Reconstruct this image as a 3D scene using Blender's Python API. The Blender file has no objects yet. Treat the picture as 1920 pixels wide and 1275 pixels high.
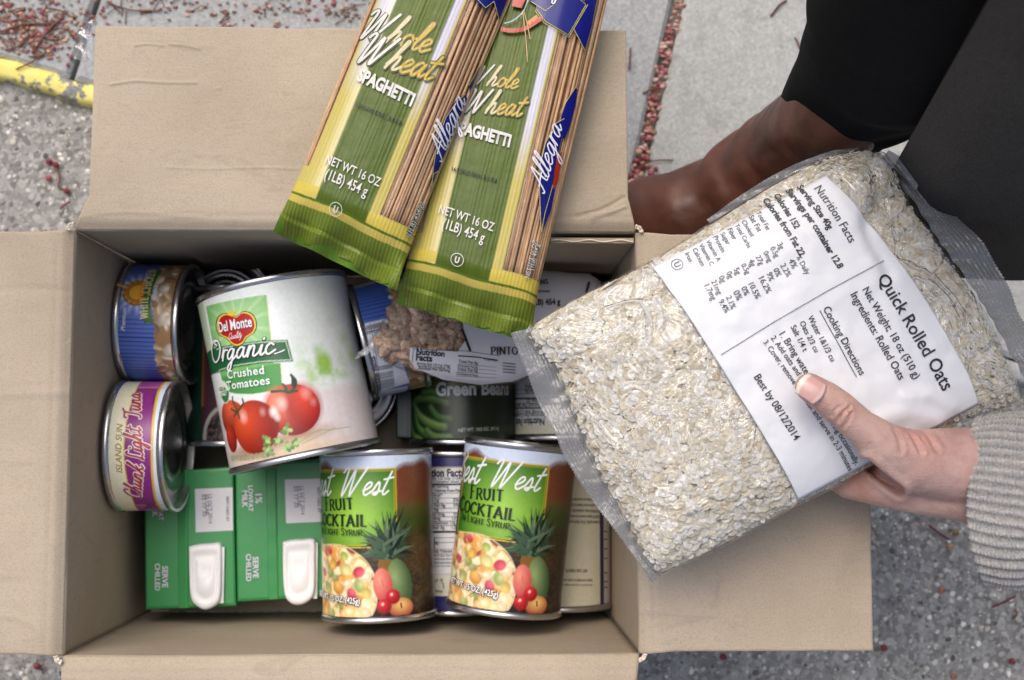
import bpy, bmesh, math, random
import numpy as np
from mathutils import Matrix, Vector
from mathutils.geometry import tessellate_polygon

# ------------------------------------------------------------------ camera
sc = bpy.context.scene
COL = sc.collection
CAMH = 0.97                      # lens height above the road
FPX = 2436.0                     # focal length in photo pixels
_D = np.array([(897 - 960) / FPX, -(840 - 637.5) / FPX, -1.0]); _D /= np.linalg.norm(_D)
_Z = -_D
_X = np.array([1.0, 0, 0]); _X -= _Z * (_X @ _Z); _X /= np.linalg.norm(_X)
_Y = np.cross(_Z, _X)
R = np.array([_X, _Y, _Z])       # rows: world axes seen from the camera
CAM = np.array([0, 0, CAMH])


def ray(px, py):
    r = R @ np.array([(px - 960) / FPX, -(py - 637.5) / FPX, -1.0])
    return r / np.linalg.norm(r)


def P(px, py, z):
    """point of the place at height z that the photo shows at (px, py)"""
    r = ray(px, py)
    return CAM + r * ((z - CAMH) / r[2])


cam = bpy.data.cameras.new('camera')
cam.lens = 36 * FPX / 1920
cam.sensor_width = 36
cam.clip_start = 0.02
cam.clip_end = 200
cam.dof.use_dof = True
cam.dof.focus_distance = 0.73
cam.dof.aperture_fstop = 8.5
camo = bpy.data.objects.new('camera', cam)
COL.objects.link(camo)
camo.matrix_world = Matrix([[R[i][0], R[i][1], R[i][2], CAM[i]] for i in range(3)] + [[0, 0, 0, 1]])
sc.camera = camo

# ------------------------------------------------------------------ sky and sun (overcast)
SUN_EL, SUN_AZ = math.radians(60), math.radians(-25)   # azimuth from +Y towards +X
w = bpy.data.worlds.new('World')
sc.world = w
w.use_nodes = True
nt = w.node_tree
nt.nodes.clear()
sky = nt.nodes.new('ShaderNodeTexSky')
sky.sky_type = 'NISHITA'
sky.sun_disc = False
sky.sun_elevation = SUN_EL
sky.sun_rotation = SUN_AZ
sky.air_density = 1.0
sky.dust_density = 6.0
sky.ozone_density = 0.6
bg = nt.nodes.new('ShaderNodeBackground')
bg.inputs[1].default_value = 0.148
out = nt.nodes.new('ShaderNodeOutputWorld')
nt.links.new(sky.outputs[0], bg.inputs[0])
nt.links.new(bg.outputs[0], out.inputs[0])
sun = bpy.data.lights.new('sun', 'SUN')
sun.energy = 1.25
sun.angle = math.radians(55)
sun.color = (1.0, 0.985, 0.96)
suno = bpy.data.objects.new('sun', sun)
COL.objects.link(suno)
sd = Vector((math.sin(SUN_AZ) * math.cos(SUN_EL), math.cos(SUN_AZ) * math.cos(SUN_EL), math.sin(SUN_EL)))
suno.rotation_euler = sd.to_track_quat('Z', 'Y').to_euler()
suno.location = (0, 0, 5)
sc.view_settings.view_transform = 'Standard'
sc.view_settings.look = 'None'
sc.view_settings.gamma = 1
sc.view_settings.exposure = 0.0
sc.render.engine = 'CYCLES'
try:
    sc.cycles.transparent_max_bounces = 10
    sc.cycles.max_bounces = 6
    sc.cycles.caustics_reflective = False
    sc.cycles.caustics_refractive = False
except Exception:
    pass

rnd = random.Random(7)
rng = np.random.default_rng(11)


# ------------------------------------------------------------------ materials
def lin(c):
    c = np.asarray(c, float) / 255.0
    return tuple(np.where(c <= 0.04045, c / 12.92, ((c + 0.055) / 1.055) ** 2.4)) + (1.0,)


def thin_fresnel(s, bp, scale, base):
    """reflectance of a thin film, the same from both sides"""
    lw = s.n('LayerWeight'); lw.inputs[0].default_value = .5
    s.t.links.new(bp, lw.inputs['Normal'])
    pw = s.n('Math', operation='POWER'); pw.inputs[1].default_value = 4.0
    s.t.links.new(lw.outputs['Facing'], pw.inputs[0])
    ma = s.n('Math', operation='MULTIPLY_ADD', use_clamp=True)
    ma.inputs[1].default_value = scale; ma.inputs[2].default_value = base
    s.t.links.new(pw.outputs[0], ma.inputs[0])
    return ma.outputs[0]


class NT:
    """small node-tree writer"""
    def __init__(s, name):
        s.m = bpy.data.materials.new(name)
        s.m.use_nodes = True
        s.t = s.m.node_tree
        s.t.nodes.clear()
        s.out = s.n('OutputMaterial')
        s.b = s.n('BsdfPrincipled')
        s.l(s.b, 0, s.out, 0)

    def n(s, kind, **kw):
        n = s.t.nodes.new('ShaderNode' + kind)
        for k, v in kw.items():
            setattr(n, k, v)
        return n

    def l(s, a, i, b, j):
        s.t.links.new(a.outputs[i], b.inputs[j])

    def noise(s, scale, detail=3, rough=0.5, coord='Object', vec=None, dist=0):
        t = s.n('TexNoise')
        t.inputs['Scale'].default_value = scale
        t.inputs['Detail'].default_value = detail
        t.inputs['Roughness'].default_value = rough
        t.inputs['Distortion'].default_value = dist
        if vec is None:
            vec = s.coord(coord)
        s.t.links.new(vec, t.inputs['Vector'])
        return t

    def coord(s, coord='Object', scale=None):
        tc = s.n('TexCoord')
        o = tc.outputs[coord]
        if scale:
            mp = s.n('Mapping')
            mp.inputs['Scale'].default_value = scale
            s.t.links.new(o, mp.inputs[0])
            o = mp.outputs[0]
        return o

    def ramp(s, src, stops, interp='LINEAR'):
        r = s.n('ValToRGB')
        r.color_ramp.interpolation = interp
        e = r.color_ramp.elements
        while len(e) > 1:
            e.remove(e[-1])
        e[0].position, e[0].color = stops[0]
        for p, c in stops[1:]:
            q = e.new(p)
            q.color = c
        s.t.links.new(src, r.inputs[0])
        return r

    def mix(s, fac, a, b, mode='MIX'):
        m = s.n('Mix', data_type='RGBA', blend_type=mode)
        for sock, val in ((m.inputs[0], fac), (m.inputs[6], a), (m.inputs[7], b)):
            if isinstance(val, bpy.types.NodeSocket):
                s.t.links.new(val, sock)
            else:
                sock.default_value = val
        return m.outputs[2]

    def bump(s, src, strength, dist, prev=None):
        b = s.n('Bump')
        b.inputs['Strength'].default_value = strength
        b.inputs['Distance'].default_value = dist
        s.t.links.new(src, b.inputs['Height'])
        if prev is not None:
            s.t.links.new(prev, b.inputs['Normal'])
        return b.outputs[0]

    def set(s, **kw):
        names = dict(color='Base Color', rough='Roughness', metal='Metallic', normal='Normal', alpha='Alpha',
                     spec='Specular IOR Level', trans='Transmission Weight', coat='Coat Weight', sss='Subsurface Weight')
        for k, v in kw.items():
            sock = s.b.inputs[names[k]]
            if isinstance(v, bpy.types.NodeSocket):
                s.t.links.new(v, sock)
            else:
                sock.default_value = v
        return s


def g(v):
    return (v, v, v, 1)


def flat(name, rgb, rough=0.5, metal=0.0, spec=0.5, var=0.06, scale=400):
    """plain colour with a little grain"""
    s = NT(name)
    c = lin(rgb)
    n = s.noise(scale, 3)
    lo = tuple(x * (1 - var) for x in c[:3]) + (1,)
    hi = tuple(min(1, x * (1 + var)) for x in c[:3]) + (1,)
    r = s.ramp(n.outputs[0], [(0.3, lo), (0.7, hi)])
    s.set(color=r.outputs[0], rough=rough, metal=metal, spec=spec)
    return s.m


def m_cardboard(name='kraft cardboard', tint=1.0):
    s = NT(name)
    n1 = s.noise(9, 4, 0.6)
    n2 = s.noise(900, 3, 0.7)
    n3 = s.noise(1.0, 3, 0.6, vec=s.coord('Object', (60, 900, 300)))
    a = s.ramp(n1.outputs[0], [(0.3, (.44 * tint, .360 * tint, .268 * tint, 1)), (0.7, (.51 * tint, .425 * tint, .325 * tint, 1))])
    f = s.ramp(n2.outputs[0], [(0.25, g(0.80)), (0.5, g(1.0)), (0.8, g(1.10))])
    c = s.mix(1.0, a.outputs[0], f.outputs[0], 'MULTIPLY')
    f3 = s.ramp(n3.outputs[0], [(0.3, g(0.975)), (0.7, g(1.015))])
    c = s.mix(1.0, c, f3.outputs[0], 'MULTIPLY')
    v = s.n('TexVoronoi')
    v.inputs['Scale'].default_value = 130
    s.t.links.new(s.coord('Object'), v.inputs['Vector'])
    sp = s.ramp(v.outputs['Distance'], [(0.0, g(1)), (0.035, g(1)), (0.06, g(0))])
    n4 = s.noise(60, 2)
    sel = s.ramp(n4.outputs[0], [(0.60, g(0)), (0.64, g(0.55))])
    k = s.mix(1.0, sp.outputs[0], sel.outputs[0], 'MULTIPLY')
    c = s.mix(k, c, (.16, .11, .07, 1))
    n6 = s.noise(1.0, 5, .65, vec=s.coord('Object', (14, 60, 30)), dist=.6)
    sc_ = s.ramp(n6.outputs[0], [(.60, g(0)), (.66, g(.5)), (.72, g(0))])
    c = s.mix(sc_.outputs[0], c, tuple(x * .86 for x in (.44 * tint, .36 * tint, .268 * tint)) + (1,))
    n7 = s.noise(5, 3, .5)
    st_ = s.ramp(n7.outputs[0], [(.35, g(.93)), (.62, g(1.04))])
    c = s.mix(1.0, c, st_.outputs[0], 'MULTIPLY')
    bp = s.bump(n2.outputs[0], 0.25, 0.0004)
    bp = s.bump(n1.outputs[0], 0.3, 0.004, bp)
    bp = s.bump(n6.outputs[0], 0.35, 0.0015, bp)
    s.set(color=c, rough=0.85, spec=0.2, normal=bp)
    return s.m


def m_print(name, rough=0.3, spec=0.5, coat=0.0, gain=1.0):
    """printed paper: colour comes from the flat print stored on the label's own mesh"""
    s = NT(name)
    at = s.n('Attribute', attribute_name='print')
    n = s.noise(350, 2)
    f = s.ramp(n.outputs[0], [(0.3, g(0.95 * gain)), (0.7, g(1.03 * gain))])
    c = s.mix(1.0, at.outputs[0], f.outputs[0], 'MULTIPLY')
    n2 = s.noise(40, 3)
    s.set(color=c, rough=rough, spec=spec, coat=coat, normal=s.bump(n2.outputs[0], 0.12, 0.001))
    return s.m


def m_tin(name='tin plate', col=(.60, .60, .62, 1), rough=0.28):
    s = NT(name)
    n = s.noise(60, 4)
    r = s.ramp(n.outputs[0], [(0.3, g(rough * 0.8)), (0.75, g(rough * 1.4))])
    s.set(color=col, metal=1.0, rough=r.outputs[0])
    return s.m


def m_film(name, tint=(1, 1, 1, 1), gloss=0.10, scale=60, dust=0.0, haze=0.0, bumpd=0.004, bs=0.5, fres=1.0, crease=0.0, cscale=22):
    """thin clear plastic film: see-through with a fresnel gloss"""
    s = NT(name)
    t = s.n('BsdfTransparent')
    t.inputs[0].default_value = tint
    gl = s.n('BsdfGlossy')
    gl.inputs['Roughness'].default_value = 0.12
    n = s.noise(scale, 4, 0.6, dist=0.8)
    bp = s.bump(n.outputs[0], bs, bumpd)
    cf = None
    if crease:
        cn = s.noise(cscale, 3, .55, dist=1.6)
        cr_ = s.ramp(cn.outputs[0], [(.465, g(0)), (.495, g(1)), (.505, g(1)), (.53, g(0))])
        cn2 = s.noise(cscale * .8, 2, .5)
        cm = s.ramp(cn2.outputs[0], [(.46, g(0)), (.60, g(1))])
        cf = s.mix(1.0, cr_.outputs[0], cm.outputs[0], 'MULTIPLY')
        bp = s.bump(cf, 1.0, .0016, bp)
    s.t.links.new(bp, gl.inputs['Normal'])
    mx = s.n('MixShader')
    s.t.links.new(thin_fresnel(s, bp, fres, .03 + gloss * 0.3), mx.inputs[0])
    s.l(t, 0, mx, 1)
    s.l(gl, 0, mx, 2)
    last = mx
    if cf is not None:
        dc = s.n('BsdfDiffuse'); dc.inputs[0].default_value = (.85, .85, .87, 1)  # white diffuse along the crease lines, painting in their glints
        m3 = s.n('MixShader')
        s.t.links.new(s.mix(1.0, cf, g(crease), 'MULTIPLY'), m3.inputs[0])
        s.l(last, 0, m3, 1); s.l(dc, 0, m3, 2)
        last = m3
    if haze or dust:
        d = s.n('BsdfDiffuse')
        d.inputs[0].default_value = (.8, .8, .8, 1)
        m2 = s.n('MixShader')
        nn = s.noise(1400, 2, 0.6)
        r = s.ramp(nn.outputs[0], [(0.52, g(haze)), (0.66, g(min(1, haze + dust)))])
        n5 = s.noise(55, 3)
        r5 = s.ramp(n5.outputs[0], [(0.35, g(0.35)), (0.65, g(1))])
        f = s.mix(1.0, r.outputs[0], r5.outputs[0], 'MULTIPLY')
        s.t.links.new(f, m2.inputs[0])
        s.l(last, 0, m2, 1)
        s.l(d, 0, m2, 2)
        last = m2
    s.l(last, 0, s.out, 0)
    return s.m


# ------------------------------------------------------------------ mesh writer
class MB:
    def __init__(s):
        s.v, s.f, s.m, s.c, s.n = [], [], [], [], 0

    def add(s, verts, faces, mat=0, col=None):
        verts = np.asarray(verts, float).reshape(-1, 3)
        s.v.append(verts)
        k = s.n
        for f in faces:
            s.f.append([i + k for i in f])
        if np.isscalar(mat):
            s.m += [mat] * len(faces)
        else:
            s.m += list(mat)
        if col is not None:
            col = np.asarray(col, float)
            if col.ndim == 1:
                col = np.tile(col[:3], (len(verts), 1))
            s.c.append(col[:, :3])
        else:
            s.c.append(np.ones((len(verts), 3)) * .5)
        s.n += len(verts)
        return s

    def box(s, lo, hi, mat=0):
        x0, y0, z0 = lo
        x1, y1, z1 = hi
        v = [(x0, y0, z0), (x1, y0, z0), (x1, y1, z0), (x0, y1, z0), (x0, y0, z1), (x1, y0, z1), (x1, y1, z1), (x0, y1, z1)]
        return s.add(v, [(0, 3, 2, 1), (4, 5, 6, 7), (0, 1, 5, 4), (1, 2, 6, 5), (2, 3, 7, 6), (3, 0, 4, 7)], mat)

    def grid(s, pts, mat=0, col=None, closed=False):
        """pts: (nu, nv, 3)"""
        nu, nv = pts.shape[:2]
        F = []
        I = np.arange(nu * nv).reshape(nu, nv)
        if closed:
            I = np.vstack([I, I[:1]])
        a = I[:-1, :-1].ravel(); b = I[1:, :-1].ravel(); c = I[1:, 1:].ravel(); d = I[:-1, 1:].ravel()
        F = np.stack([a, b, c, d], 1).tolist()
        return s.add(pts.reshape(-1, 3), F, mat, None if col is None else col.reshape(-1, 3))

    def tube(s, path, radii, mat=0, seg=8, col=None, cap=True):
        path = np.asarray(path, float)
        n = len(path)
        radii = np.broadcast_to(radii, (n,))
        tg = np.gradient(path, axis=0)
        tg /= np.linalg.norm(tg, axis=1)[:, None] + 1e-12
        up = np.array([0, 0, 1.0])
        if abs(tg[0] @ up) > .9:
            up = np.array([1.0, 0, 0])
        rings = []
        for i in range(n):
            a = np.cross(tg[i], up); a /= np.linalg.norm(a) + 1e-12
            b = np.cross(a, tg[i])
            th = np.arange(seg) * 2 * math.pi / seg
            rings.append(path[i] + radii[i] * (np.cos(th)[:, None] * a + np.sin(th)[:, None] * b))
        v = np.concatenate(rings)
        F = []
        for i in range(n - 1):
            for j in range(seg):
                k = (j + 1) % seg
                F.append((i * seg + j, i * seg + k, (i + 1) * seg + k, (i + 1) * seg + j))
        if cap:
            F.append(tuple(range(seg))[::-1])
            F.append(tuple((n - 1) * seg + j for j in range(seg)))
        return s.add(v, F, mat, col)

    def build(s, name, mats, parent=None, smooth=True, origin=(0, 0, 0), kind=None, label=None, recalc=False):
        me = bpy.data.meshes.new(name)
        V = np.concatenate(s.v) - np.asarray(origin, float)
        me.from_pydata(V.tolist(), [], s.f)
        if not isinstance(mats, (list, tuple)):
            mats = [mats]
        for m in mats:
            me.materials.append(m)
        me.polygons.foreach_set('material_index', s.m)
        if smooth:
            me.polygons.foreach_set('use_smooth', [True] * len(s.f))
        C = np.concatenate(s.c)
        a = me.color_attributes.new('print', 'FLOAT_COLOR', 'POINT')
        a.data.foreach_set('color', np.hstack([C, np.ones((len(C), 1))]).ravel())
        if recalc:
            bm = bmesh.new(); bm.from_mesh(me)
            bmesh.ops.recalc_face_normals(bm, faces=bm.faces)
            bm.to_mesh(me); bm.free()
        me.update()
        o = bpy.data.objects.new(name, me)
        COL.objects.link(o)
        if parent is not None:
            o.parent = parent
        if kind:
            o['kind'] = kind
        if label:
            o['label'] = label
        return o


def tag(o, label, cat, group=None, kind=None):
    o['label'] = label
    o['category'] = cat
    if group:
        o['group'] = group
    if kind:
        o['kind'] = kind
    return o


def thing(name, label, cat, loc=(0, 0, 0), mat=None, group=None):
    o = bpy.data.objects.new(name, None)
    COL.objects.link(o)
    o.empty_display_size = 0.02
    if mat is not None:
        o.matrix_world = mat
    else:
        o.location = loc
    return tag(o, label, cat, group)


def struct(mb, name, mats, parent=None, **kw):
    o = mb.build(name, mats, parent, **kw)
    if parent is None:
        o['kind'] = 'structure'
    return o


def solidify(o, t, off=-1):
    m = o.modifiers.new('thickness', 'SOLIDIFY')
    m.thickness = t
    m.offset = off
    return o


# ------------------------------------------------------------------ painting of flat print on label grids
def h2(a, b, seed=0):
    """cheap smooth value noise at coordinates a, b"""
    ia, ib = np.floor(a).astype(int), np.floor(b).astype(int)
    fa, fb = a - ia, b - ib
    fa = fa * fa * (3 - 2 * fa); fb = fb * fb * (3 - 2 * fb)

    def hh(i, j):
        n = np.sin(i * 127.1 + j * 311.7 + seed * 74.7) * 43758.5453
        return n - np.floor(n)
    return (hh(ia, ib) * (1 - fa) + hh(ia + 1, ib) * fa) * (1 - fb) + (hh(ia, ib + 1) * (1 - fa) + hh(ia + 1, ib + 1) * fa) * fb


def fbm(a, b, seed=0, oct=4):
    s, w_, t = 0, 0.5, 0
    for k in range(oct):
        s = s + w_ * h2(a * 2 ** k, b * 2 ** k, seed + k)
        t += w_
        w_ *= 0.5
    return s / t


def sd_poly(u, v, pts):
    pts = np.asarray(pts, float)
    d = np.full(u.shape, 1e18)
    sgn = np.ones(u.shape)
    n = len(pts)
    for i in range(n):
        vi, vj = pts[i], pts[i - 1]
        ex, ey = vj - vi
        wx, wy = u - vi[0], v - vi[1]
        t = np.clip((wx * ex + wy * ey) / (ex * ex + ey * ey + 1e-18), 0, 1)
        d = np.minimum(d, (wx - ex * t) ** 2 + (wy - ey * t) ** 2)
        c1 = v >= vi[1]; c2 = v < vj[1]; c3 = ex * wy > ey * wx
        flip = (c1 & c2 & c3) | (~c1 & ~c2 & ~c3)
        sgn = np.where(flip, -sgn, sgn)
    return sgn * np.sqrt(d)


def sd_line(u, v, pts):
    pts = np.asarray(pts, float)
    d = np.full(u.shape, 1e18)
    for i in range(len(pts) - 1):
        a, b = pts[i], pts[i + 1]
        e = b - a
        t = np.clip(((u - a[0]) * e[0] + (v - a[1]) * e[1]) / (e @ e + 1e-18), 0, 1)
        d = np.minimum(d, (u - a[0] - e[0] * t) ** 2 + (v - a[1] - e[1] * t) ** 2)
    return np.sqrt(d)


class Paint:
    """flat print on a grid of label coordinates (u, v in metres)"""
    def __init__(s, u, v, base):
        s.u, s.v = u, v
        s.c = np.ones(u.shape + (3,)) * np.array(lin(base)[:3])

    def near(s, lo, hi, m):
        """index window of the label grid around a small shape"""
        iu = np.where((s.u[:, 0] >= lo[0] - m) & (s.u[:, 0] <= hi[0] + m))[0]
        iv = np.where((s.v[0] >= lo[1] - m) & (s.v[0] <= hi[1] + m))[0]
        if len(iu) == 0 or len(iv) == 0:
            return None
        return slice(iu[0], iu[-1] + 1), slice(iv[0], iv[-1] + 1)

    def layw(s, w, a, col):
        a = np.clip(a, 0, 1)[..., None]
        col = np.asarray(col, float)
        if col.ndim == 1:
            col = np.array(lin(col)[:3])
        s.c[w] = s.c[w] * (1 - a) + col * a
        return s

    def lay(s, a, col):
        a = np.clip(a, 0, 1)[..., None]
        col = np.asarray(col, float)
        if col.ndim == 1:
            col = np.array(lin(col)[:3])
        s.c = s.c * (1 - a) + col * a
        return s

    def poly(s, pts, col, soft=.0004, a=1.0):
        q = np.asarray(pts, float)
        w = s.near(q.min(0), q.max(0), soft)
        return s if w is None else s.layw(w, a * (0.5 - sd_poly(s.u[w], s.v[w], pts) / soft), col)

    def line(s, pts, w_, col, soft=.0004, a=1.0):
        q = np.asarray(pts, float)
        w = s.near(q.min(0), q.max(0), w_ + soft)
        return s if w is None else s.layw(w, a * (0.5 - (sd_line(s.u[w], s.v[w], pts) - w_ / 2) / soft), col)

    def ell(s, c, rx, ry, col, rot=0, soft=.0005, a=1.0):
        m = max(rx, ry) * (1 + soft / min(rx, ry))
        w = s.near(c, c, m)
        if w is None:
            return s
        du, dv = s.u[w] - c[0], s.v[w] - c[1]
        cr, sr = math.cos(rot), math.sin(rot)
        x, y = (du * cr + dv * sr) / rx, (-du * sr + dv * cr) / ry
        k = np.sqrt(x * x + y * y)
        return s.layw(w, a * (0.5 - (k - 1) * min(rx, ry) / soft), col)

    def ball(s, c, rx, ry, lo, hi, rot=0, lit=(-.3, .4), soft=.0005):
        """photo of a round fruit: printed picture with its own tones"""
        m = max(rx, ry) * (1 + soft / min(rx, ry))
        w = s.near(c, c, m)
        if w is None:
            return s
        du, dv = s.u[w] - c[0], s.v[w] - c[1]
        cr, sr = math.cos(rot), math.sin(rot)
        x, y = (du * cr + dv * sr) / rx, (-du * sr + dv * cr) / ry
        k = np.sqrt(x * x + y * y)
        q = np.clip(1 - np.sqrt((x - lit[0]) ** 2 + (y - lit[1]) ** 2) / 1.4, 0, 1)[..., None] ** 1.3
        col = np.array(lin(lo)[:3]) * (1 - q) + np.array(lin(hi)[:3]) * q
        return s.layw(w, 0.5 - (k - 1) * min(rx, ry) / soft, col)


# ------------------------------------------------------------------ lettering (2D shapes)
_txt_cache = {}


def font2d(s, bold=0.0, shear=0.0, space=1.0):
    key = (s, bold, shear, space)
    if key in _txt_cache:
        return _txt_cache[key]
    cu = bpy.data.curves.new('t', 'FONT')
    cu.body = s
    cu.size = 1
    cu.offset = bold
    cu.shear = shear
    cu.space_character = space
    cu.resolution_u = 3
    cu.fill_mode = 'BOTH'
    o = bpy.data.objects.new('t', cu)
    COL.objects.link(o)
    dg = bpy.context.evaluated_depsgraph_get()
    me = bpy.data.meshes.new_from_object(o.evaluated_get(dg))
    V = np.array([v.co[:2] for v in me.vertices])
    F = [list(p.vertices) for p in me.polygons]
    bpy.data.meshes.remove(me)
    bpy.data.objects.remove(o)
    bpy.data.curves.remove(cu)
    _txt_cache[key] = (V, F)
    return V, F


def catmull(pts, n=6):
    p = np.asarray(pts, float)
    if len(p) < 3:
        return p
    p = np.vstack([2 * p[0] - p[1], p, 2 * p[-1] - p[-2]])
    o = []
    for i in range(1, len(p) - 2):
        for k in range(n):
            t = k / n
            o.append(.5 * (2 * p[i] + (p[i + 1] - p[i - 1]) * t + (2 * p[i - 1] - 5 * p[i] + 4 * p[i + 1] - p[i + 2]) * t * t
                           + (3 * p[i] - p[i - 1] - 3 * p[i + 1] + p[i + 2]) * t ** 3))
    o.append(p[-2])
    return np.array(o)


# script hand: x-height 1, ascender 2, each (advance, strokes)
SCRIPT = {
 'W': (2.05, [[(0, 1.75), (.2, 2.05), (.42, 2.0), (.33, 1.2), (.2, .15), (.28, .02), (.65, .9), (1.0, 1.95), (1.0, 1.2), (.92, .15), (1.0, .02), (1.45, 1.0), (1.95, 2.1)]]),
 'h': (.95, [[(0, .25), (.35, 1.1), (.62, 1.95), (.55, 2.12), (.42, 1.7), (.02, 0)], [(.1, .3), (.4, .88), (.58, .93), (.6, .6), (.5, .12), (.62, .0), (.95, .28)]]),
 'o': (.85, [[(.48, .95), (.2, .8), (.05, .35), (.2, .02), (.5, .1), (.7, .55), (.5, .95), (.62, .75), (.95, .8)]]),
 'l': (.5, [[(0, .3), (.35, 1.1), (.58, 1.95), (.48, 2.12), (.32, 1.6), (.08, .3), (.2, .0), (.5, .25)]]),
 'e': (.75, [[(0, .35), (.35, .5), (.58, .78), (.42, .98), (.15, .75), (.05, .3), (.25, 0), (.75, .32)]]),
 'a': (.9, [[(.62, .88), (.4, .98), (.1, .62), (.05, .2), (.22, .02), (.5, .4), (.68, .95), (.58, .3), (.68, .02), (.95, .3)]]),
 't': (.6, [[(.5, 1.75), (.3, 1.0), (.15, .25), (.28, 0), (.6, .28)], [(.02, 1.15), (.75, 1.3)]]),
 'T': (1.0, [[(0, 1.7), (.2, 1.95), (.7, 1.9), (1.25, 2.05)], [(.8, 1.9), (.55, .6), (.3, .05), (0, .1)]]),
 'A': (1.15, [[(-.1, .15), (.1, 0), (.45, .8), (.98, 2.05), (.95, 1.2), (.95, .2), (1.1, .05)], [(.15, .7), (1.15, .85)]]),
 'r': (.6, [[(0, .3), (.2, 1.0), (.22, .8), (.05, 0)], [(.14, .5), (.35, .92), (.62, .9)]]),
 'g': (.9, [[(.62, .88), (.4, .98), (.1, .62), (.05, .2), (.22, .05), (.5, .4), (.68, .95), (.5, 0), (.25, -.85), (0, -.9), (.1, -.5), (.9, .3)]]),
 'n': (.95, [[(0, .3), (.2, .98), (.2, .7), (.05, 0)], [(.14, .5), (.42, .95), (.58, .85), (.5, .15), (.62, 0), (.95, .3)]]),
 'i': (.45, [[(0, .3), (.22, .95), (.1, .2), (.2, 0), (.5, .28)], [(.32, 1.4), (.36, 1.5)]]),
 'c': (.75, [[(.6, .8), (.42, .98), (.15, .75), (.05, .3), (.25, 0), (.75, .32)]]),
 's': (.7, [[(0, .3), (.35, .98), (.48, .5), (.35, .02), (.08, .12), (.7, .3)]]),
 'u': (.95, [[(0, .3), (.22, .95), (.08, .25), (.2, 0), (.5, .4), (.7, .95), (.58, .3), (.68, .02), (.95, .3)]]),
 'k': (.9, [[(0, .25), (.35, 1.1), (.62, 1.95), (.5, 2.1), (.42, 1.7), (.02, 0)], [(.62, .95), (.2, .45), (.4, .4), (.6, .02), (.9, .28)]]),
 'O': (1.5, [[(1.0, 1.9), (.55, 2.0), (.12, 1.4), (.1, .5), (.5, 0), (1.05, .3), (1.3, 1.2), (1.0, 1.95), (.6, 1.75), (.9, 1.5)]]),
 'C': (1.15, [[(1.05, 1.6), (.95, 2.0), (.5, 1.9), (.1, 1.1), (.15, .3), (.55, 0), (1.1, .35)]]),
 'L': (1.05, [[(.95, 1.8), (.75, 2.05), (.5, 1.7), (.3, .5), (.02, .05), (.4, .15), (.75, 0), (1.1, .25)]]),
 'B': (1.2, [[(.4, 1.9), (.1, 0)], [(.1, 1.7), (.6, 2.05), (1.0, 1.7), (.5, 1.1), (1.0, .8), (.8, .1), (.05, .05)]]),
 'Q': (1.4, [[(1.0, 1.9), (.55, 2.0), (.12, 1.4), (.1, .5), (.5, 0), (1.05, .3), (1.2, 1.2), (1.0, 1.95)], [(.6, .5), (1.4, -.1)]]),
 'y': (.9, [[(0, .5), (.15, .95), (.1, .3), (.3, .05), (.65, .95), (.4, -.3), (.0, -.9)]]),
 'P': (1.1, [[(.4, 1.9), (.1, 0)], [(.1, 1.6), (.7, 2.05), (1.0, 1.6), (.3, 1.0)]]),
 'm': (1.4, [[(0, .3), (.2, .98), (.05, 0)], [(.14, .5), (.42, .95), (.5, .85), (.42, 0)], [(.5, .5), (.8, .95), (.95, .85), (.9, .15), (1.0, 0), (1.4, .3)]]),
 'F': (1.1, [[(.5, 1.9), (.1, 0)], [(.1, 1.9), (1.1, 1.95)], [(.3, 1.05), (.85, 1.1)]]),
 ' ': (.7, []),
}
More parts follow.
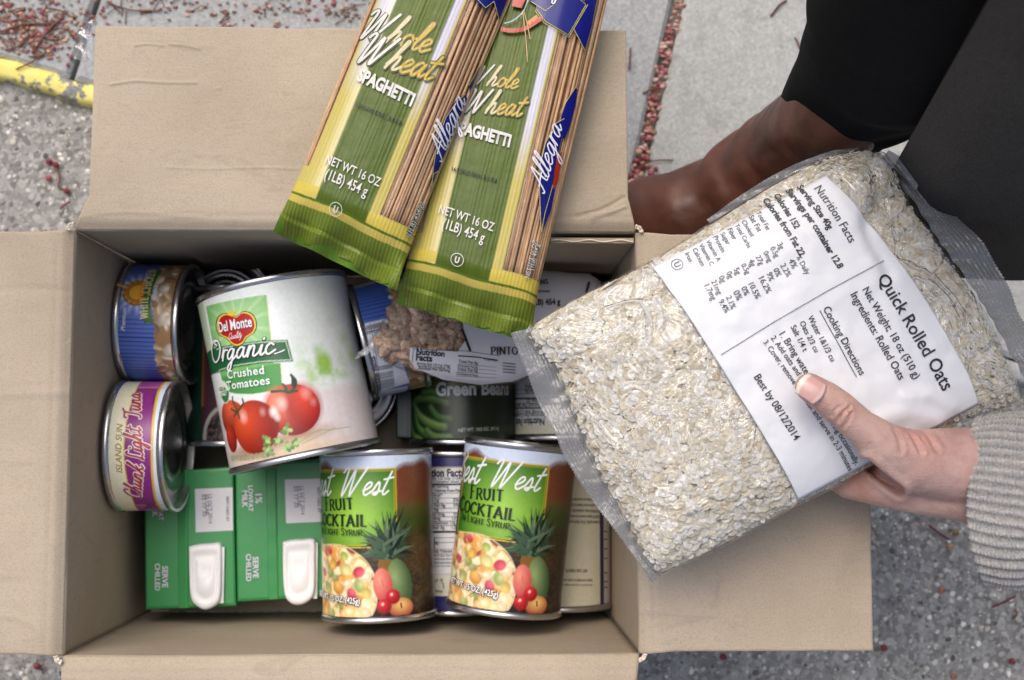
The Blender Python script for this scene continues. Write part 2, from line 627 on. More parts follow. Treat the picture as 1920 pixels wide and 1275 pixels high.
# roman capitals drawn with a broad pen: height 1, (advance, strokes, serif points)
ROMAN = {
 'F': (.62, [[(.12, 0), (.12, 1)], [(.12, .97), (.55, .97)], [(.12, .52), (.42, .52)]], [(.12, 0), (.12, 1)]),
 'R': (.75, [[(.12, 0), (.12, 1)], 'c', [(.12, .97), (.45, .97), (.6, .74), (.45, .5), (.12, .5)], 'l', [(.36, .5), (.68, .0)]], [(.12, 0), (.12, 1), (.68, 0)]),
 'U': (.82, ['c', [(.14, 1), (.14, .3), (.4, .02), (.66, .3), (.66, 1)]], [(.14, 1), (.66, 1)]),
 'I': (.36, [[(.18, 0), (.18, 1)]], [(.18, 0), (.18, 1)]),
 'T': (.72, [[(.36, 0), (.36, 1)], [(.05, .97), (.67, .97)]], [(.36, 0)]),
 'C': (.78, ['c', [(.68, .8), (.45, 1), (.16, .8), (.08, .5), (.16, .2), (.45, 0), (.7, .2)]], []),
 'O': (.86, ['c', [(.43, 1), (.16, .82), (.09, .5), (.16, .18), (.43, 0), (.7, .18), (.77, .5), (.7, .82), (.43, 1)]], []),
 'K': (.8, [[(.12, 0), (.12, 1)], [(.65, 1), (.14, .45)], [(.28, .6), (.72, 0)]], [(.12, 0), (.12, 1), (.65, 1), (.7, 0)]),
 'A': (.82, [[(.08, 0), (.4, 1)], [(.4, 1), (.74, 0)], [(.2, .33), (.6, .33)]], [(.08, 0), (.74, 0)]),
 'L': (.65, [[(.12, 0), (.12, 1)], [(.12, .03), (.58, .03)]], [(.12, 1)]),
 'G': (.82, ['c', [(.68, .8), (.45, 1), (.16, .8), (.08, .5), (.16, .2), (.45, 0), (.7, .15)], 'l', [(.7, .0), (.7, .42)]], [(.7, .42)]),
 'H': (.88, [[(.13, 0), (.13, 1)], [(.73, 0), (.73, 1)], [(.13, .5), (.73, .5)]], [(.13, 0), (.13, 1), (.73, 0), (.73, 1)]),
 'S': (.6, ['c', [(.5, .82), (.3, 1), (.1, .78), (.3, .52), (.5, .25), (.3, 0), (.06, .2)]], []),
 'Y': (.78, [[(.38, 0), (.38, .45)], [(.08, 1), (.38, .45)], [(.7, 1), (.38, .45)]], [(.38, 0), (.08, 1), (.7, 1)]),
 'P': (.68, [[(.12, 0), (.12, 1)], 'c', [(.12, .97), (.45, .97), (.6, .72), (.45, .46), (.12, .46)]], [(.12, 0), (.12, 1)]),
 'N': (.88, [[(.13, 0), (.13, 1)], [(.13, 1), (.73, 0)], [(.73, 0), (.73, 1)]], [(.13, 0), (.13, 1), (.73, 1)]),
 'W': (1.1, [[(.06, 1), (.3, 0)], [(.3, 0), (.54, .95)], [(.54, .95), (.78, 0)], [(.78, 0), (1.02, 1)]], [(.06, 1), (1.02, 1)]),
 'E': (.66, [[(.12, 0), (.12, 1)], [(.12, .97), (.56, .97)], [(.12, .52), (.46, .52)], [(.12, .03), (.58, .03)]], [(.12, 0), (.12, 1)]),
 'D': (.84, [[(.12, 0), (.12, 1)], 'c', [(.12, .97), (.45, .95), (.74, .5), (.45, .05), (.12, .03)]], [(.12, 0), (.12, 1)]),
 'B': (.7, [[(.12, 0), (.12, 1)], 'c', [(.12, .97), (.42, .97), (.55, .76), (.42, .54), (.12, .53)], 'c', [(.3, .53), (.5, .5), (.64, .27), (.48, .03), (.12, .03)]], [(.12, 0), (.12, 1)]),
 ' ': (.4, [], []),
}


def ribbon(p, w0, w1=None, nib=0.0, cap=True):
    """2D ribbon along p; width w0 (w1 for across-strokes when nib)"""
    p = np.asarray(p, float)
    keep = [0] + [i for i in range(1, len(p)) if np.linalg.norm(p[i] - p[i - 1]) > 1e-9]
    p = p[keep]
    if len(p) < 2:
        return np.zeros((0, 2)), []
    t = np.gradient(p, axis=0)
    t /= np.linalg.norm(t, axis=1)[:, None] + 1e-12
    nrm = np.stack([-t[:, 1], t[:, 0]], 1)
    if w1 is None:
        ww = np.full(len(p), w0)
    else:
        ww = w1 + (w0 - w1) * np.abs(t[:, 1]) ** 1.3
    L, Rr = p + nrm * ww[:, None] / 2, p - nrm * ww[:, None] / 2
    V = np.concatenate([L, Rr])
    n = len(p)
    F = [[i, i + 1, n + i + 1, n + i] for i in range(n - 1)]
    if cap:
        k = len(V)
        ex = []
        for e, sg in ((0, -1), (n - 1, 1)):
            base = p[e]
            a0 = math.atan2(nrm[e][1], nrm[e][0])
            arc = [base + ww[e] / 2 * np.array([math.cos(a0 - sg * x), math.sin(a0 - sg * x)]) for x in np.linspace(0, math.pi, 5)[1:-1]]
            idx = list(range(k, k + 3)); k += 3
            ex += arc
            F.append([e] + idx + [n + e])
        V = np.vstack([V, ex])
    return V, F


def script_shapes(s, w_, slant=0.0):
    x = 0
    out_ = []
    for ch in s:
        adv, st = SCRIPT[ch]
        for q in st:
            c = catmull(q, 5) if len(q) > 2 else np.asarray(q, float)
            c = c.copy()
            c[:, 0] += x + slant * c[:, 1]
            out_.append(ribbon(c, w_))
        x += adv
    return out_, x


def roman_shapes(s, thick=.17, thin=.07, small=0.78, caps=None):
    x = 0
    out_ = []
    prev = ' '
    for ch in s:
        if ch == ' ':
            x += .35; prev = ' '
            continue
        big = prev == ' '
        sc_ = 1.0 if (big or caps) else small
        adv, st, se = ROMAN[ch.upper()]
        curve = False
        for q in st:
            if q == 'c':
                curve = True; continue
            if q == 'l':
                curve = False; continue
            c = catmull(q, 5) if curve else np.asarray(q, float)
            c = c * sc_ + np.array([x, 0])
            out_.append(ribbon(c, thick * (1 if sc_ == 1 else .9), thin, cap=False))
        for (sx, sy) in se:
            c = np.array([(sx - .13, min(max(sy, .03), .97)), (sx + .13, min(max(sy, .03), .97))]) * sc_ + np.array([x, 0])
            out_.append(ribbon(c, thin, cap=False))
        x += adv * sc_ + .04
        prev = ch
    return out_, x


def slice2d(V, F, su, sv):
    """cut 2D faces along a regular lattice so they can bend"""
    bm = bmesh.new()
    vs = [bm.verts.new((p[0], p[1], 0)) for p in V]
    for f in F:
        try:
            bm.faces.new([vs[i] for i in f])
        except ValueError:
            pass
    for step, ax in ((su, 0), (sv, 1)):
        if not step or len(V) == 0:
            continue
        lo, hi = min(p[ax] for p in V), max(p[ax] for p in V)
        k = math.floor(lo / step) + 1
        while k * step < hi:
            co = Vector((0, 0, 0)); no = Vector((0, 0, 0))
            co[ax] = k * step; no[ax] = 1
            bmesh.ops.bisect_plane(bm, geom=bm.verts[:] + bm.edges[:] + bm.faces[:], plane_co=co, plane_no=no, dist=1e-7)
            k += 1
    bm.verts.index_update()
    V2 = np.array([v.co[:2] for v in bm.verts]) if len(bm.verts) else np.zeros((0, 2))
    F2 = [[v.index for v in f.verts] for f in bm.faces]
    bm.free()
    return V2, F2


class Print:
    """lettering and line work laid on a surface: surf(u, v, off) -> points"""
    def __init__(s, surf, hit, su=0.004, sv=0, base=.00012, layer=.00002):
        s.surf, s.hit, s.su, s.sv, s.base, s.layer, s.k = surf, hit, su, sv, base, layer, 0
        s.mats = []
        s.mb = MB()

    def _put(s, V, F, mat, cut=True):
        if len(V) == 0:
            return
        if cut:
            V, F = slice2d(V, F, s.su, s.sv)
        # make all faces look outwards
        F2 = []
        for f in F:
            a = 0
            for i in range(len(f)):
                p, q = V[f[i]], V[f[(i + 1) % len(f)]]
                a += p[0] * q[1] - q[0] * p[1]
            if abs(a) < 1e-14:
                continue
            F2.append(f if a > 0 else f[::-1])
        s.k += 1
        if mat not in s.mats:
            s.mats.append(mat)
        W = s.surf(V[:, 0], V[:, 1], s.base + s.layer * s.k)
        s.mb.add(W, F2, s.mats.index(mat))

    def xf(s, a, b, length, hs=1.0, height=None):
        """2D transform taking (0,0)->(length,0) to a->b"""
        a, b = np.asarray(a, float), np.asarray(b, float)
        d = b - a
        L = np.linalg.norm(d)
        sx = L / length
        sy = height if height is not None else sx * hs
        ex, ey = d / L, np.array([-d[1], d[0]]) / L
        return lambda V: a + V[:, :1] * sx * ex + V[:, 1:2] * sy * ey

    def uv(s, p):
        return s.hit(*p)

    def text(s, st, p0, p1, mat, bold=0.0, shear=0.0, hs=1.0, px=True, space=1.0, cap=None):
        V, F = font2d(st, bold, shear, space)
        if len(V) == 0:
            return
        x0, x1 = V[:, 0].min(), V[:, 0].max()
        V = V - np.array([x0, 0])
        a, b = (s.uv(p0), s.uv(p1)) if px else (p0, p1)
        h = None if cap is None else cap / 0.73
        s._put(s.xf(a, b, x1 - x0, hs, h)(V), F, mat)

    def shapes(s, sh, length, p0, p1, mat, hs=1.0, px=True, height=None):
        a, b = (s.uv(p0), s.uv(p1)) if px else (p0, p1)
        f = s.xf(a, b, length, hs, height)
        for V, F in sh:
            if len(V):
                s._put(f(V), F, mat)

    def script(s, st, p0, p1, mat, w_=.16, slant=.25, hs=1.0, px=True, height=None):
        sh, L = script_shapes(st, w_, slant)
        s.shapes(sh, L, p0, p1, mat, hs, px, height)

    def roman(s, st, p0, p1, mat, thick=.17, thin=.07, hs=1.0, px=True, caps=None, height=None, small=.78):
        sh, L = roman_shapes(st, thick, thin, small, caps)
        s.shapes(sh, L, p0, p1, mat, hs, px, height)

    def line(s, pts, w_, mat, px=True, closed=False, smooth=False):
        q = np.array([s.uv(p) for p in pts]) if px else np.asarray(pts, float)
        if smooth:
            q = catmull(q, 6)
        if closed:
            q = np.vstack([q, q[:1]])
        V, F = ribbon(q, w_, cap=False)
        s._put(V, F, mat)

    def poly(s, pts, mat, px=True, smooth=False):
        q = np.array([s.uv(p) for p in pts]) if px else np.asarray(pts, float)
        if smooth:
            q = catmull(np.vstack([q, q[:1]]), 6)[:-1]
        tri = tessellate_polygon([[Vector((a, b, 0)) for a, b in q]])
        s._put(q, [list(t) for t in tri], mat)

    def ring(s, c, r, w_, mat, px=True):
        c = np.array(s.uv(c)) if px else np.asarray(c, float)
        th = np.linspace(0, 2 * math.pi, 25)
        s.line(c + r * np.stack([np.cos(th), np.sin(th)], 1), w_, mat, px=False)

    def build(s, name, parent, origin=(0, 0, 0), **kw):
        if s.mb.n == 0:
            return None
        kw.setdefault('kind', 'stuff')
        return s.mb.build(name, s.mats, parent, smooth=True, origin=origin, **kw)


INK = {}


def ink(rgb, rough=.35):
    k = tuple(rgb) + (rough,)
    if k not in INK:
        INK[k] = flat('printed ink %d %d %d' % tuple(rgb), rgb, rough, var=.03)
    return INK[k]
# ------------------------------------------------------------------ ground: road, kerb, pavement slabs
def m_ground(name, cols, scale, rough=.9, big=(.92, 1.06)):
    s = NT(name)
    v = s.n('TexVoronoi')
    v.inputs['Scale'].default_value = scale
    s.t.links.new(s.coord('Object'), v.inputs['Vector'])
    r = s.ramp(v.outputs['Color'], cols)
    n = s.noise(6, 5, .6)
    f = s.ramp(n.outputs[0], [(0.3, g(big[0])), (0.7, g(big[1]))])
    c = s.mix(1.0, r.outputs[0], f.outputs[0], 'MULTIPLY')
    n2 = s.noise(500, 3, .7)
    f2 = s.ramp(n2.outputs[0], [(0.25, g(.78)), (0.75, g(1.15))])
    c = s.mix(1.0, c, f2.outputs[0], 'MULTIPLY')
    n3 = s.noise(38, 4, .65)
    st = s.ramp(n3.outputs[0], [(0.56, g(0)), (0.72, g(.45))])
    c = s.mix(st.outputs[0], c, tuple(x * .45 for x in cols[0][1][:3]) + (1,))
    s.set(color=c, rough=rough, spec=.25, normal=s.bump(n2.outputs[0], .6, .0012))
    return s.m


M_ROAD = m_ground('road binder', [(0.0, (.18, .174, .163, 1)), (.5, (.32, .312, .294, 1)), (1.0, (.50, .49, .465, 1))], 260)
M_SLAB = m_ground('pale concrete', [(0.0, (.40, .41, .40, 1)), (.5, (.46, .47, .455, 1)), (1.0, (.53, .54, .52, 1))], 420)
M_SLAB2 = m_ground('grey concrete', [(0.0, (.33, .342, .345, 1)), (.5, (.40, .412, .413, 1)), (1.0, (.47, .482, .482, 1))], 420)
M_JOINT = m_ground('joint dirt', [(0.0, (.05, .035, .03, 1)), (1.0, (.11, .075, .06, 1))], 300)


def m_kerb():
    s = NT('worn yellow kerb paint')
    n = s.noise(26, 6, .72)
    wear = s.ramp(n.outputs[0], [(.585, g(0)), (.61, g(1))])
    n2 = s.noise(500, 3, .6)
    conc = s.ramp(n2.outputs[0], [(.3, (.14, .14, .14, 1)), (.7, (.33, .33, .32, 1))])
    n3 = s.noise(90, 4)
    yel = s.ramp(n3.outputs[0], [(.3, (.84, .70, .14, 1)), (.7, (.90, .80, .28, 1))])
    s.set(color=s.mix(wear.outputs[0], yel.outputs[0], conc.outputs[0]), rough=.7, normal=s.bump(n.outputs[0], .5, .002))
    return s.m


M_KERB = m_kerb()
ZP = 0.013                                 # pavement height
K0, K1 = P(0, 112, ZP), P(165, 161, ZP)
kd = (K1 - K0)[:2] / np.linalg.norm((K1 - K0)[:2])
kn = np.array([-kd[1], kd[0]])             # towards the pavement


def KP(a, b, z):
    """a along the kerb from K0, b across towards the pavement"""
    q = K0[:2] + kd * a + kn * b
    return (q[0], q[1], z)


# road sheet to the horizon
mb = MB()
mb.add([(-60, -60, 0), (60, -60, 0), (60, 60, 0), (-60, 60, 0)], [(0, 1, 2, 3)])
struct(mb, 'road', M_ROAD, smooth=False)

# exposed aggregate on the road: real stones
def stones(name, n, area, smin, smax, z, mats, seed, shade):
    r = np.random.default_rng(seed)
    x = r.uniform(area[0], area[1], n); y = r.uniform(area[2], area[3], n)
    rel = np.stack([x, y], 1) - K0[:2]
    ok = ((rel @ kn) < -0.0150) & ~((x > -.235) & (x < .09) & (y > -.115) & (y < .125))
    x, y = x[ok], y[ok]; n = len(x)
    rad = smin + (smax - smin) * r.random(n) ** 2.2
    seg = 6
    th = np.arange(seg) * 2 * np.pi / seg + r.random((n, 1)) * 6
    jit = r.uniform(.72, 1.15, (n, seg))
    asp = r.uniform(.65, 1, (n, 1))
    rot = r.random((n, 1)) * 6
    ca, sa = np.cos(th) * jit, np.sin(th) * jit * asp
    ox = ca * np.cos(rot) - sa * np.sin(rot); oy = ca * np.sin(rot) + sa * np.cos(rot)
    h = rad * r.uniform(.10, .34, n)
    V = np.zeros((n, seg * 2 + 1, 3))
    V[:, :seg, 0] = x[:, None] + ox * rad[:, None]; V[:, :seg, 1] = y[:, None] + oy * rad[:, None]; V[:, :seg, 2] = z - .0008
    V[:, seg:2 * seg, 0] = x[:, None] + ox * rad[:, None] * .62; V[:, seg:2 * seg, 1] = y[:, None] + oy * rad[:, None] * .62
    V[:, seg:2 * seg, 2] = z + h[:, None] * .8
    V[:, 2 * seg, 0] = x; V[:, 2 * seg, 1] = y; V[:, 2 * seg, 2] = z + h
    F = []
    for j in range(seg):
        k = (j + 1) % seg
        F.append([j, k, seg + k, seg + j])
    T = [[seg + j, seg + (j + 1) % seg, 2 * seg] for j in range(seg)]
    base = (np.arange(n) * (2 * seg + 1))[:, None, None]
    faces = (np.array(F)[None] + base).reshape(-1, 4).tolist() + (np.array(T)[None] + base).reshape(-1, 3).tolist()
    pal = np.array(shade)
    c = pal[r.integers(0, len(pal), n)] * r.uniform(.78, 1.5, (n, 1)) * np.array([1.03, 1.0, .95])
    m = MB()
    m.v = [V.reshape(-1, 3)]; m.f = faces; m.m = [0] * len(faces); m.c = [np.repeat(c, 2 * seg + 1, 0)]; m.n = len(V.reshape(-1, 3))
    o = m.build(name, mats, None, smooth=False)
    o['kind'] = 'stuff'
    o['label'] = 'small grey aggregate stones set in the road surface'
    return o


M_STONE = m_print('stone', rough=.8, spec=.3)
SH = [(.20, .197, .19), (.28, .277, .27), (.36, .355, .345), (.43, .425, .415), (.50, .495, .48), (.13, .128, .125), (.40, .38, .34), (.30, .305, .31), (.60, .59, .57), (.34, .335, .325)]
stones('gravel', 46000, (-.46, .62, -.36, .28), .0010, .0036, 0, M_STONE, 3, SH)

# kerb: front face and rounded nose, painted yellow
kerb_o = thing('kerb', 'kerb', 'kerb', (K0[0], K0[1], 0))
for k_ in ('label', 'category'):
    del kerb_o[k_]
kerb_o['kind'] = 'structure'
M_KBARE = m_ground('bare kerb concrete', [(0.0, (.40, .40, .395, 1)), (.5, (.48, .48, .47, 1)), (1.0, (.56, .56, .55, 1))], 420)
mb = MB()
a_ = np.linspace(-1.2, .42, 160)
prof = [(-.0140, -.01), (-.0135, ZP - .007), (-.0125, ZP - .0022), (-.0100, ZP - .0004), (-.005, ZP), (.0008, ZP), (.0014, ZP - .004)]
pts = np.zeros((len(a_), len(prof), 3))
for i, a in enumerate(a_):
    wob = .0008 * math.sin(a * 31) + .0007 * math.sin(a * 77) + .0008 * math.sin(a * 190)
    for j, (b, z) in enumerate(prof):
        pts[i, j] = KP(a, b + wob, z)
mb.grid(pts[:, ::-1])
mb.build('kerb_stone', M_KERB, kerb_o, origin=tuple(kerb_o.location))
mb = MB()
a_ = np.linspace(.423, 3.2, 160)
pts = np.zeros((len(a_), len(prof), 3))
for i, a in enumerate(a_):
    wob = .0012 * math.sin(a * 31) + .001 * math.sin(a * 77)
    for j, (b, z) in enumerate(prof):
        pts[i, j] = KP(a, b + wob, z)
mb.grid(pts[:, ::-1])
mb.build('kerb_stone', M_KBARE, kerb_o, origin=tuple(kerb_o.location))

# pavement: slabs as separate pieces with recessed joints full of berry litter
mb = MB()
mb.add([KP(-12, .004, ZP - .014), KP(12, .004, ZP - .014), KP(12, 9, ZP - .014), KP(-12, 9, ZP - .014)], [(0, 1, 2, 3)])
pave = mb.build('pavement', M_JOINT, smooth=False)
pave['kind'] = 'structure'


def aK(px, py):
    q = P(px, py, ZP)[:2] - K0[:2]
    return q @ kd, q @ kn


j1 = aK(176, 20)[0]
jA, jB = aK(1193, 350), aK(1272, 5)
slab_edges = [-1.0, j1 - .4, j1, jA[0], jA[0] + .42, jA[0] + .84, jA[0] + 1.3]
jslope = (jB[0] - jA[0]) / (jB[1] - jA[1])


def slab(a0, a1, b0, b1, s0, s1, mat):
    m = MB()
    n = 10
    top = []
    d = .0035
    # bevelled slab, edges following the joint lines
    def q(a, s, b):
        return a + s * (b - jA[1])
    ring0, ring1 = [], []
    for t in np.linspace(0, 1, n):
        ring0.append((0, t))
    for t in np.linspace(0, 1, n)[1:]:
        ring0.append((t, 1))
    for t in np.linspace(1, 0, n)[1:]:
        ring0.append((1, t))
    for t in np.linspace(1, 0, n)[1:-1]:
        ring0.append((t, 0))
    A, B, C = [], [], []
    for (s_, t) in ring0:
        b = b0 + (b1 - b0) * t
        a = q(a0, s0, b) * (1 - s_) + q(a1, s1, b) * s_
        w1 = .0006 * math.sin(a * 90 + b * 130)
        ca, cb = (q(a0, s0, b) + q(a1, s1, b)) / 2, (b0 + b1) / 2
        A.append(KP(a + w1, b + w1, ZP - .013))
        B.append(KP(a + w1, b + w1, ZP - .003))
        C.append(KP(a + np.sign(ca - a) * d * (s_ in (0, 1)), b + np.sign(cb - b) * d * (t in (0, 1)), ZP))
    k = len(A)
    F = []
    for i in range(k):
        j = (i + 1) % k
        F.append([i, k + i, k + j, j]); F.append([k + i, 2 * k + i, 2 * k + j, k + j])
    F.append([2 * k + i for i in range(k)])
    F = [f[::-1] for f in F]
    m.add(np.array(A + B + C), F)
    o_ = m.build('slab', mat, pave, smooth=False, recalc=True)
    return o_


for i in range(len(slab_edges) - 1):
    a0, a1 = slab_edges[i], slab_edges[i + 1]
    s0 = jslope if i in (3,) else (0 if i != 3 else jslope)
    s1 = jslope if i + 1 == 3 else 0
    s0 = jslope if i == 3 else 0
    gap = .0040 if i != 2 else .0046
    for (b0, b1) in ((.0022, 1.3), (1.312, 2.6)):
        slab(a0 + (.0046 if i == 3 else .002), a1 - (.0046 if i == 2 else .002), b0, b1, s0, s1, M_SLAB if i >= 3 or b0 > 1 else M_SLAB2)

# fallen berries, petals and twigs
M_BERRY = m_print('berry skin', rough=.45)
M_TWIG = flat('twig bark', (112, 72, 56), .8, var=.3, scale=200)
BC = [lin((156, 74, 84))[:3], lin((184, 126, 122))[:3], lin((130, 56, 62))[:3], lin((190, 156, 132))[:3], lin((146, 104, 84))[:3], lin((204, 168, 162))[:3], lin((112, 76, 58))[:3]]


def berry_mesh(m, c, r, col, seg=7, squash=.85):
    R_ = []
    for k in range(1, 4):
        ph = math.pi * k / 4
        for j in range(seg):
            th = 2 * math.pi * j / seg
            R_.append((c[0] + r * math.sin(ph) * math.cos(th), c[1] + r * math.sin(ph) * math.sin(th), c[2] + r * squash * math.cos(ph)))
    V = R_ + [(c[0], c[1], c[2] + r * squash * .9), (c[0], c[1], c[2] - r * squash)]
    F = []
    for k in range(2):
        for j in range(seg):
            F.append([k * seg + j, (k + 1) * seg + j, (k + 1) * seg + (j + 1) % seg, k * seg + (j + 1) % seg])
    for j in range(seg):
        F.append([3 * seg, j, (j + 1) % seg])
        F.append([3 * seg + 1, 2 * seg + (j + 1) % seg, 2 * seg + j])
    m.add(V, F, 0, col)


def flake_mesh(m, c, r, col, rr):
    a = rr.uniform(0, 6); n = 5
    tz = rr.uniform(-.4, .4)
    V = [(c[0], c[1], c[2] + .0009)]
    for j in range(n):
        th = a + j * 2 * math.pi / n
        q = r * rr.uniform(.6, 1.1)
        V.append((c[0] + q * math.cos(th), c[1] + q * .6 * math.sin(th), c[2] + q * tz * math.cos(th)))
    m.add(V, [[0, 1 + j, 1 + (j + 1) % n] for j in range(n)], 0, col)


litter = MB()
rr = random.Random(5)
for k in range(620):                       # in the joint between the pale slabs
    t = rr.random()
    b = jA[1] - .11 + (jB[1] - jA[1] + .25) * t
    a = jA[0] + jslope * (b - jA[1]) + rr.gauss(0, .0028 + .004 * (t < .25) * rr.random())
    c = KP(a, b, ZP - .004 + rr.uniform(-.001, .005))
    if rr.random() < .38:
        berry_mesh(litter, c, rr.uniform(.0012, .0023), BC[rr.randrange(6)])
    else:
        flake_mesh(litter, c, rr.uniform(.0014, .0032), BC[rr.randrange(7)], rr)
for k in range(620):                       # drift of litter on the grey slabs at the upper left
    px, py = (rr.gauss(45, 60), rr.gauss(62, 42)) if rr.random() < .72 else (rr.uniform(150, 700), rr.gauss(12, 22))
    q = P(px, py, ZP)
    if (q[:2] - K0[:2]) @ kn < .008 or px < -160:
        continue
    c = (q[0], q[1], ZP + .0012)
    if rr.random() < .12:
        berry_mesh(litter, c, rr.uniform(.0011, .0021), BC[rr.choice((0, 3, 4, 5))])
    else:
        flake_mesh(litter, c, rr.uniform(.0012, .0028), BC[rr.choice((0, 2, 4, 4, 6, 6, 6, 3))], rr)
for k in range(60):                        # a few along the lowest part of the joint by the boot
    q = P(rr.gauss(1196, 14), rr.gauss(345, 26), ZP)
    berry_mesh(litter, (q[0], q[1], ZP + .002), rr.uniform(.0015, .003), BC[rr.randrange(6)])
o = litter.build('berry_litter', M_BERRY, None, kind='stuff')
tag(o, 'brownish pink berry and petal litter lying in the joint and on the pavement', 'plant litter', kind='stuff')

tw = MB()
for (p0, p1, bend) in [((0, 60), (95, 45), 6), ((10, 95), (70, 60), -8), ((120, 30), (60, 100), 5), ((85, 15), (140, 35), 5), ((200, 5), (300, 20), -8), ((20, 20), (60, 75), 7), ((1205, 175), (1240, 170), 4), ((1180, 130), (1182, 90), 5), ((1200, 308), (1262, 300), 3), ((1445, 30), (1475, 0), 4), ((1490, 70), (1500, 92), 2), ((30, 130), (90, 95), -5), ((130, 60), (165, 110), 5)]:
    q0, q1 = P(*p0, ZP + .0015), P(*p1, ZP + .0015)
    mid = (q0 + q1) / 2 + np.array([0, bend * .0004, .0012])
    tw.tube(catmull([q0, mid, q1], 5), .0005 + .0004 * rr.random(), seg=5)
for k in range(120):
    px, py = (rr.gauss(50, 60), rr.gauss(62, 40)) if rr.random() < .75 else (rr.uniform(150, 700), rr.gauss(15, 20))
    q0 = P(px, py, ZP + .0012)
    if (q0[:2] - K0[:2]) @ kn < .010 or px < -160:
        continue
    a = rr.uniform(0, 6.3); L_ = rr.uniform(.004, .014)
    q1 = q0 + np.array([math.cos(a), math.sin(a), .0002]) * L_
    mid = (q0 + q1) / 2 + np.array([rr.uniform(-.1, .1) * L_, rr.uniform(-.1, .1) * L_, .0006])
    tw.tube(catmull([q0, mid, q1], 3), .00028 + .0003 * rr.random(), seg=4)
o = tw.build('twigs', M_TWIG, None, kind='stuff')
tag(o, 'thin brown twigs scattered over the pavement slabs', 'twigs', kind='stuff')

# single red berries on the road, each its own thing; stalks are twigs of their own
LB = {(92, 303): 'topmost red berry of the small cluster left of the carton', (104, 309): 'red berry beside the topmost one left of the carton',
      (91, 334): 'pink red berry left of the twig beside the carton', (125, 358): 'deep red berry at the foot of the cluster left of the carton',
      (1782, 1026): 'pale orange berry on the road below the hand', (1792, 1000): 'small amber berry above the pale one below the hand',
      (1766, 1107): 'lone orange pink berry on the road right of the flap', (1900, 1061): 'crimson berry below the point of the grey knit cuff',
      (1898, 1240): 'dark red berry near the bottom right corner of the road', (1840, 1178): 'tiny white pebble-like berry low on the right road',
      (1356, 1232): 'dark red petal-like berry under the right flap edge', (1658, 1215): 'small red berry next to the flap corner at the right',
      (1788, 1268): 'amber berry at the bottom edge of the road', (70, 1250): 'small red berry on the road under the left flap'}
BCC = {(1782, 1026): (196, 150, 120), (1792, 1000): (150, 110, 60), (1766, 1107): (190, 120, 92), (1840, 1178): (215, 200, 185), (91, 334): (176, 92, 100), (1788, 1268): (170, 120, 90)}
for (px, py), lb in LB.items():
    q = P(px, py, .0035)
    m = MB()
    berry_mesh(m, (0, 0, 0), .0025 if (px, py) != (1840, 1178) else .0022, lin(BCC.get((px, py), (140, 52, 62)))[:3], seg=12, squash=.95)
    m.tube([(0, 0, .0028), (.0004, .0003, .0044)], .0004, seg=5, col=(.05, .03, .02))
    o = m.build('berry', M_BERRY)
    o.location = q
    tag(o, lb, 'berry', 'red berries fallen on the road')
TWG = [([(103, 313), (112, 330), (110, 350), (122, 356)], 'thin dark stalk joining the berries left of the carton'),
       ([(112, 392), (122, 384), (132, 378)], 'short red stalk on the road near the carton corner'),
       ([(1742, 985), (1762, 1000), (1780, 1012)], 'thin dark red twig on the road below the hand'),
       ([(1860, 1138), (1880, 1130), (1904, 1118)], 'reddish forked twig on the road at the right edge'),
       ([(1902, 1142), (1906, 1152), (1900, 1160)], 'small curled twig beside the forked twig at right')]
for pts_, lb in TWG:
    m = MB()
    W = np.array([P(a, b, .004) for a, b in pts_])
    m.tube(catmull(W, 5) - W[0], .0008, seg=6)
    o = m.build('twig', flat('twig red bark', (110, 44, 44), .7, var=.25) if 'red' in lb else M_TWIG)
    o.location = W[0]
    tag(o, lb, 'twig')
# ------------------------------------------------------------------ cardboard box
M_CARD = m_cardboard()
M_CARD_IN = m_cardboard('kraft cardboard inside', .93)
M_FLUTE = flat('torn paper edge', (226, 214, 196), .9, var=.1, scale=900)
BX0, BX1, BY0, BY1, BH = -.238, .0935, -.119, .128, .21
TH = .004
box = thing('cardboard_box', 'open brown cardboard box with all four flaps folded out, full of tins and packets', 'box',
            ((BX0 + BX1) / 2, (BY0 + BY1) / 2, .004))
BO = tuple(box.location)


def wob(a, b, k):
    return (fbm(a * 9 + k, b * 9 + k * 3, k) - .5)


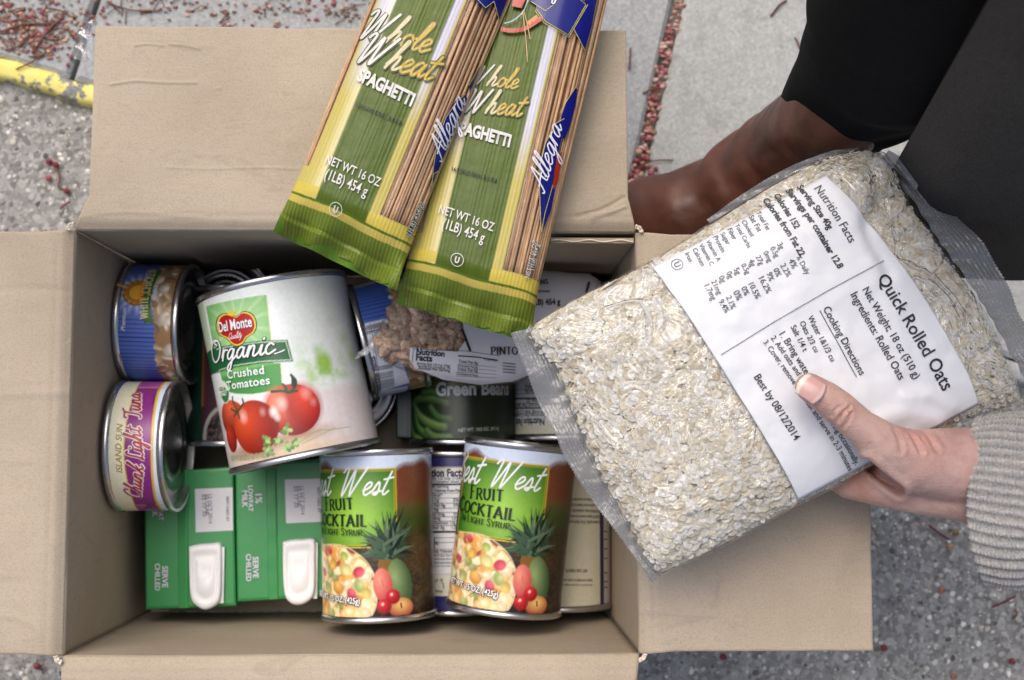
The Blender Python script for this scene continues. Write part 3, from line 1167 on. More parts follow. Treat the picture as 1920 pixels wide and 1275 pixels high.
def wall(name, p0, p1, out_, seed, z0=.004, z1=BH - .005):
    """board whose inner face runs p0-p1; out_ points away from the inside"""
    p0, p1, out_ = np.array(p0, float), np.array(p1, float), np.array(out_, float)
    n, m = 70, 44
    t = np.linspace(0, 1, n)[:, None]; zz = np.linspace(0, 1, m)[None]
    A = p0[0] + (p1[0] - p0[0]) * t + 0 * zz; B = p0[1] + (p1[1] - p0[1]) * t + 0 * zz
    z = z0 + (z1 - z0) * zz + 0 * t
    L = np.linalg.norm(p1 - p0)
    bulge = .0022 * np.sin(np.pi * t) * np.sin(np.pi * zz) * (1 if seed % 2 else .6) + .0016 * wob(t * L * 1.5, z, seed) * np.minimum(1, 8 * t * (1 - t))
    inn = np.stack([A + out_[0] * bulge, B + out_[1] * bulge, z], -1)
    ou = np.stack([A + out_[0] * (bulge + TH), B + out_[1] * (bulge + TH), z], -1)
    mb = MB()
    mb.grid(inn)
    mb.grid(ou[::-1])
    k = n * m
    F = []
    I = np.arange(k).reshape(n, m); J = k + np.arange(k).reshape(n, m)[::-1]
    for i in range(n - 1):
        F.append([I[i, -1], J[i, -1], J[i + 1, -1], I[i + 1, -1]])
        F.append([I[i, 0], I[i + 1, 0], J[i + 1, 0], J[i, 0]])
    for j in range(m - 1):
        F.append([I[0, j], J[0, j], J[0, j + 1], I[0, j + 1]])
        F.append([I[-1, j + 1], J[-1, j + 1], J[-1, j], I[-1, j]])
    mb.f += [[int(x) for x in f] for f in F]; mb.m += [0] * len(F)
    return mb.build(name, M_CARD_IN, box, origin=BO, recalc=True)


wall('side_wall', (BX0, BY0), (BX0, BY1), (-1, 0), 1)
wall('side_wall', (BX1, BY0), (BX1, BY1), (1, 0), 2)
wall('end_wall', (BX0 + .0002, BY0), (BX1 - .0002, BY0), (0, -1), 3)
wall('end_wall', (BX0 + .0002, BY1), (BX1 - .0002, BY1), (0, 1), 4)
mb = MB()
mb.box((BX0 + .0004, BY0 + .0004, .0006), (BX1 - .0004, BY1 - .0004, .004))
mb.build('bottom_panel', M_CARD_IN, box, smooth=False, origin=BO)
# glued side lap on the inside of the far wall, its torn edge on top
mb = MB()
xa = P(1033, 432, .205)[0]
mb.box((xa, BY1 - .0058, .012), (BX1 - .0008, BY1 - .0026, .2015))
mb.build('glued_tab', M_CARD_IN, box, smooth=False, origin=BO)
mb = MB()
tt = np.linspace(0, 1, 24)
mb.tube(np.stack([xa + (BX1 - .001 - xa) * tt, BY1 - .0046 + .0006 * np.sin(tt * 17), .2026 + .0005 * np.sin(tt * 31)], 1), .0005, seg=5)
mb.build('torn_edge', M_FLUTE, box, origin=BO)


def flap(p0, p1, out_, depth, z_end, seed, inset=(.004, .004), curl=0.0, ridges=(), nl=120, ns=60, rings=(), edge_w=.0006, mat=None):
    """flap hinged on the rim p0-p1, lying outwards"""
    p0, p1, out_ = np.array(p0, float), np.array(p1, float), np.array(out_, float)
    L = np.linalg.norm(p1 - p0)
    d = (p1 - p0) / L
    t = np.linspace(0, 1, nl)
    s = np.concatenate([[0, .0012, .0028, .0048, .0068, .008, .0092], .0105 + (depth - .0105) * np.linspace(0, 1, ns) ** 1.0])
    T, S = np.meshgrid(t, s, indexing='ij')
    ins = np.clip(S / .02, 0, 1)
    a = T * L
    lo, hi = inset[0] * ins, L - inset[1] * ins
    a = lo + (hi - lo) * T
    ex = S + edge_w * 2 * wob(a * 6, S * 0, seed) * (S > depth - .004)
    z = BH - .005 + .0052 * (1 - np.exp(-(S / .0042) ** 1.5)) - .0005 * np.exp(-((S - .0085) / .0012) ** 2)
    fr = S / depth
    z = z + (z_end - BH) * fr + curl * fr ** 2 + .003 * wob(a * 1.6, S * 1.6, seed) * np.clip(S / .02, 0, 1) + .0005 * wob(a * 12, S * 12, seed + 5)
    X = p0[0] + d[0] * a + out_[0] * ex
    Y = p0[1] + d[1] * a + out_[1] * ex
    for pts_, hgt, sg in ridges:
        q = np.array([P(x, y, BH)[:2] for x, y in pts_])
        if len(q) > 2:
            q = catmull(q, 4)
        dd = sd_line(X, Y, q)
        z = z + hgt * np.exp(-(dd / sg) ** 2)
    for (c, r_, hgt, a0, a1) in rings:
        q = P(c[0], c[1], BH)
        dd = np.hypot(X - q[0], Y - q[1])
        an = np.degrees(np.arctan2(Y - q[1], X - q[0]))
        msk = np.exp(-(np.maximum(0, np.abs((an - (a0 + a1) / 2 + 180) % 360 - 180) - abs(a1 - a0) / 2) / 25) ** 2)
        z = z - hgt * msk / (1 + np.exp((dd - r_) / .0012)) + hgt * .0 * dd
    up = np.stack([X, Y, z], -1)
    if np.cross(d, out_) < 0:
        up = up[::-1]
    mb = MB()
    mb.grid(up)
    o = mb.build('flap', mat or M_CARD, box, origin=BO)
    solidify(o, TH * .8, -1)
    return o


top_r = [([(250, 82), (278, 79), (304, 83)], .0007, .0007), ([(316, 80), (345, 83), (372, 89)], .0008, .0007), ([(250, 82), (243, 100), (250, 122)], .0003, .0010),
         ([(205, 156), (250, 149), (300, 152), (366, 153)], .0008, .0008), ([(313, 313), (400, 316), (480, 313), (560, 316)], .0004, .0007), ([(402, 164), (412, 162)], .0005, .0007),
         ([(145, 406), (230, 398), (300, 402), (380, 407)], .0007, .0008),
         ([(1080, 405), (1130, 392), (1170, 370)], -.0012, .0010), ([(1110, 408), (1150, 396), (1172, 388)], .0012, .0010)]
flap((BX0, BY1), (BX1, BY1), (0, 1), .123, BH - .004, 21, (.009, .005), ridges=top_r, nl=300, ns=170)
flap((BX0, BY0), (BX0, BY1), (-1, 0), .124, BH + .003, 22, (.002, .002), nl=150, ns=70,
     ridges=[([(0, 545), (60, 541), (128, 546)], -.0005, .0014), ([(0, 740), (128, 737)], .0006, .002), ([(0, 1150), (60, 1170), (105, 1212)], .0006, .0016)])
flap((BX1, BY0), (BX1, BY1), (1, 0), .1355, BH + .001, 23, (.002, .002), nl=170, ns=100,
     rings=[((1345, 1108), .0125, .0011, -80, 60), ((1628, 1090), .0165, .0012, 120, 250)], ridges=[([(1212, 1235), (1218, 1150), (1212, 1060)], .0005, .0014)])
flap((BX0, BY0), (BX1, BY0), (0, -1), .124, BH + .002, 24, (.001, .003), nl=150, ns=60,
     ridges=[([(130, 1240), (600, 1243), (1190, 1246)], .0004, .001)])

# torn fibres at the four corners of the rim
for cx, cy, sx, sy in ((BX0, BY1, -1, 1), (BX1, BY1, 1, 1), (BX0, BY0, -1, -1), (BX1, BY0, 1, -1)):
    mb = MB()
    for k in range(4):
        a = rnd.uniform(0, 1.6)
        r_ = .0035 + .0018 * k / 3
        q = [(cx + sx * r_ * math.cos(x) * .9 - sx * .001, cy + sy * r_ * math.sin(x) * .9 - sy * .001, BH - .001 + .0012 * k / 3 + .0008 * math.sin(9 * x + a)) for x in np.linspace(.1, 1.45, 9)]
        mb.tube(q, .0004 + .0002 * rnd.random(), seg=4)
    mb.build('torn_corner', M_FLUTE, box, origin=BO)

# scrap of clear tape still stuck to the far left corner of the flap
M_TAPE = m_film('clear tape', gloss=.8, scale=160, dust=.25, haze=.14, bumpd=.002)
n, m = 16, 22
tp = [P(174, 38, BH - .004), P(150, 52, BH - .006), P(140, 112, BH - .012), P(171, 118, BH - .005)]
mb = MB()
G = np.zeros((n, m, 3))
for i in range(n):
    for j in range(m):
        u, v = i / (n - 1), j / (m - 1)
        q = (1 - u) * ((1 - v) * tp[0] + v * tp[3]) + u * ((1 - v) * tp[1] + v * tp[2])
        q = q + np.array([.0009 * math.sin(v * 19) * u, .0006 * math.sin(u * 9), .0014 * math.sin(v * 14 + u * 5) * u])
        G[i, j] = q
mb.grid(G)
mb.build('tape', M_TAPE, box, origin=BO)
mb = MB()
# ------------------------------------------------------------------ tins
M_TIN = m_tin()
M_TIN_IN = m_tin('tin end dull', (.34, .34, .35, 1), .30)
M_PAPER = m_print('printed paper label', .3, .5, gain=1.12)


def zoomer(ox, oy, s):
    return lambda x, y: (ox + x / s, oy + y / s)


Z4 = zoomer(180, 460, 2.898); Z5 = zoomer(620, 400, 2.771); Z6 = zoomer(200, 820, 3.037); Z7 = zoomer(580, 780, 2.771)
ZC = zoomer(180, 480, 5.1); ZU = zoomer(180, 700, 4.72); ZB = zoomer(640, 500, 4.904)
Z2 = zoomer(480, 0, 2.656); ZS = zoomer(490, 340, 4.903); ZQ = zoomer(870, 0, 6.377)


def frame(center, yaxis, roll=0.0):
    """local Y along the tin, local Z facing up as far as it can, turned by roll about Y"""
    y = np.array(yaxis, float); y /= np.linalg.norm(y)
    z = np.array([0, 0, 1.0]); z -= y * (z @ y)
    if np.linalg.norm(z) < .2:
        z = np.array([0, 1.0, 0]); z -= y * (z @ y)
    z /= np.linalg.norm(z)
    x = np.cross(y, z)
    M = np.array([x, y, z]).T
    c, s = math.cos(roll), math.sin(roll)
    M = M @ np.array([[c, 0, s], [0, 1, 0], [-s, 0, c]])
    return M, np.array(center, float)


class Can:
    def __init__(s, label, center, yaxis, r, h, roll=0.0, name='tin_can', cat='tin', group=None, rim=.0034, dull=False, bead=False, ridges=0, src=None):
        s.M, s.c = frame(center, yaxis, roll)
        s.r, s.h, s.rim = r, h, rim
        mt = Matrix([[s.M[i][0], s.M[i][1], s.M[i][2], s.c[i]] for i in range(3)] + [[0, 0, 0, 1]])
        s.o = thing(name, label, cat, mat=mt, group=group)
        if src is None:
            s.body(bead)

    def surf(s, u, v, off=0):
        th = u / s.r
        rr_ = s.r + off
        return np.stack([rr_ * np.sin(th), v + 0 * th, rr_ * np.cos(th)], -1)

    def hit(s, px, py):
        d = ray(px, py)
        o = (CAM - s.c) @ s.M
        d = d @ s.M
        a = d[0] ** 2 + d[2] ** 2; b = 2 * (o[0] * d[0] + o[2] * d[2]); c = o[0] ** 2 + o[2] ** 2 - s.r ** 2
        disc = b * b - 4 * a * c
        if disc < 0:
            disc = 0
        t = (-b - math.sqrt(disc)) / (2 * a)
        q = o + d * t
        return (s.r * math.atan2(q[0], q[2]), q[1])

    def body(s, bead):
        r, h = s.r, s.h / 2
        rm = .0011
        def end():
            # profile (radius, distance inside from the rim top)
            return [(0, .0042), (r * .42, .0042), (r * .44, .0036), (r * .52, .0036), (r * .54, .0042), (r * .66, .0042), (r * .68, .0035), (r * .76, .0035),
                    (r * .78, .0044), (r * .88, .0044), (r * .935, .0052), (r * .95, .0048), (r * .965, .0006), (r * .975, 0.0), (r + rm * .6, 0.0), (r + rm, .0006), (r + rm, .0028), (r + rm * .5, .0034), (r - .0004, .0040)]
        top = [(a, h - b) for a, b in end()]
        bot = [(a, -h + b) for a, b in end()][::-1]
        if bead:
            mid = []
            for k in range(9):
                v = (h - .012) * (1 - 2 * k / 8)
                mid += [(r - .0004, v + .0014), (r - .0012, v), (r - .0004, v - .0014)]
        else:
            mid = [(r - .0005, h - .006), (r - .0005, -h + .006)]
        prof = top + mid + bot
        seg = 96
        th = np.arange(seg) * 2 * math.pi / seg
        G = np.zeros((seg, len(prof), 3))
        for j, (a, v) in enumerate(prof):
            G[:, j, 0] = a * np.sin(th); G[:, j, 2] = a * np.cos(th); G[:, j, 1] = v
        nt_ = 13
        mb = MB()
        mb.grid(G, closed=True)
        npr = len(prof)
        # the recessed ends carry a duller lacquer
        nq = npr - 1
        mats = []
        for i in range(seg):
            for j in range(nq):
                pass
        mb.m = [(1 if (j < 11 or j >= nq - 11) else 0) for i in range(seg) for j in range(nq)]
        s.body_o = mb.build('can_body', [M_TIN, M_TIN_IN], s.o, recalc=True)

    def label(s, paint, v0=None, v1=None, cell=.0005, half=None, mat=None, name='paper_label', cols=None):
        """paint(P) draws on a Paint whose u,v are label coordinates"""
        h = s.h / 2
        v0 = -h + .0042 if v0 is None else v0
        v1 = h - .0042 if v1 is None else v1
        half = half or s.r * 1.85
        nu = max(24, int(2 * half / cell)); nv = max(8, int((v1 - v0) / cell))
        u = np.linspace(-half, half, nu)
        rest = np.linspace(half, 2 * math.pi * s.r - half, 14)[1:-1]
        u = np.concatenate([u, rest])
        v = np.linspace(v0, v1, nv)
        U, V = np.meshgrid(u, v, indexing='ij')
        p = Paint(U, V, (200, 200, 200))
        paint(p)
        W = s.surf(U, V, .00006)
        mb = MB()
        mb.grid(W, col=np.clip(p.c, 0, 1), closed=True)
        s.lab = mb.build(name, mat or M_PAPER, s.o)
        return s.lab

    def print(s, su=.004, sv=0):
        return Print(s.surf, s.hit, su, sv, base=.00014)


def copy_parts(src, dst):
    for ch in src.children:
        c = ch.copy()
        COL.objects.link(c)
        c.parent = dst


WHITE, BLACK = ink((236, 238, 240)), ink((22, 22, 24))

# ---- fruit cocktail tins ------------------------------------------------------------
gF = 'fruit cocktail tins lying on the other tins'
c2b, c2t = P(945, 1138, .104), P(977, 838, .104)
ax2 = (c2t - c2b); ax2 /= np.linalg.norm(ax2)
ax2 = ax2 + np.array([0, 0, .03])
fr2 = Can('right fruit cocktail tin, tilted clockwise, showing all of its green panel', P(961, 985, .1035), ax2, .0372, .1105, group=gF)
F2 = lambda x, y: fr2.hit(*Z7(x, y))


def paint_fruit(p):
    u, v = p.u, p.v
    q = lambda *a: [F2(*x) for x in a]
    tr, br = F2(1250, 258), F2(1205, 560)
    vt = tr[1]; ur = tr[0]
    vb = F2(1100, 662)[1]
    # backdrop: sky, red hill, field, dark soil
    t = (v - vb) / (vt - vb)
    p.c[:] = np.array(lin((200, 214, 235))[:3])
    hill = 1.02 + .10 * np.sin((u - ur) / .012) + .02 * np.sin(u / .003)
    p.lay((hill - t) * 12, (122, 68, 44))
    n = fbm(u * 900, v * 900, 3)
    p.lay(np.clip((hill - t) * 25, 0, 1) * n * .7, (84, 48, 32))
    p.lay((.62 - t) * 6, (84, 82, 40))
    p.lay((.52 - t) * 6, (58, 72, 30))
    p.lay((.30 - t) * 6, (50, 44, 22))
    p.lay((.05 - t) * 4, (60, 42, 24))
    p.lay((-.15 - t) * 4, (36, 26, 20))
    p.lay(np.clip((.3 - t) * 4, 0, 1) * (fbm(u * 700, v * 700, 8) > .55) * .35, (96, 74, 42))
    # the panel
    ul = ur - .068
    d = sd_poly(u, v, [(ul, vb), (ur, vb), (ur, vt), (ul, vt)])
    p.lay(.5 - d / .0004, (196, 170, 40))
    p.lay(.5 - (d + .0009) / .0004, (52, 100, 30))
    p.lay(.5 - (d + .0015) / .0004, (200, 178, 50))
    gx = np.clip(1 - np.abs(u - (ul + ur) / 2 - .006) / .036, 0, 1); gy = np.clip(1 - np.abs(t - .38) / .62, 0, 1)
    k = (gx * gy)[..., None] ** .8
    gcol = np.array(lin((44, 104, 30))[:3]) * (1 - k) + np.array(lin((156, 204, 72))[:3]) * k
    a = np.clip(.5 - (d + .0019) / .0004, 0, 1)
    p.lay(a, gcol)
    # pineapple crown
    base = F2(1160, 700)
    r_ = np.random.default_rng(4)
    p.ell(F2(1150, 760), .007, .008, (126, 92, 34))
    for k_ in range(75):
        an = math.radians(r_.uniform(-15, 195))
        L = r_.uniform(.010, .0215) * (1.25 if 50 < math.degrees(an) < 130 else 1)
        o_ = np.array(base) + np.array([r_.uniform(-.004, .004), r_.uniform(-.004, .006)])
        tip = o_ + L * np.array([math.cos(an), math.sin(an) * 1.1])
        nn = np.array([-math.sin(an), math.cos(an)]) * .0010
        mid = (o_ + tip) / 2 + np.array([0, .0012])
        col = [(24, 44, 32), (40, 66, 44), (58, 84, 60), (18, 30, 24), (86, 108, 84)][r_.integers(0, 5)]
        p.poly([o_ - nn, mid - nn, tip, mid + nn, o_ + nn], col, soft=.0003)
    # bowl of mixed fruit with its glass rim
    bc, br_ = F2(800, 900), .0225
    e1 = [F2(640, 1050), F2(690, 640), F2(790, 600), F2(900, 618), F2(1010, 690), F2(1065, 780), F2(1078, 870), F2(1060, 960), F2(1030, 1010), F2(640, 1100)]
    inside = np.clip(.5 - sd_poly(u, v, e1) / .0004, 0, 1)
    left = np.clip(.5 - (u - F2(800, 800)[0]) / .0004, 0, 1) * np.clip((F2(800, 625)[1] - v) / .0005, 0, 1)
    inside = np.maximum(inside, left)
    save = p.c.copy()
    p.c[:] = np.array(lin((214, 158, 88))[:3])
    P_ = [(232, 206, 140), (228, 176, 92), (236, 222, 180), (220, 200, 160), (204, 96, 98), (176, 188, 118), (232, 190, 120), (240, 214, 156), (230, 196, 130), (190, 196, 134), (230, 160, 82), (232, 222, 190), (224, 176, 100), (238, 210, 160)]
    for k_ in range(190):
        cu, cv = r_.uniform(-.068, F2(1080, 800)[0] + .004), r_.uniform(-.056, F2(790, 590)[1])
        col = P_[r_.integers(0, len(P_))]
        rad = r_.uniform(.0040, .0074)
        dark = tuple(int(x * .72) for x in col)
        if col in ((204, 96, 98), (176, 188, 118), (190, 196, 134)):
            p.ball((cu, cv), rad * .62, rad * .55, dark, col, soft=.0014)
        else:
            an = r_.uniform(0, 6)
            pts = [(cu + rad * f_ * math.cos(an + a_), cv + rad * f_ * math.sin(an + a_)) for a_, f_ in ((0, 1.3), (1.7, .8), (2.6, .9), (4.3, .8))]
            p.poly([(x + .0003, y - .0004) for x, y in pts], dark, soft=.0006)
            p.poly(pts, col, soft=.0007)
            p.ell((cu - .0008, cv + .0008), rad * .35, rad * .3, (250, 240, 210), soft=.002, a=.6)
    for (zx, zy, rad, col) in [(835, 635, .0032, (214, 64, 80)), (920, 680, .0034, (178, 200, 90)), (990, 775, .0044, (226, 60, 84)), (920, 750, .0046, (246, 226, 140)), (985, 850, .0042, (180, 196, 110)),
                               (935, 885, .0042, (222, 70, 90)), (860, 840, .005, (240, 170, 70)), (800, 830, .0036, (190, 196, 110)), (1020, 890, .004, (236, 200, 90)), (780, 745, .003, (214, 64, 80)), (850, 710, .004, (240, 180, 70))]:
        p.ball(F2(zx, zy), rad * .95, rad * .78, tuple(int(x * .78) for x in col), tuple(min(255, int(x * .8 + 52)) for x in col), rot=zx, soft=.0012)
    fruit = p.c.copy()
    p.c = save
    p.lay(inside, fruit)
    p.line(catmull([F2(780, 600), F2(900, 618), F2(1010, 690), F2(1065, 780), F2(1078, 870), F2(1060, 960), F2(1032, 1010)], 5), .0006, (232, 214, 180), a=.8)
    # mango, peach, cherries, apple half
    p.ball(F2(1195, 850), .0080, .0145, (58, 86, 52), (142, 166, 108), rot=.25, lit=(-.4, .3))
    p.ball(F2(1108, 860), .0062, .0108, (190, 72, 74), (236, 150, 128), rot=.1)
    p.line([F2(1105, 830), F2(1110, 870)], .0004, (120, 60, 40), a=.7)
    p.ball(F2(1182, 985), .0085, .0062, (150, 40, 34), (240, 196, 120), lit=(0, .3))
    p.line([F2(1182, 965), F2(1182, 985)], .0012, (90, 50, 30))
    for c_ in ((1150, 925), (1100, 970)):
        p.ball(F2(*c_), .0047, .0047, (138, 14, 22), (226, 50, 52))
        p.ell((F2(*c_)[0] - .001, F2(*c_)[1] + .0014), .0008, .0008, (255, 220, 215), soft=.001)


def letter_fruit(pr):
    gold, dk = ink((198, 176, 62)), ink((18, 44, 16))
    pr.script('West', Z7(935, 362), Z7(1192, 392), WHITE, .15, .3, hs=1.05)
    w0, w1 = np.array(fr2.hit(*Z7(935, 362))), np.array(fr2.hit(*Z7(1192, 392)))
    e = (w1 - w0) / np.linalg.norm(w1 - w0)
    L = np.linalg.norm(w1 - w0)
    pr.script('Best', w0 - e * (L * 1.12), w0 - e * L * .26, WHITE, .15, .3, hs=1.15, px=False)
    f0, f1 = np.array(fr2.hit(*Z7(836, 428))), np.array(fr2.hit(*Z7(1012, 443)))
    pr.roman('FRUIT', f0, f1, dk, .19, .08, px=False, hs=1.0)
    k1 = np.array(fr2.hit(*Z7(1074, 545)))
    kk = np.array(fr2.hit(*Z7(822, 500)))
    ee = (k1 - kk) / np.linalg.norm(k1 - kk)
    pr.roman('COCKTAIL', k1 - ee * .0475, k1, dk, .19, .08, px=False)
    s1 = np.array(fr2.hit(*Z7(1040, 588))); s0 = np.array(fr2.hit(*Z7(820, 545)))
    ee = (s1 - s0) / np.linalg.norm(s1 - s0)
    pr.roman('IN LIGHT SYRUP', s1 - ee * .0375, s1, dk, .17, .08, px=False)
    n0, n1 = np.array(fr2.hit(*Z7(748, 858))), np.array(fr2.hit(*Z7(980, 942)))
    for b, mt in ((.085, ink((70, 44, 30))), (0.012, WHITE)):
        pr.text('NET WT. 15 OZ. (425g)', n0, n1, mt, bold=b + .012, px=False, hs=1.35)


fr2.label(paint_fruit)
pr = fr2.print()
letter_fruit(pr)
pr.build('lettering', fr2.o)
c1b, c1t = P(713, 1140, .093), P(706, 858, .093)
u_edge = fr2.hit(*Z7(1235, 400))[0]
tmp = Can.__new__(Can); tmp.M, tmp.c = frame(P(708, 1000, .0925), c1t - c1b); tmp.r = .0372
roll1 = (tmp.hit(744, 940)[0] - u_edge) / .0372
fr1 = Can('left fruit cocktail tin beside the green milk cartons, its panel partly turned away', P(708, 998, .0925), c1t - c1b, .0372, .1105, roll=roll1, group=gF, src=fr2)
copy_parts(fr2.o, fr1.o)

# ---- crushed tomatoes ------------------------------------------------------------
tb, tt_ = P(571, 848, .113), P(511, 548, .113)
tom = Can('large white and green tin of organic crushed tomatoes with two red tomatoes pictured', P(541, 699, .113), tt_ - tb, .0488, .116)
T4 = lambda x, y: tom.hit(*Z4(x, y))


def paint_tom(p):
    u, v = p.u, p.v
    # pale out-of-focus backdrop
    n = fbm(u * 60, v * 60, 5)[..., None]
    p.c[:] = np.array(lin((214, 222, 218))[:3]) * (1 - n) + np.array(lin((232, 238, 240))[:3]) * n
    for (x, y, rx, ry, c, a) in [(1240, 640, 45, 60, (150, 190, 90), .7), (1330, 700, 60, 22, (160, 196, 110), .7), (1170, 710, 25, 40, (176, 202, 140), .6), (1350, 500, 55, 40, (176, 204, 150), .55),
                                 (1200, 570, 22, 26, (150, 186, 110), .6), (1280, 400, 40, 40, (200, 214, 190), .6), (1390, 600, 40, 50, (182, 206, 160), .5), (1100, 560, 30, 60, (205, 218, 205), .5), (1120, 650, 30, 24, (190, 212, 165), .5)]:
        c0 = T4(x, y)
        s_ = 1 / 2.898 / 3000
        p.ell(c0, rx * s_ * (1.2), ry * s_ * 1.2, c, soft=.003, a=a * (.7 + .3 * math.sin(x)))
    m_ = (fbm(u * 260, v * 260, 9) - .5) * 3
    green = np.clip(1 - np.hypot(u - T4(1250, 660)[0], (v - T4(1250, 660)[1]) * 1.3) / .022, 0, 1)
    p.lay(np.clip(m_, 0, 1) * green, (140, 184, 78))
    # table top
    t0, t1 = T4(700, 860), T4(1440, 730)
    sd = (v - t0[1]) - (u - t0[0]) * (t1[1] - t0[1]) / (t1[0] - t0[0])
    p.lay(-sd / .006, (224, 216, 218))
    p.lay(np.clip(-sd / .006, 0, 1) * fbm(u * 300, v * 40, 2) * .4, (206, 190, 186))
    # warm board under the tomatoes
    p.ell(T4(1000, 1130), .045, .0085, (208, 186, 160), rot=-.05, soft=.006, a=.8)
    # left margin and the green panel
    pan = [T4(598, 332), T4(925, 268), T4(950, 505), T4(962, 640), T4(1002, 640), T4(1010, 765), T4(960, 790), T4(850, 808), T4(760, 805), T4(700, 790), T4(640, 560)]
    p.poly([(a + .0007, b - .0005) for a, b in pan], (224, 218, 176), soft=.0005)
    p.poly(pan, (110, 176, 96), soft=.0004)
    ins = np.clip(.5 - sd_poly(u, v, pan) / .0004, 0, 1)
    cc = T4(765, 430)
    d = np.hypot(u - cc[0], v - cc[1])
    an = np.arctan2(v - cc[1], u - cc[0])
    p.lay(ins * np.clip(1 - d / .026, 0, 1) * .8, (196, 226, 178))
    p.lay(ins * np.clip(np.sin(an * 13) - .3, 0, 1) * np.clip(1.2 - d / .03, 0, 1) * .5, (214, 236, 196))
    p.lay(ins * np.clip((T4(830, 665)[1] - v) / .002, 0, 1) * .75, (50, 132, 62))
    p.lay(np.clip(.5 - (u - T4(600, 400)[0]) / .0006, 0, 1) * np.clip((v - T4(640, 600)[1]) / .002, 0, 1), (188, 206, 178))
    # banner
    ban = [T4(600, 590), T4(640, 560), T4(780, 532), T4(900, 518), T4(1040, 514), T4(1070, 628), T4(900, 638), T4(760, 660), T4(655, 692), T4(600, 710)]
    p.poly([(a, b - .0004) for a, b in ban], (16, 60, 34), soft=.0012, a=.8)
    p.poly(ban, (24, 92, 52), soft=.0004)
    p.line([T4(655, 566), T4(780, 540), T4(900, 526), T4(1032, 522), T4(1060, 622), T4(900, 631), T4(760, 652), T4(668, 680)], .00045, (214, 226, 204))
    # shadow, then tomatoes
    p.ell(T4(850, 1110), .018, .004, (150, 96, 72), soft=.005, a=.8)
    p.ell(T4(1090, 1030), .02, .004, (170, 120, 100), soft=.005, a=.8)
    p.ball(T4(735, 940), .0140, .0115, (130, 34, 20), (222, 96, 60), lit=(.0, .6))
    p.ball(T4(735, 1050), .007, .009, (120, 26, 16), (200, 60, 36))
    p.ball(T4(1068, 892), .0172, .0160, (120, 16, 12), (232, 92, 58), rot=-.1, lit=(-.45, .35))
    p.ball(T4(1005, 880), .0095, .0125, (168, 40, 24), (240, 140, 110), rot=.2, lit=(-.2, .4), soft=.004)
    p.ball(T4(1130, 870), .0105, .0135, (150, 24, 16), (224, 74, 44), lit=(.1, .5), soft=.005)
    p.ball(T4(858, 988), .0172, .0168, (128, 22, 12), (222, 84, 46), rot=.1, lit=(-.35, .4))
    for (x, y, r_, a) in [(965, 905, .0022, .85), (1010, 860, .003, .35), (985, 935, .0012, .8), (800, 930, .0030, .3), (1180, 850, .0015, .2), (1140, 800, .003, .2), (905, 905, .0014, .3)]:
        p.ell(T4(x, y), r_, r_ * 1.3, (255, 236, 228), soft=.003, a=a)
    for st in ([(1030, 780), (1045, 800), (1080, 770), (1085, 735), (1060, 705)], [(1045, 800), (1010, 792), (955, 795)], [(1040, 800), (1030, 770), (1015, 755)], [(1050, 800), (1090, 790)]):
        p.line(catmull([T4(*x) for x in st], 5), .0017, (44, 72, 48))
    p.poly([T4(1060, 705), T4(1088, 730), T4(1085, 775), T4(1062, 765)], (30, 58, 44))
    for st in ([(770, 900), (745, 850), (742, 825)], [(770, 905), (800, 860), (795, 835)], [(765, 905), (735, 890)], [(770, 905), (780, 940)], [(768, 905), (750, 930)]):
        p.line(catmull([T4(*x) for x in st], 5), .0013, (56, 70, 40))
    # herb leaves
    r_ = np.random.default_rng(8)
    for (cx, cy) in ((930, 1065), (985, 1065), (1090, 1075), (1050, 1100), (935, 1110), (1035, 1000)):
        c0 = T4(cx, cy)
        for k in range(11):
            a = r_.uniform(0, 6.28); q = r_.uniform(0, .0032)
            col = [(132, 162, 92), (94, 132, 64), (168, 192, 126), (70, 104, 52)][k % 4]
            p.ell((c0[0] + q * math.cos(a), c0[1] + q * math.sin(a)), .0016, .0012, col, rot=a, soft=.0006)
    for st in ([(1110, 1070), (1200, 1010), (1290, 1000), (1380, 985)], [(1120, 1080), (1200, 1040), (1300, 990)], [(1060, 1110), (985, 1075)], [(1150, 1030), (1220, 1000)], [(1040, 1000), (1050, 1090)]):
        p.line(catmull([T4(*x) for x in st], 5), .0006, (150, 164, 96), a=.8)
    # seal and emblem
    c0 = T4(697, 798)
    p.ell(c0, .0058, .0072, (222, 230, 216), soft=.0004)
    p.ell(c0, .0053, .0066, (40, 122, 66), soft=.0004)
    p.lay(np.clip(.5 - (np.hypot((u - c0[0]) / .0053, (v - c0[1]) / .0066) - 1) * 12, 0, 1) * np.clip((v - c0[1]) / .0006, 0, 1), (216, 228, 210))


tom.label(paint_tom)
pr = tom.print()
yel, red, grn = ink((232, 196, 60)), ink((176, 26, 28)), ink((22, 84, 44))
emb = [(735, 378), (765, 386), (800, 362), (848, 376), (870, 425), (858, 472), (818, 500), (798, 532), (765, 546), (735, 532), (712, 505), (672, 484), (656, 440), (668, 392), (700, 372)]
ctr = np.array([764, 450])
for k_, mt in ((1.05, grn), (1.0, yel), (.91, red)):
    pr.poly([Z4(*(ctr + (np.array(e) - ctr) * k_)) for e in emb], mt, smooth=True)
pr.poly([Z4(715, 378), Z4(722, 358), Z4(734, 366), Z4(738, 345), Z4(748, 364), Z4(760, 352), Z4(758, 376), Z4(738, 386)], yel)
pr.text('Del Monte', Z4(670, 476), Z4(852, 442), BLACK, bold=.05, hs=1.5)
pr.text('Del Monte', Z4(672, 473), Z4(850, 440), WHITE, bold=.022, hs=1.55)
pr.script('Quality', Z4(722, 512), Z4(796, 498), WHITE, .16, .3, hs=1.0)
pr.script('Organic', Z4(640, 640), Z4(975, 588), ink((14, 50, 28)), .30, .12, hs=.80)
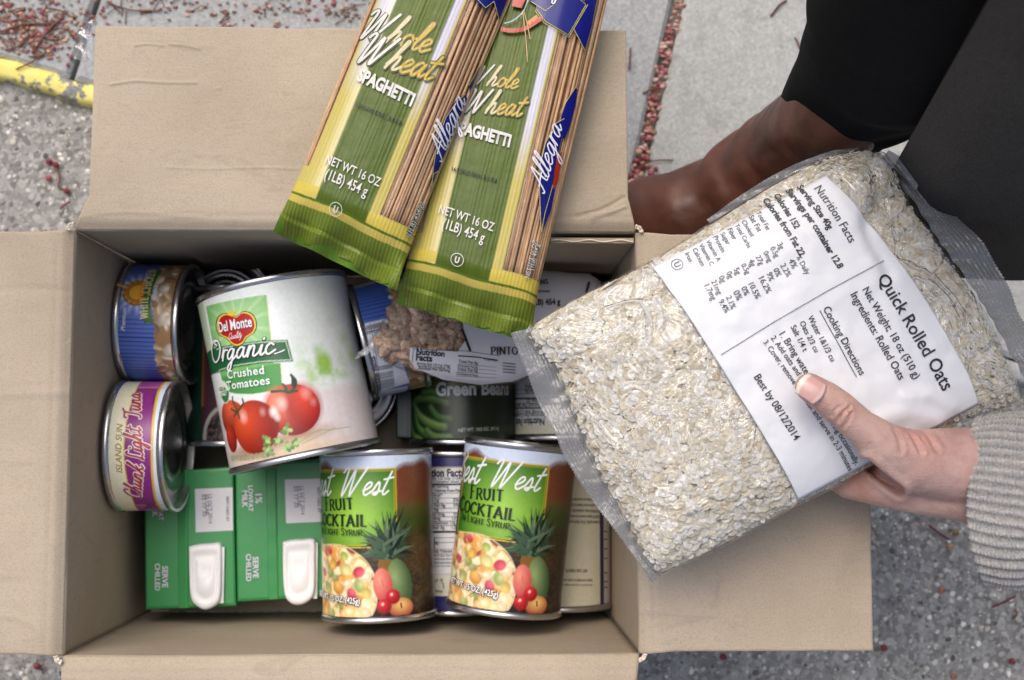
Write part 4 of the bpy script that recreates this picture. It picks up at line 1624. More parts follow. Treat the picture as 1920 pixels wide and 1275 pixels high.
pr.script('Organic', Z4(640, 638), Z4(975, 586), WHITE, .16, .12, hs=.80)
pr.line([Z4(968, 590), Z4(995, 582), Z4(1026, 568)], .0007, WHITE, smooth=True)
pr.text('Crushed', Z4(722, 724), Z4(917, 697), WHITE, bold=.02, space=1.12, hs=1.0)
pr.text('Tomatoes', Z4(720, 784), Z4(948, 753), WHITE, bold=.02, space=1.08, hs=1.0)
pr.text('USDA', Z4(678, 790), Z4(712, 785), grn, bold=.02)
pr.text('ORGANIC', Z4(674, 820), Z4(718, 815), WHITE, bold=.02, hs=1.2)
pr.text('NET WT 28 OZ (1 LB 12 OZ) 794g', Z4(744, 1168), Z4(975, 1142), ink((150, 166, 120)), bold=.02, hs=1.7)
pr.build('lettering', tom.o)

# ---- small flat tins -------------------------------------------------------------
gC = 'blue labelled tins of white chicken'
e1_, a1_ = math.radians(3.5), math.radians(-2)
chk = Can('blue tin of white chicken standing on its rim in the far left corner', P(306, 607, .085), (-math.cos(e1_) * math.cos(a1_), -math.cos(e1_) * math.sin(a1_), -math.sin(e1_)), .0400, .0425, group=gC)
C4 = lambda x, y: chk.hit(*ZC(x, y))


def chicken_blobs(p, mask, seed):
    u, v = p.u, p.v
    r_ = np.random.default_rng(seed)
    save = p.c.copy()
    p.c[:] = np.array(lin((150, 118, 84))[:3])
    for k in range(150):
        c0 = (r_.uniform(u.min(), u.max()), r_.uniform(-.018, .002))
        rx, ry = r_.uniform(.002, .006), r_.uniform(.0015, .004)
        col = [(236, 220, 198), (220, 192, 156), (190, 154, 116), (242, 232, 216), (160, 120, 84)][r_.integers(0, 5)]
        p.ball(c0, rx, ry, tuple(int(x * .7) for x in col), col, rot=r_.uniform(0, 3), soft=.0009)
    new = p.c.copy(); p.c = save
    p.lay(mask, new)


def paint_chk(p):
    u, v = p.u, p.v
    p.c[:] = np.array(lin((86, 112, 190))[:3])
    c0 = C4(400, 345)
    d = np.hypot(u - c0[0], v - c0[1]); an = np.arctan2(v - c0[1], u - c0[0])
    ln = np.abs(((u / .0029) % 1) - .5)
    p.lay(np.clip((.15 - ln) / .06, 0, 1) * np.clip((d - .016) / .004, 0, 1), (36, 50, 120))
    ray_ = np.clip(np.sin(an * 16) * .5 + .5, 0, 1) ** 1.5
    p.lay(ray_ * np.clip(1.4 - d / .0125, 0, 1), (226, 234, 250))
    p.lay(np.clip(1 - d / .014, 0, 1) * .7, (232, 238, 250))
    edge = C4(500, 650)[1] - .0012 + .004 * (fbm(u * 260, u * 0 + 3, 4) - .5) + .0022 * np.clip((u - C4(500, 400)[0]) / .02, -1, 1) * 1.0
    msk = np.clip((edge - v) / .0005, 0, 1)
    chicken_blobs(p, msk, 3)
    p.ell(c0, .0098, .0098, (92, 54, 24))
    p.ell(c0, .0091, .0091, (186, 120, 40))
    p.ell(c0, .0062, .0062, (120, 66, 26))
    p.ell(c0, .0057, .0057, (228, 170, 52))
    p.lay(np.clip(.5 - (d - .0057) / .0004, 0, 1) * np.clip((c0[1] - .0015 - v) / .0008, 0, 1), (196, 88, 40))
    bn = [C4(455, 600), C4(448, 470), C4(462, 330), C4(500, 215), C4(560, 130), C4(640, 130), C4(580, 230), C4(535, 340), C4(525, 470), C4(550, 655), C4(500, 632), C4(462, 655)]
    p.poly(bn, (52, 104, 42))


chk.label(paint_chk)
pr = chk.print(su=.003)
cream = ink((232, 222, 160))
q0, q1, q2 = np.array(C4(497, 598)), np.array(C4(505, 400)), np.array(C4(575, 150))
pr.roman('WHITE', q0, np.array(C4(503, 388)), cream, .19, .10, px=False, caps=1, hs=1.35)
pr.roman('CHICKEN', np.array(C4(515, 360)), np.array(C4(588, 148)), cream, .19, .10, px=False, caps=1, hs=1.5)
c0 = np.array(C4(400, 345))
for k, ch in enumerate('BUTTERFIELD'):
    an = math.radians(150 - 26 * k + 105)
    cc_ = c0 + .0075 * np.array([math.cos(an), math.sin(an)])
    tg_ = np.array([math.sin(an), -math.cos(an)])
    pr.text(ch, cc_ - tg_ * .00075, cc_ + tg_ * .00075, ink((226, 186, 84)), bold=.02, px=False, hs=1)
pr.text('Farms', np.array(C4(452, 420)), np.array(C4(470, 285)), ink((238, 160, 50)), bold=.04, shear=.3, px=False, hs=1.2)
pr.text('Premium', np.array(C4(285, 715)), np.array(C4(300, 500)), WHITE, bold=.01, shear=.35, px=False, hs=1)
pr.text('Chunk', np.array(C4(575, 430)), np.array(C4(605, 290)), WHITE, bold=.01, shear=.3, px=False)
pr.build('lettering', chk.o)

tuna = Can('pale yellow and purple tin of chunk light tuna leaning on the left wall', P(283, 836, .100), (-math.cos(math.radians(1.5)), 0, -math.sin(math.radians(1.5))), .0425, .0385)
U4 = lambda x, y: tuna.hit(*ZU(x, y))


def paint_tuna(p):
    u, v = p.u, p.v
    p.c[:] = np.array(lin((238, 232, 190))[:3])
    va, vb = U4(268, 600)[1], U4(480, 600)[1]
    top = tuna.h / 2
    p.lay(np.clip((v - va) / .006, 0, 1) * .5, (242, 240, 224))
    band = va + .0006 * np.cos(u / .012)
    bandb = vb - .0002 + .0016 * np.clip(np.abs(u) / .04, 0, 1) ** 2
    p.lay((band + .0012 - v) / .0004, (196, 158, 60))
    p.lay((band + .0005 - v) / .0004, (120, 40, 60))
    p.lay((band + .0002 - v) / .0004, (126, 40, 118))
    p.lay(np.clip((band - v) / .0004, 0, 1) * (fbm(u * 50, v * 200, 3) * .5), (156, 66, 150))
    p.lay((bandb - v) / .0004, (214, 178, 40))
    p.lay((bandb - .0016 - v) / .0004, (206, 222, 242))
    p.lay((bandb - .0030 - v) / .003, (222, 232, 248))
    e0, e1 = U4(300, 128)[0], U4(300, 1165)[0]
    for e_, s_ in ((e0, 1), (e1, -1)):
        m_ = np.clip((u - e_) * s_ / .0004, 0, 1)
        p.lay(m_ * np.clip((band + .0012 - v) / .0004, 0, 1) * np.clip((v - bandb) / .0004, 0, 1), (170, 80, 160))
        p.line([(e_, band.max()), (e_, bandb.min() - .002)], .0009, (206, 170, 60))
    # fish tail at the lower end of the band
    p.poly([U4(430, 1195), U4(560, 1195), U4(500, 1130), U4(450, 1150)], (120, 60, 110))


tuna.label(paint_tuna)
pr = tuna.print(su=.003)
pr.text('ISLAND SUN', U4(235, 880), U4(240, 445), ink((170, 148, 46)), shear=.25, bold=.015, px=False, hs=.98)
for wd, mt in ((.46, ink((238, 230, 240))), (.2, ink((176, 60, 50)))):
    pr.script('Chunk', U4(400, 1105), U4(425, 820), mt, wd, .2, px=False, hs=.98)
    pr.script('Light', U4(425, 765), U4(398, 480), mt, wd, .2, px=False, hs=1.0)
    pr.script('Tuna', U4(400, 400), U4(400, 185), mt, wd, .2, px=False, hs=.98)
pr.text('IN WATER', U4(512, 280), U4(535, 195), ink((70, 70, 90)), px=False, hs=1.3)
pr.build('lettering', tuna.o)

az = math.radians(14)
blu = Can('blue tin with a printed nutrition panel standing on its rim right of the tomato tin', P(728, 630, .086), (-math.cos(az) * .99, -math.sin(az) * .99, .10), .0392, .040, group=gC)
B4 = lambda x, y: blu.hit(*Z5(x, y))


def paint_blu(p):
    u, v = p.u, p.v
    p.c[:] = np.array(lin((66, 98, 178))[:3])
    ln = np.abs(((u / .0030) % 1) - .5)
    p.lay(np.clip((.14 - ln) / .06, 0, 1), (40, 58, 134))
    chicken_blobs(p, np.clip((B4(400, 880)[1] - .0006 + .001 * np.sin(u * 900) - v) / .0005, 0, 1) * np.clip((B4(300, 560)[0] - u) / .0004 + 99, 0, 1), 5)
    p.poly([B4(105, 345), B4(225, 330), B4(232, 362), B4(112, 395)], (172, 176, 190))
    pan = [B4(176, 572), B4(292, 545), B4(410, 880), B4(238, 930)]
    p.poly(pan, (216, 220, 232))
    p.poly([B4(238, 925), B4(400, 895), B4(404, 960), B4(240, 985)], (206, 210, 222))


blu.label(paint_blu, name='paper_label')
pr = blu.print(su=.003)
ik = ink((96, 98, 112))
pa, pb, pc_ = np.array(B4(184, 572)), np.array(B4(290, 548)), np.array(B4(242, 925))
for k in range(8):
    t = (k + .7) / 9
    a = pa + (pb - pa) * t * 1.0
    b = a + (pc_ - pa) * .97
    pr.line([a, b], .00012 if k != 1 else .0004, ik, px=False)
    pr.text('Total Fat 3g', b - (b - a) * .02, b - (b - a) * .42, ik, bold=.0, px=False, hs=.6)
    pr.text('4%', b - (b - a) * .85, b - (b - a) * .97, ik, bold=.0, px=False, hs=.9)
pr.text('Nutrition Facts', np.array(B4(262, 922)), np.array(B4(228, 740)), ik, bold=.03, px=False)
pr.build('lettering', blu.o)

# ---- tins lying on the bottom -------------------------------------------------------
Y = (0, 1, 0)


def simple(label, pc, z, r, h, paint, ax=Y, half=None, cell=.0008, cyl_name='tin_can', group=None, bead=False, tw=0):
    c = Can(label, P(pc[0], pc[1], z), ax, r, h, group=group, bead=bead)
    c.label(lambda p: paint(p, c), cell=cell)
    return c


def paint_gb(p, c):
    u, v = p.u, p.v
    q = lambda x, y: c.hit(*Z5(x, y))
    p.c[:] = np.array(lin((30, 46, 30))[:3])
    n = fbm(u * 200, v * 120, 2)
    p.lay(n * .6, (20, 30, 22))
    vt = q(600, 900)[1]
    st = np.clip(np.sin(u * 2600) * .5 + .5, 0, 1)
    p.lay(np.clip((v - vt + .002) / .003, 0, 1) * (.5 + .3 * st), (120, 106, 54))
    for pts, col, w_ in [([(430, 985), (480, 960), (560, 970), (600, 985)], (78, 106, 62), .0062), ([(430, 990), (470, 1060), (540, 1100), (590, 1110)], (88, 116, 66), .0065), ([(480, 935), (530, 930), (600, 950)], (70, 104, 52), .005),
                         ([(440, 1040), (455, 1110), (500, 1150)], (70, 110, 56), .005), ([(520, 1010), (560, 1060), (620, 1070)], (60, 92, 48), .005), ([(500, 1130), (540, 1160), (620, 1165)], (80, 108, 62), .005), ([(420, 1090), (430, 1150), (470, 1180)], (80, 118, 60), .005)]:
        L = catmull([q(*a) for a in pts], 6)
        p.line(L, w_, tuple(int(x * .55) for x in col), soft=.001)
        p.line(L + np.array([0, .0006]), w_ * .7, col, soft=.0022)
        p.line(L + np.array([0, .0014]), w_ * .18, tuple(min(255, int(x * 1.4)) for x in col), soft=.0018, a=.7)
    p.poly([q(690, 960), q(900, 960), q(900, 1110), q(690, 1110)], (22, 34, 26), soft=.004)


gb = simple('dark green tin of green beans lying under the pinto bean bag', (868, 688), .0415, .037, .111, paint_gb)
pr = gb.print()
for b, mt in ((.06, ink((40, 54, 40))), (.035, ink((206, 212, 214)))):
    pr.text('Green Beans', Z5(548, 948), Z5(925, 942), mt, bold=b, hs=1.15)
pr.text('NET WT. 14.5 OZ. (411g)', Z5(664, 1136), Z5(872, 1124), ink((176, 182, 176)), bold=.02, hs=1.2)
pr.build('lettering', gb.o)


def paint_nut(p, c):
    q = lambda x, y: c.hit(*Z5(x, y))
    p.c[:] = np.array(lin((196, 196, 178))[:3])
    p.poly([q(945, 860), q(1125, 860), q(1125, 1098), q(950, 1098)], (206, 208, 210))


nf = simple('cream tin with an upside-down nutrition panel right of the green beans', (1061, 680), .0415, .037, .111, paint_nut)
pr = nf.print()
ik2 = ink((52, 54, 66))
pr.text('Nutrition Facts', Z5(1112, 1066), Z5(965, 1070), ik2, bold=.04, hs=1.3)
for y, w_ in ((1015, .0010), (965, .0012), (940, .0003), (918, .0003), (990, .0003)):
    pr.line([Z5(950, y), Z5(1130, y - 4)], w_, ik2)
for y, s_ in ((1035, 'Serving Size 1/2 cup (130g)'), (1050, 'Servings Per Container 3.5'), (998, 'Amount Per Serving'), (975, 'Calories 20'), (925, 'Total Fat 0g'), (902, 'Sodium 380mg')):
    pr.text(s_, Z5(1120, y - 10), Z5(1120 - 9 * len(s_), y - 8), ik2, bold=.01, hs=1.0)
pr.build('lettering', nf.o)


def paint_mid(p, c):
    q = lambda x, y: c.hit(*Z7(x, y))
    p.c[:] = np.array(lin((222, 220, 204))[:3])
    v = p.v
    p.lay((v - q(730, 268)[1]) / .0004, (52, 50, 104))
    p.lay((v - q(730, 215)[1]) / .0004, (214, 214, 210))
    p.lay((q(730, 935)[1] - v) / .0004, (52, 50, 104))
    p.poly([q(560, 285), q(822, 285), q(822, 822), q(560, 822)], (196, 198, 206))
    p.poly([q(560, 290), q(816, 290), q(816, 816), q(560, 816)], (228, 230, 236))


mid = simple('cream and navy tin with a nutrition panel wedged between the fruit cocktail tins', (857, 994), .0415, .037, .111, paint_mid)
pr = mid.print()
ik3 = ink((44, 44, 62))
pr.text('Nutrition Facts', Z7(560, 314), Z7(806, 312), ik3, bold=.045, hs=1.2)
for k, (y, w_) in enumerate([(355, .0012), (400, .0003), (425, .0003), (452, .0003), (478, .0003), (500, .0003), (522, .0003), (545, .0003), (567, .0003), (600, .0014), (630, .0003), (655, .0003), (690, .0002), (715, .0002), (740, .0002), (762, .0002)]):
    pr.line([Z7(566, y), Z7(810, y)], w_, ik3)
rows = ['Serving Size 1/2 cup (124g)', 'Servings Per Container about 3.5', 'Amount Per Serving', 'Calories 80   Calories from Fat 10', '% Daily Value*', 'Total Fat 1g          2%', 'Saturated Fat 0g      0%', 'Trans Fat 0g', 'Cholesterol 0mg       0%', 'Sodium 310mg         13%', 'Total Carbohydrate 13g', 'Dietary Fiber 3g     12%', 'Sugars 4g', 'Protein 3g', 'Vitamin A 0%', 'Calcium 4%', 'Percent Daily Values']
for s_, y in zip(rows, [330, 346, 372, 392, 418, 444, 470, 494, 516, 538, 561, 585, 622, 646, 668, 686, 708]):
    pr.text(s_, Z7(570, y), Z7(570 + min(236, 8.6 * len(s_)), y), ik3, bold=.012 if 'Cal' not in s_ else .03)
for k in range(4):
    pr.text('Sodium less than 2,400mg', Z7(640, 728 + 18 * k), Z7(790, 728 + 18 * k), ik3)
gry = ink((150, 156, 150))
cc = np.array(mid.hit(*Z7(672, 880)))
for k in range(3):
    a = math.radians(90 + 120 * k)
    r0 = .0042
    A_ = cc + r0 * np.array([math.cos(a), math.sin(a)]); B_ = cc + r0 * np.array([math.cos(a + 1.5), math.sin(a + 1.5)])
    pr.line([A_, (A_ + B_) / 2 * 1.0 + ((A_ + B_) / 2 - cc) * .2, B_], .0009, gry, px=False)
    dv_ = (B_ - A_) / np.linalg.norm(B_ - A_); nv_ = np.array([-dv_[1], dv_[0]])
    pr.poly([B_ + nv_ * .0013, B_ + dv_ * .0018, B_ - nv_ * .0013], gry, px=False)
pr.build('lettering', mid.o)


def paint_rt(p, c):
    q = lambda x, y: c.hit(*Z7(x, y))
    p.c[:] = np.array(lin((212, 208, 184))[:3])
    d = q(1508, 700)[0]
    p.lay((p.u - d) / .0005, (50, 46, 78))
    p.lay(np.clip((p.u - q(1528, 700)[0]) / .0005, 0, 1), (206, 204, 196))


rt = simple('cream tin with upside-down small print lying against the right wall', (1046, 988), .0415, .037, .111, paint_rt)
pr = rt.print()
for k, s_ in enumerate(['WHEN CONTACTING US, PLEASE SEND INFORMATION', 'FROM CONTAINER LID AND LABEL', '', 'VISIT OUR WEBSITE AT']):
    if s_:
        y = 880 - 27 * k if k < 3 else 802
        pr.text(s_, Z7(1470 if k != 3 else 1445, y - 6), Z7(1310, y - 8), ik3, bold=.02, hs=1.6)
for k, s_ in enumerate(['Consistent quality. Drain liquid and use', 'STOVETOP: Empty contents into saucepan', 'MICROWAVE: Empty contents into dish', 'until hot, stirring once. Season to taste', 'Promptly refrigerate any unused portion']):
    pr.text(s_, Z7(1512, 545 - 29 * k), Z7(1330 + 6 * k, 543 - 29 * k), ink((84, 80, 90)), bold=.02, hs=1.7)
for y in (600, 640, 690, 740, 815, 860, 890):
    pr.line([Z7(1531, y), Z7(1546, y)], .0008, ik3)
pr.build('lettering', rt.o)


def paint_bb(p, c):
    u, v = p.u, p.v
    q = lambda x, y: c.hit(*ZU(x, y))
    p.c[:] = np.array(lin((60, 34, 46))[:3])
    gl_ = q(945, 100)[0]
    p.lay((gl_ - u) / .0004, (20, 50, 40))
    p.lay(np.clip(1 - np.abs(u - gl_) / .0007, 0, 1) * np.clip((v - q(960, 300)[1]) / .001, 0, 1), (170, 120, 50))
    p.lay(np.clip(1 - np.abs(u - gl_ - .0022) / .0005, 0, 1) * np.clip((v - q(960, 300)[1]) / .001, 0, 1), (150, 50, 40))
    c0 = q(1180, 560)
    d = np.hypot((u - c0[0]), (v - c0[1]) * .85)
    p.lay((.0195 - d) / .0005, (150, 152, 146))
    m_ = np.clip((.0170 - d) / .0005, 0, 1)
    r_ = np.random.default_rng(2)
    save = p.c.copy()
    p.c[:] = np.array(lin((20, 16, 18))[:3])
    for k in range(150):
        p.ball((c0[0] + r_.uniform(-.018, .02), c0[1] + r_.uniform(-.016, .018)), .0016, .0011, (24, 16, 18), (104, 84, 80), rot=r_.uniform(0, 3), lit=(0, .3))
    new = p.c; p.c = save
    p.lay(m_, new)


bb = simple('dark tin of black beans mostly hidden left of the tomato tin', (446, 690), .0415, .0372, .111, paint_bb)


def paint_dg(p, c):
    p.c[:] = np.array(lin((18, 44, 34))[:3])


# short ring-beaded tin lying flat, only its shiny end shows between the tomato tin and the green beans
sh = Can('short tin lying flat with its shiny ringed end up beside the tomato tin', P(655, 724, .021), (0, 0, 1), .0353, .034)
sh.label(lambda p: paint_dg(p, sh), cell=.002)
# tin end seen at the back between the chicken tin and the tomato tin
bk = simple('plain tin standing on end behind the tomato tin at the far wall', (430, 572), .022, .0335, .034, paint_dg, ax=(0, 0, 1), cell=.002)
# ------------------------------------------------------------------ milk cartons
def m_carton():
    s = NT('green coated board')
    n = s.noise(14, 2)
    r = s.ramp(n.outputs[0], [(.3, (.040, .270, .080, 1)), (.7, (.052, .315, .100, 1))])
    n2 = s.noise(90, 3)
    s.set(color=r.outputs[0], rough=.34, spec=.5, normal=s.bump(n2.outputs[0], .15, .0015))
    return s.m


M_CTN = m_carton()
M_CAP = flat('white cap plastic', (240, 241, 244), .35, var=.02)
M_DATE = flat('white date panel', (222, 222, 228), .4, var=.02)
ZT_ = .070


def plane_hit(z):
    return lambda px, py: tuple(P(px, py, z)[:2])


def carton(label, c0, c1, c2, c3, fold, date, cap, dz=0.0, texts=()):
    """c0..c3: top corners, clockwise from the far left, as seen in the photo"""
    z = ZT_ + dz
    Q = [P(*c, z) for c in (c0, c1, c2, c3)]
    ctr = sum(Q) / 4
    o = thing('milk_carton', label, 'milk carton', (ctr[0], ctr[1], .004), group='green cartons of lowfat milk')
    O = (ctr[0], ctr[1], .004)
    mb = MB()
    # body: tapering bevel loops
    loops = []
    for (ins, zz) in ((.0, .0042), (.0, z - .0022), (.0007, z - .0006), (.0022, z)):
        L = []
        for k in range(4):
            a = Q[k] - ctr
            f = 1 - ins / np.linalg.norm(a[:2]) * 1.3
            L.append(np.array([ctr[0] + a[0] * f, ctr[1] + a[1] * f, zz]))
        # subdivide the edges
        M_ = []
        for k in range(4):
            for t in np.linspace(0, 1, 9)[:-1]:
                q = L[k] * (1 - t) + L[(k + 1) % 4] * t
                M_.append(q)
        loops.append(M_)
    n = len(loops[0])
    V = np.array(sum(loops, []))
    F = []
    for a in range(3):
        for j in range(n):
            k = (j + 1) % n
            F.append([a * n + j, a * n + k, (a + 1) * n + k, (a + 1) * n + j])
    F.append([j for j in range(n)])
    F.append([3 * n + j for j in range(n)])
    mb.add(V, F)
    mb.build('carton_body', M_CTN, o, smooth=False, origin=O, recalc=True)
    # folded seam strip across the top
    e0, e1 = np.array(P(fold[0][0], fold[0][1], z)), np.array(P(fold[1][0], fold[1][1], z))
    d = e1 - e0; L = np.linalg.norm(d); d /= L
    nx = np.array([-d[1], d[0], 0])
    if nx[0] < 0:
        nx = -nx
    mb = MB()
    G = []
    for t in np.linspace(0, 1, 30):
        q = e0 + d * L * t
        row = [q + nx * a + np.array([0, 0, h + .0001 * math.sin(t * 30)]) for a, h in ((0, -.0004), (.0001, .0009), (.0006, .0011), (.0050, .0007), (.0056, .0010), (.0062, .0006), (.0070, .00012), (.0074, -.0004))]
        G.append(row)
    mb.grid(np.array(G))
    mb.build('seam_fold', M_CTN, o, origin=O, recalc=True)
    mb = MB()
    dq = [P(*p_, z + .0003) for p_ in date]
    mb.add(dq, [(0, 1, 2, 3)])
    mb.build('date_panel', M_DATE, o, smooth=False, origin=O)
    # flip cap: low moulded body with a raised rim and a thumb tab
    cp = MB()
    pts = catmull([P(*p_, z)[:2] for p_ in cap] + [P(*cap[0], z)[:2]], 4)[:-1]
    cc = pts.mean(0)
    prof = [(1.0, .0), (1.0, .0045), (.97, .0062), (.92, .0070), (.78, .0072), (.74, .0066), (.60, .0064), (.57, .0068), (.30, .0070), (.05, .0070)]
    ys = (pts[:, 1] - pts[:, 1].min()) / np.ptp(pts[:, 1])
    G = np.zeros((len(pts), len(prof), 3))
    for j, (f, h) in enumerate(prof):
        G[:, j, :2] = cc + (pts - cc) * f
        G[:, j, 2] = z + h * (1.15 - .35 * ys) + (0 if j else 0)
    cp.grid(G, closed=True)
    k = cp.n
    cp.f.append([int(i * len(prof) + len(prof) - 1) for i in range(len(pts))]); cp.m.append(0)
    cp.build('cap', M_CAP, o, origin=O, recalc=True)
    # flange beside the cap
    mb = MB()
    fx = pts[:, 0].max() - .0006
    y0_, y1_ = pts[:, 1].min() + .004, pts[:, 1].max() - .003
    mb.box((fx - .001, y0_, z + .0002), (fx + .0016, y1_, z + .0030))
    mb.build('cap_flange', M_CAP, o, smooth=False, origin=O)
    hit = plane_hit(z)
    surf = lambda u, v, off: np.stack([u, v, 0 * u + z + off + .0003], -1)
    pr = Print(surf, hit, su=0, base=.0002)
    pale, lil = ink((214, 226, 220)), ink((120, 120, 150))
    for (s_, p0, p1, kind) in texts:
        if kind == 'w':
            pr.text(s_, p0, p1, lil, bold=.06, hs=1.0)
            pr.text(s_, p0, p1, pale, bold=.02, hs=1.0)
        elif kind == 'n':
            pr.text(s_, p0, p1, ink((92, 92, 110)), bold=.01, hs=.9)
        else:
            pr.text(s_, p0, p1, ink((74, 74, 96)), bold=.0, hs=1.1, space=1.1)
    pr.build('lettering', o, origin=O)
    return o


Z = Z6
carton('left green milk carton, its corner tucked under the purple tuna tin', Z(212, 205), Z(722, 165), Z(737, 962), Z(219, 984),
       (Z(405, 185), Z(410, 972)), [Z(502, 294), Z(507, 541), Z(720, 530), Z(717, 285)],
       [Z(476, 620), Z(520, 608), Z(600, 602), Z(655, 606), Z(662, 700), Z(662, 860), Z(650, 930), Z(615, 962), Z(572, 976), Z(530, 960), Z(492, 915), Z(480, 800)],
       texts=[('SERVE', Z(318, 733), Z(318, 855), 'w'), ('CHILLED', Z(277, 718), Z(277, 873), 'w'), ('LOWFAT', Z(292, 328), Z(300, 474), 'w'), ('MILK', Z(258, 358), Z(262, 452), 'w'),
              ('BEST USED BY', Z(682, 338), Z(684, 480), 'n'), ('12 OCT 2014', Z(580, 325), Z(582, 490), 'd'), ('05:12 AB', Z(560, 325), Z(564, 440), 'd'), ('03 17 30', Z(542, 325), Z(548, 450), 'd')])
carton('right green milk carton between the left carton and the fruit cocktail tin', Z(728, 150), Z(1228, 122), Z(1255, 908), Z(742, 940),
       (Z(908, 175), Z(922, 922)), [Z(1014, 240), Z(1022, 490), Z(1236, 480), Z(1222, 235)],
       [Z(1008, 592), Z(1050, 582), Z(1120, 577), Z(1188, 580), Z(1192, 680), Z(1194, 820), Z(1184, 895), Z(1150, 933), Z(1100, 950), Z(1050, 936), Z(1018, 880), Z(1008, 720)],
       dz=.002, texts=[('SERVE', Z(833, 680), Z(835, 801), 'w'), ('CHILLED', Z(795, 664), Z(796, 820), 'w'), ('1%', Z(848, 323), Z(850, 377), 'w'), ('LOWFAT', Z(808, 275), Z(810, 422), 'w'), ('MILK', Z(772, 304), Z(774, 400), 'w'),
                       ('BEST USED BY', Z(1200, 285), Z(1202, 430), 'n'), ('12 OCT 2014', Z(1105, 280), Z(1108, 440), 'd'), ('05:12 AB', Z(1085, 278), Z(1088, 392), 'd'), ('03 17 30', Z(1066, 278), Z(1070, 400), 'd')])

# dark green packet squeezed in beside the green beans
q = P(757, 790, .046)
o = thing('small_carton', 'narrow dark green packet standing between the ringed tin end and the green beans', 'packet', (q[0], q[1], .004))
mb = MB(); mb.box((q[0] - .0055, q[1] - .012, .0045), (q[0] + .0060, q[1] + .022, .046))
pk = mb.build('carton_body', flat('dark green board', (18, 48, 36), .4, var=.1), o, smooth=False, origin=tuple(o.location))
bv = pk.modifiers.new('bevel', 'BEVEL'); bv.width = .001; bv.segments = 2
mb = MB(); mb.add([(q[0] - .004, q[1] - .010, .0463), (q[0] + .002, q[1] - .010, .0463), (q[0] + .002, q[1] + .018, .0463), (q[0] - .004, q[1] + .018, .0463)], [(0, 1, 2, 3)])
mb.build('printed_panel', flat('bluish print', (60, 84, 90), .4), o, smooth=False, origin=tuple(o.location))


# ------------------------------------------------------------------ pillow bags
class Pillow:
    """filled bag: outline in the plane, thickness swelling away from the edge"""
    def __init__(s, outline, z, half, wide, slope=(0, 0), lump=.0, seed=0, powr=.5):
        s.pts = np.array([P(a, b, z)[:2] for a, b in outline])
        s.pts = catmull(np.vstack([s.pts, s.pts[:1]]), 5)[:-1]
        s.c = s.pts.mean(0)
        s.z, s.half, s.wide, s.slope, s.lump, s.seed, s.powr = z, half, wide, slope, lump, seed, powr
        s.folds = []

    def sd(s, x, y):
        """signed distance to the outline, read from a precomputed 1 mm lattice"""
        if not hasattr(s, '_df'):
            s._lo = s.pts.min(0) - .02; hi = s.pts.max(0) + .02
            s._nx, s._ny = [int((hi[k] - s._lo[k]) / .001) + 2 for k in (0, 1)]
            gx, gy = np.meshgrid(s._lo[0] + np.arange(s._nx) * .001, s._lo[1] + np.arange(s._ny) * .001, indexing='ij')
            s._df = sd_poly(gx, gy, s.pts)
        x, y = np.asarray(x, float), np.asarray(y, float)
        fx = np.clip((x - s._lo[0]) / .001, 0, s._nx - 1.001); fy = np.clip((y - s._lo[1]) / .001, 0, s._ny - 1.001)
        i, j = fx.astype(int), fy.astype(int); a, b = fx - i, fy - j
        D = s._df
        return (D[i, j] * (1 - a) + D[i + 1, j] * a) * (1 - b) + (D[i, j + 1] * (1 - a) + D[i + 1, j + 1] * a) * b

    def mid(s, x, y):
        return s.z + (x - s.c[0]) * s.slope[0] + (y - s.c[1]) * s.slope[1]

    def thick(s, x, y):
        d = np.maximum(0, -s.sd(x, y))
        t = np.clip(d / s.wide, 0, 1)
        return s.half * (1 - (1 - t) ** 2.2) ** s.powr

    def top(s, x, y, off=0.0):
        x, y = np.asarray(x, float), np.asarray(y, float)
        t = s.thick(x, y)
        z = s.mid(x, y) + t + s.lump * (fbm(x * 45, y * 45, s.seed) - .5) * np.clip(t / s.half, 0, 1)
        for pts, hgt, sg in s.folds:
            z = z + hgt * np.exp(-(sd_line(x, y, pts) / sg) ** 2)
        return z + off

    def hit(s, px, py):
        z = s.z + s.half
        for _ in range(6):
            q = P(px, py, z)
            z = float(s.top(np.array([q[0]]), np.array([q[1]]))[0])
        q = P(px, py, z)
        return (q[0], q[1])

    def surf(s, u, v, off=0):
        return np.stack([u, v, s.top(u, v, off)], -1)

    def film(s, o, mat, step=.003, off=.0006, name='film', under=True):
        """closed film following the outline exactly: rings shrunk towards the middle"""
        mb = MB()
        rings = np.concatenate([np.linspace(0, .12, 8), np.linspace(.14, 1, 34)])
        n = len(s.pts)
        # inward rings by offsetting towards the centroid line
        G = np.zeros((n, len(rings), 3)); H = np.zeros_like(G)
        for j, t in enumerate(rings):
            q = s.pts + (s.c - s.pts) * t * .9995
            x, y = q[:, 0], q[:, 1]
            G[:, j] = np.stack([x, y, s.top(x, y, off)], 1)
            H[:, j] = np.stack([x, y, s.mid(x, y) - s.thick(x, y) - off], 1)
        mb.grid(G, closed=True)
        o1 = mb.build(name, mat, o, origin=tuple(o.location), recalc=True)
        if under:
            mb = MB(); mb.grid(H, closed=True)
            mb.build('film_back', mat, o, origin=tuple(o.location), recalc=True)
        return o1


# ---- pinto beans -----------------------------------------------------------------
PB = Pillow([(690, 650), (716, 610), (742, 560), (800, 520), (900, 500), (1000, 505), (1105, 512), (1128, 530), (1120, 560), (1075, 610), (1030, 680), (985, 712), (930, 722), (870, 716), (800, 706), (752, 694), (718, 676)],
            .124, .0125, .026, slope=(-.18, .02), lump=.004, seed=3)
bag = thing('bean_bag', 'clear bag of brown pinto beans with a white printed label under the spaghetti', 'bag', (PB.c[0], PB.c[1], .124))
BO2 = tuple(bag.location)


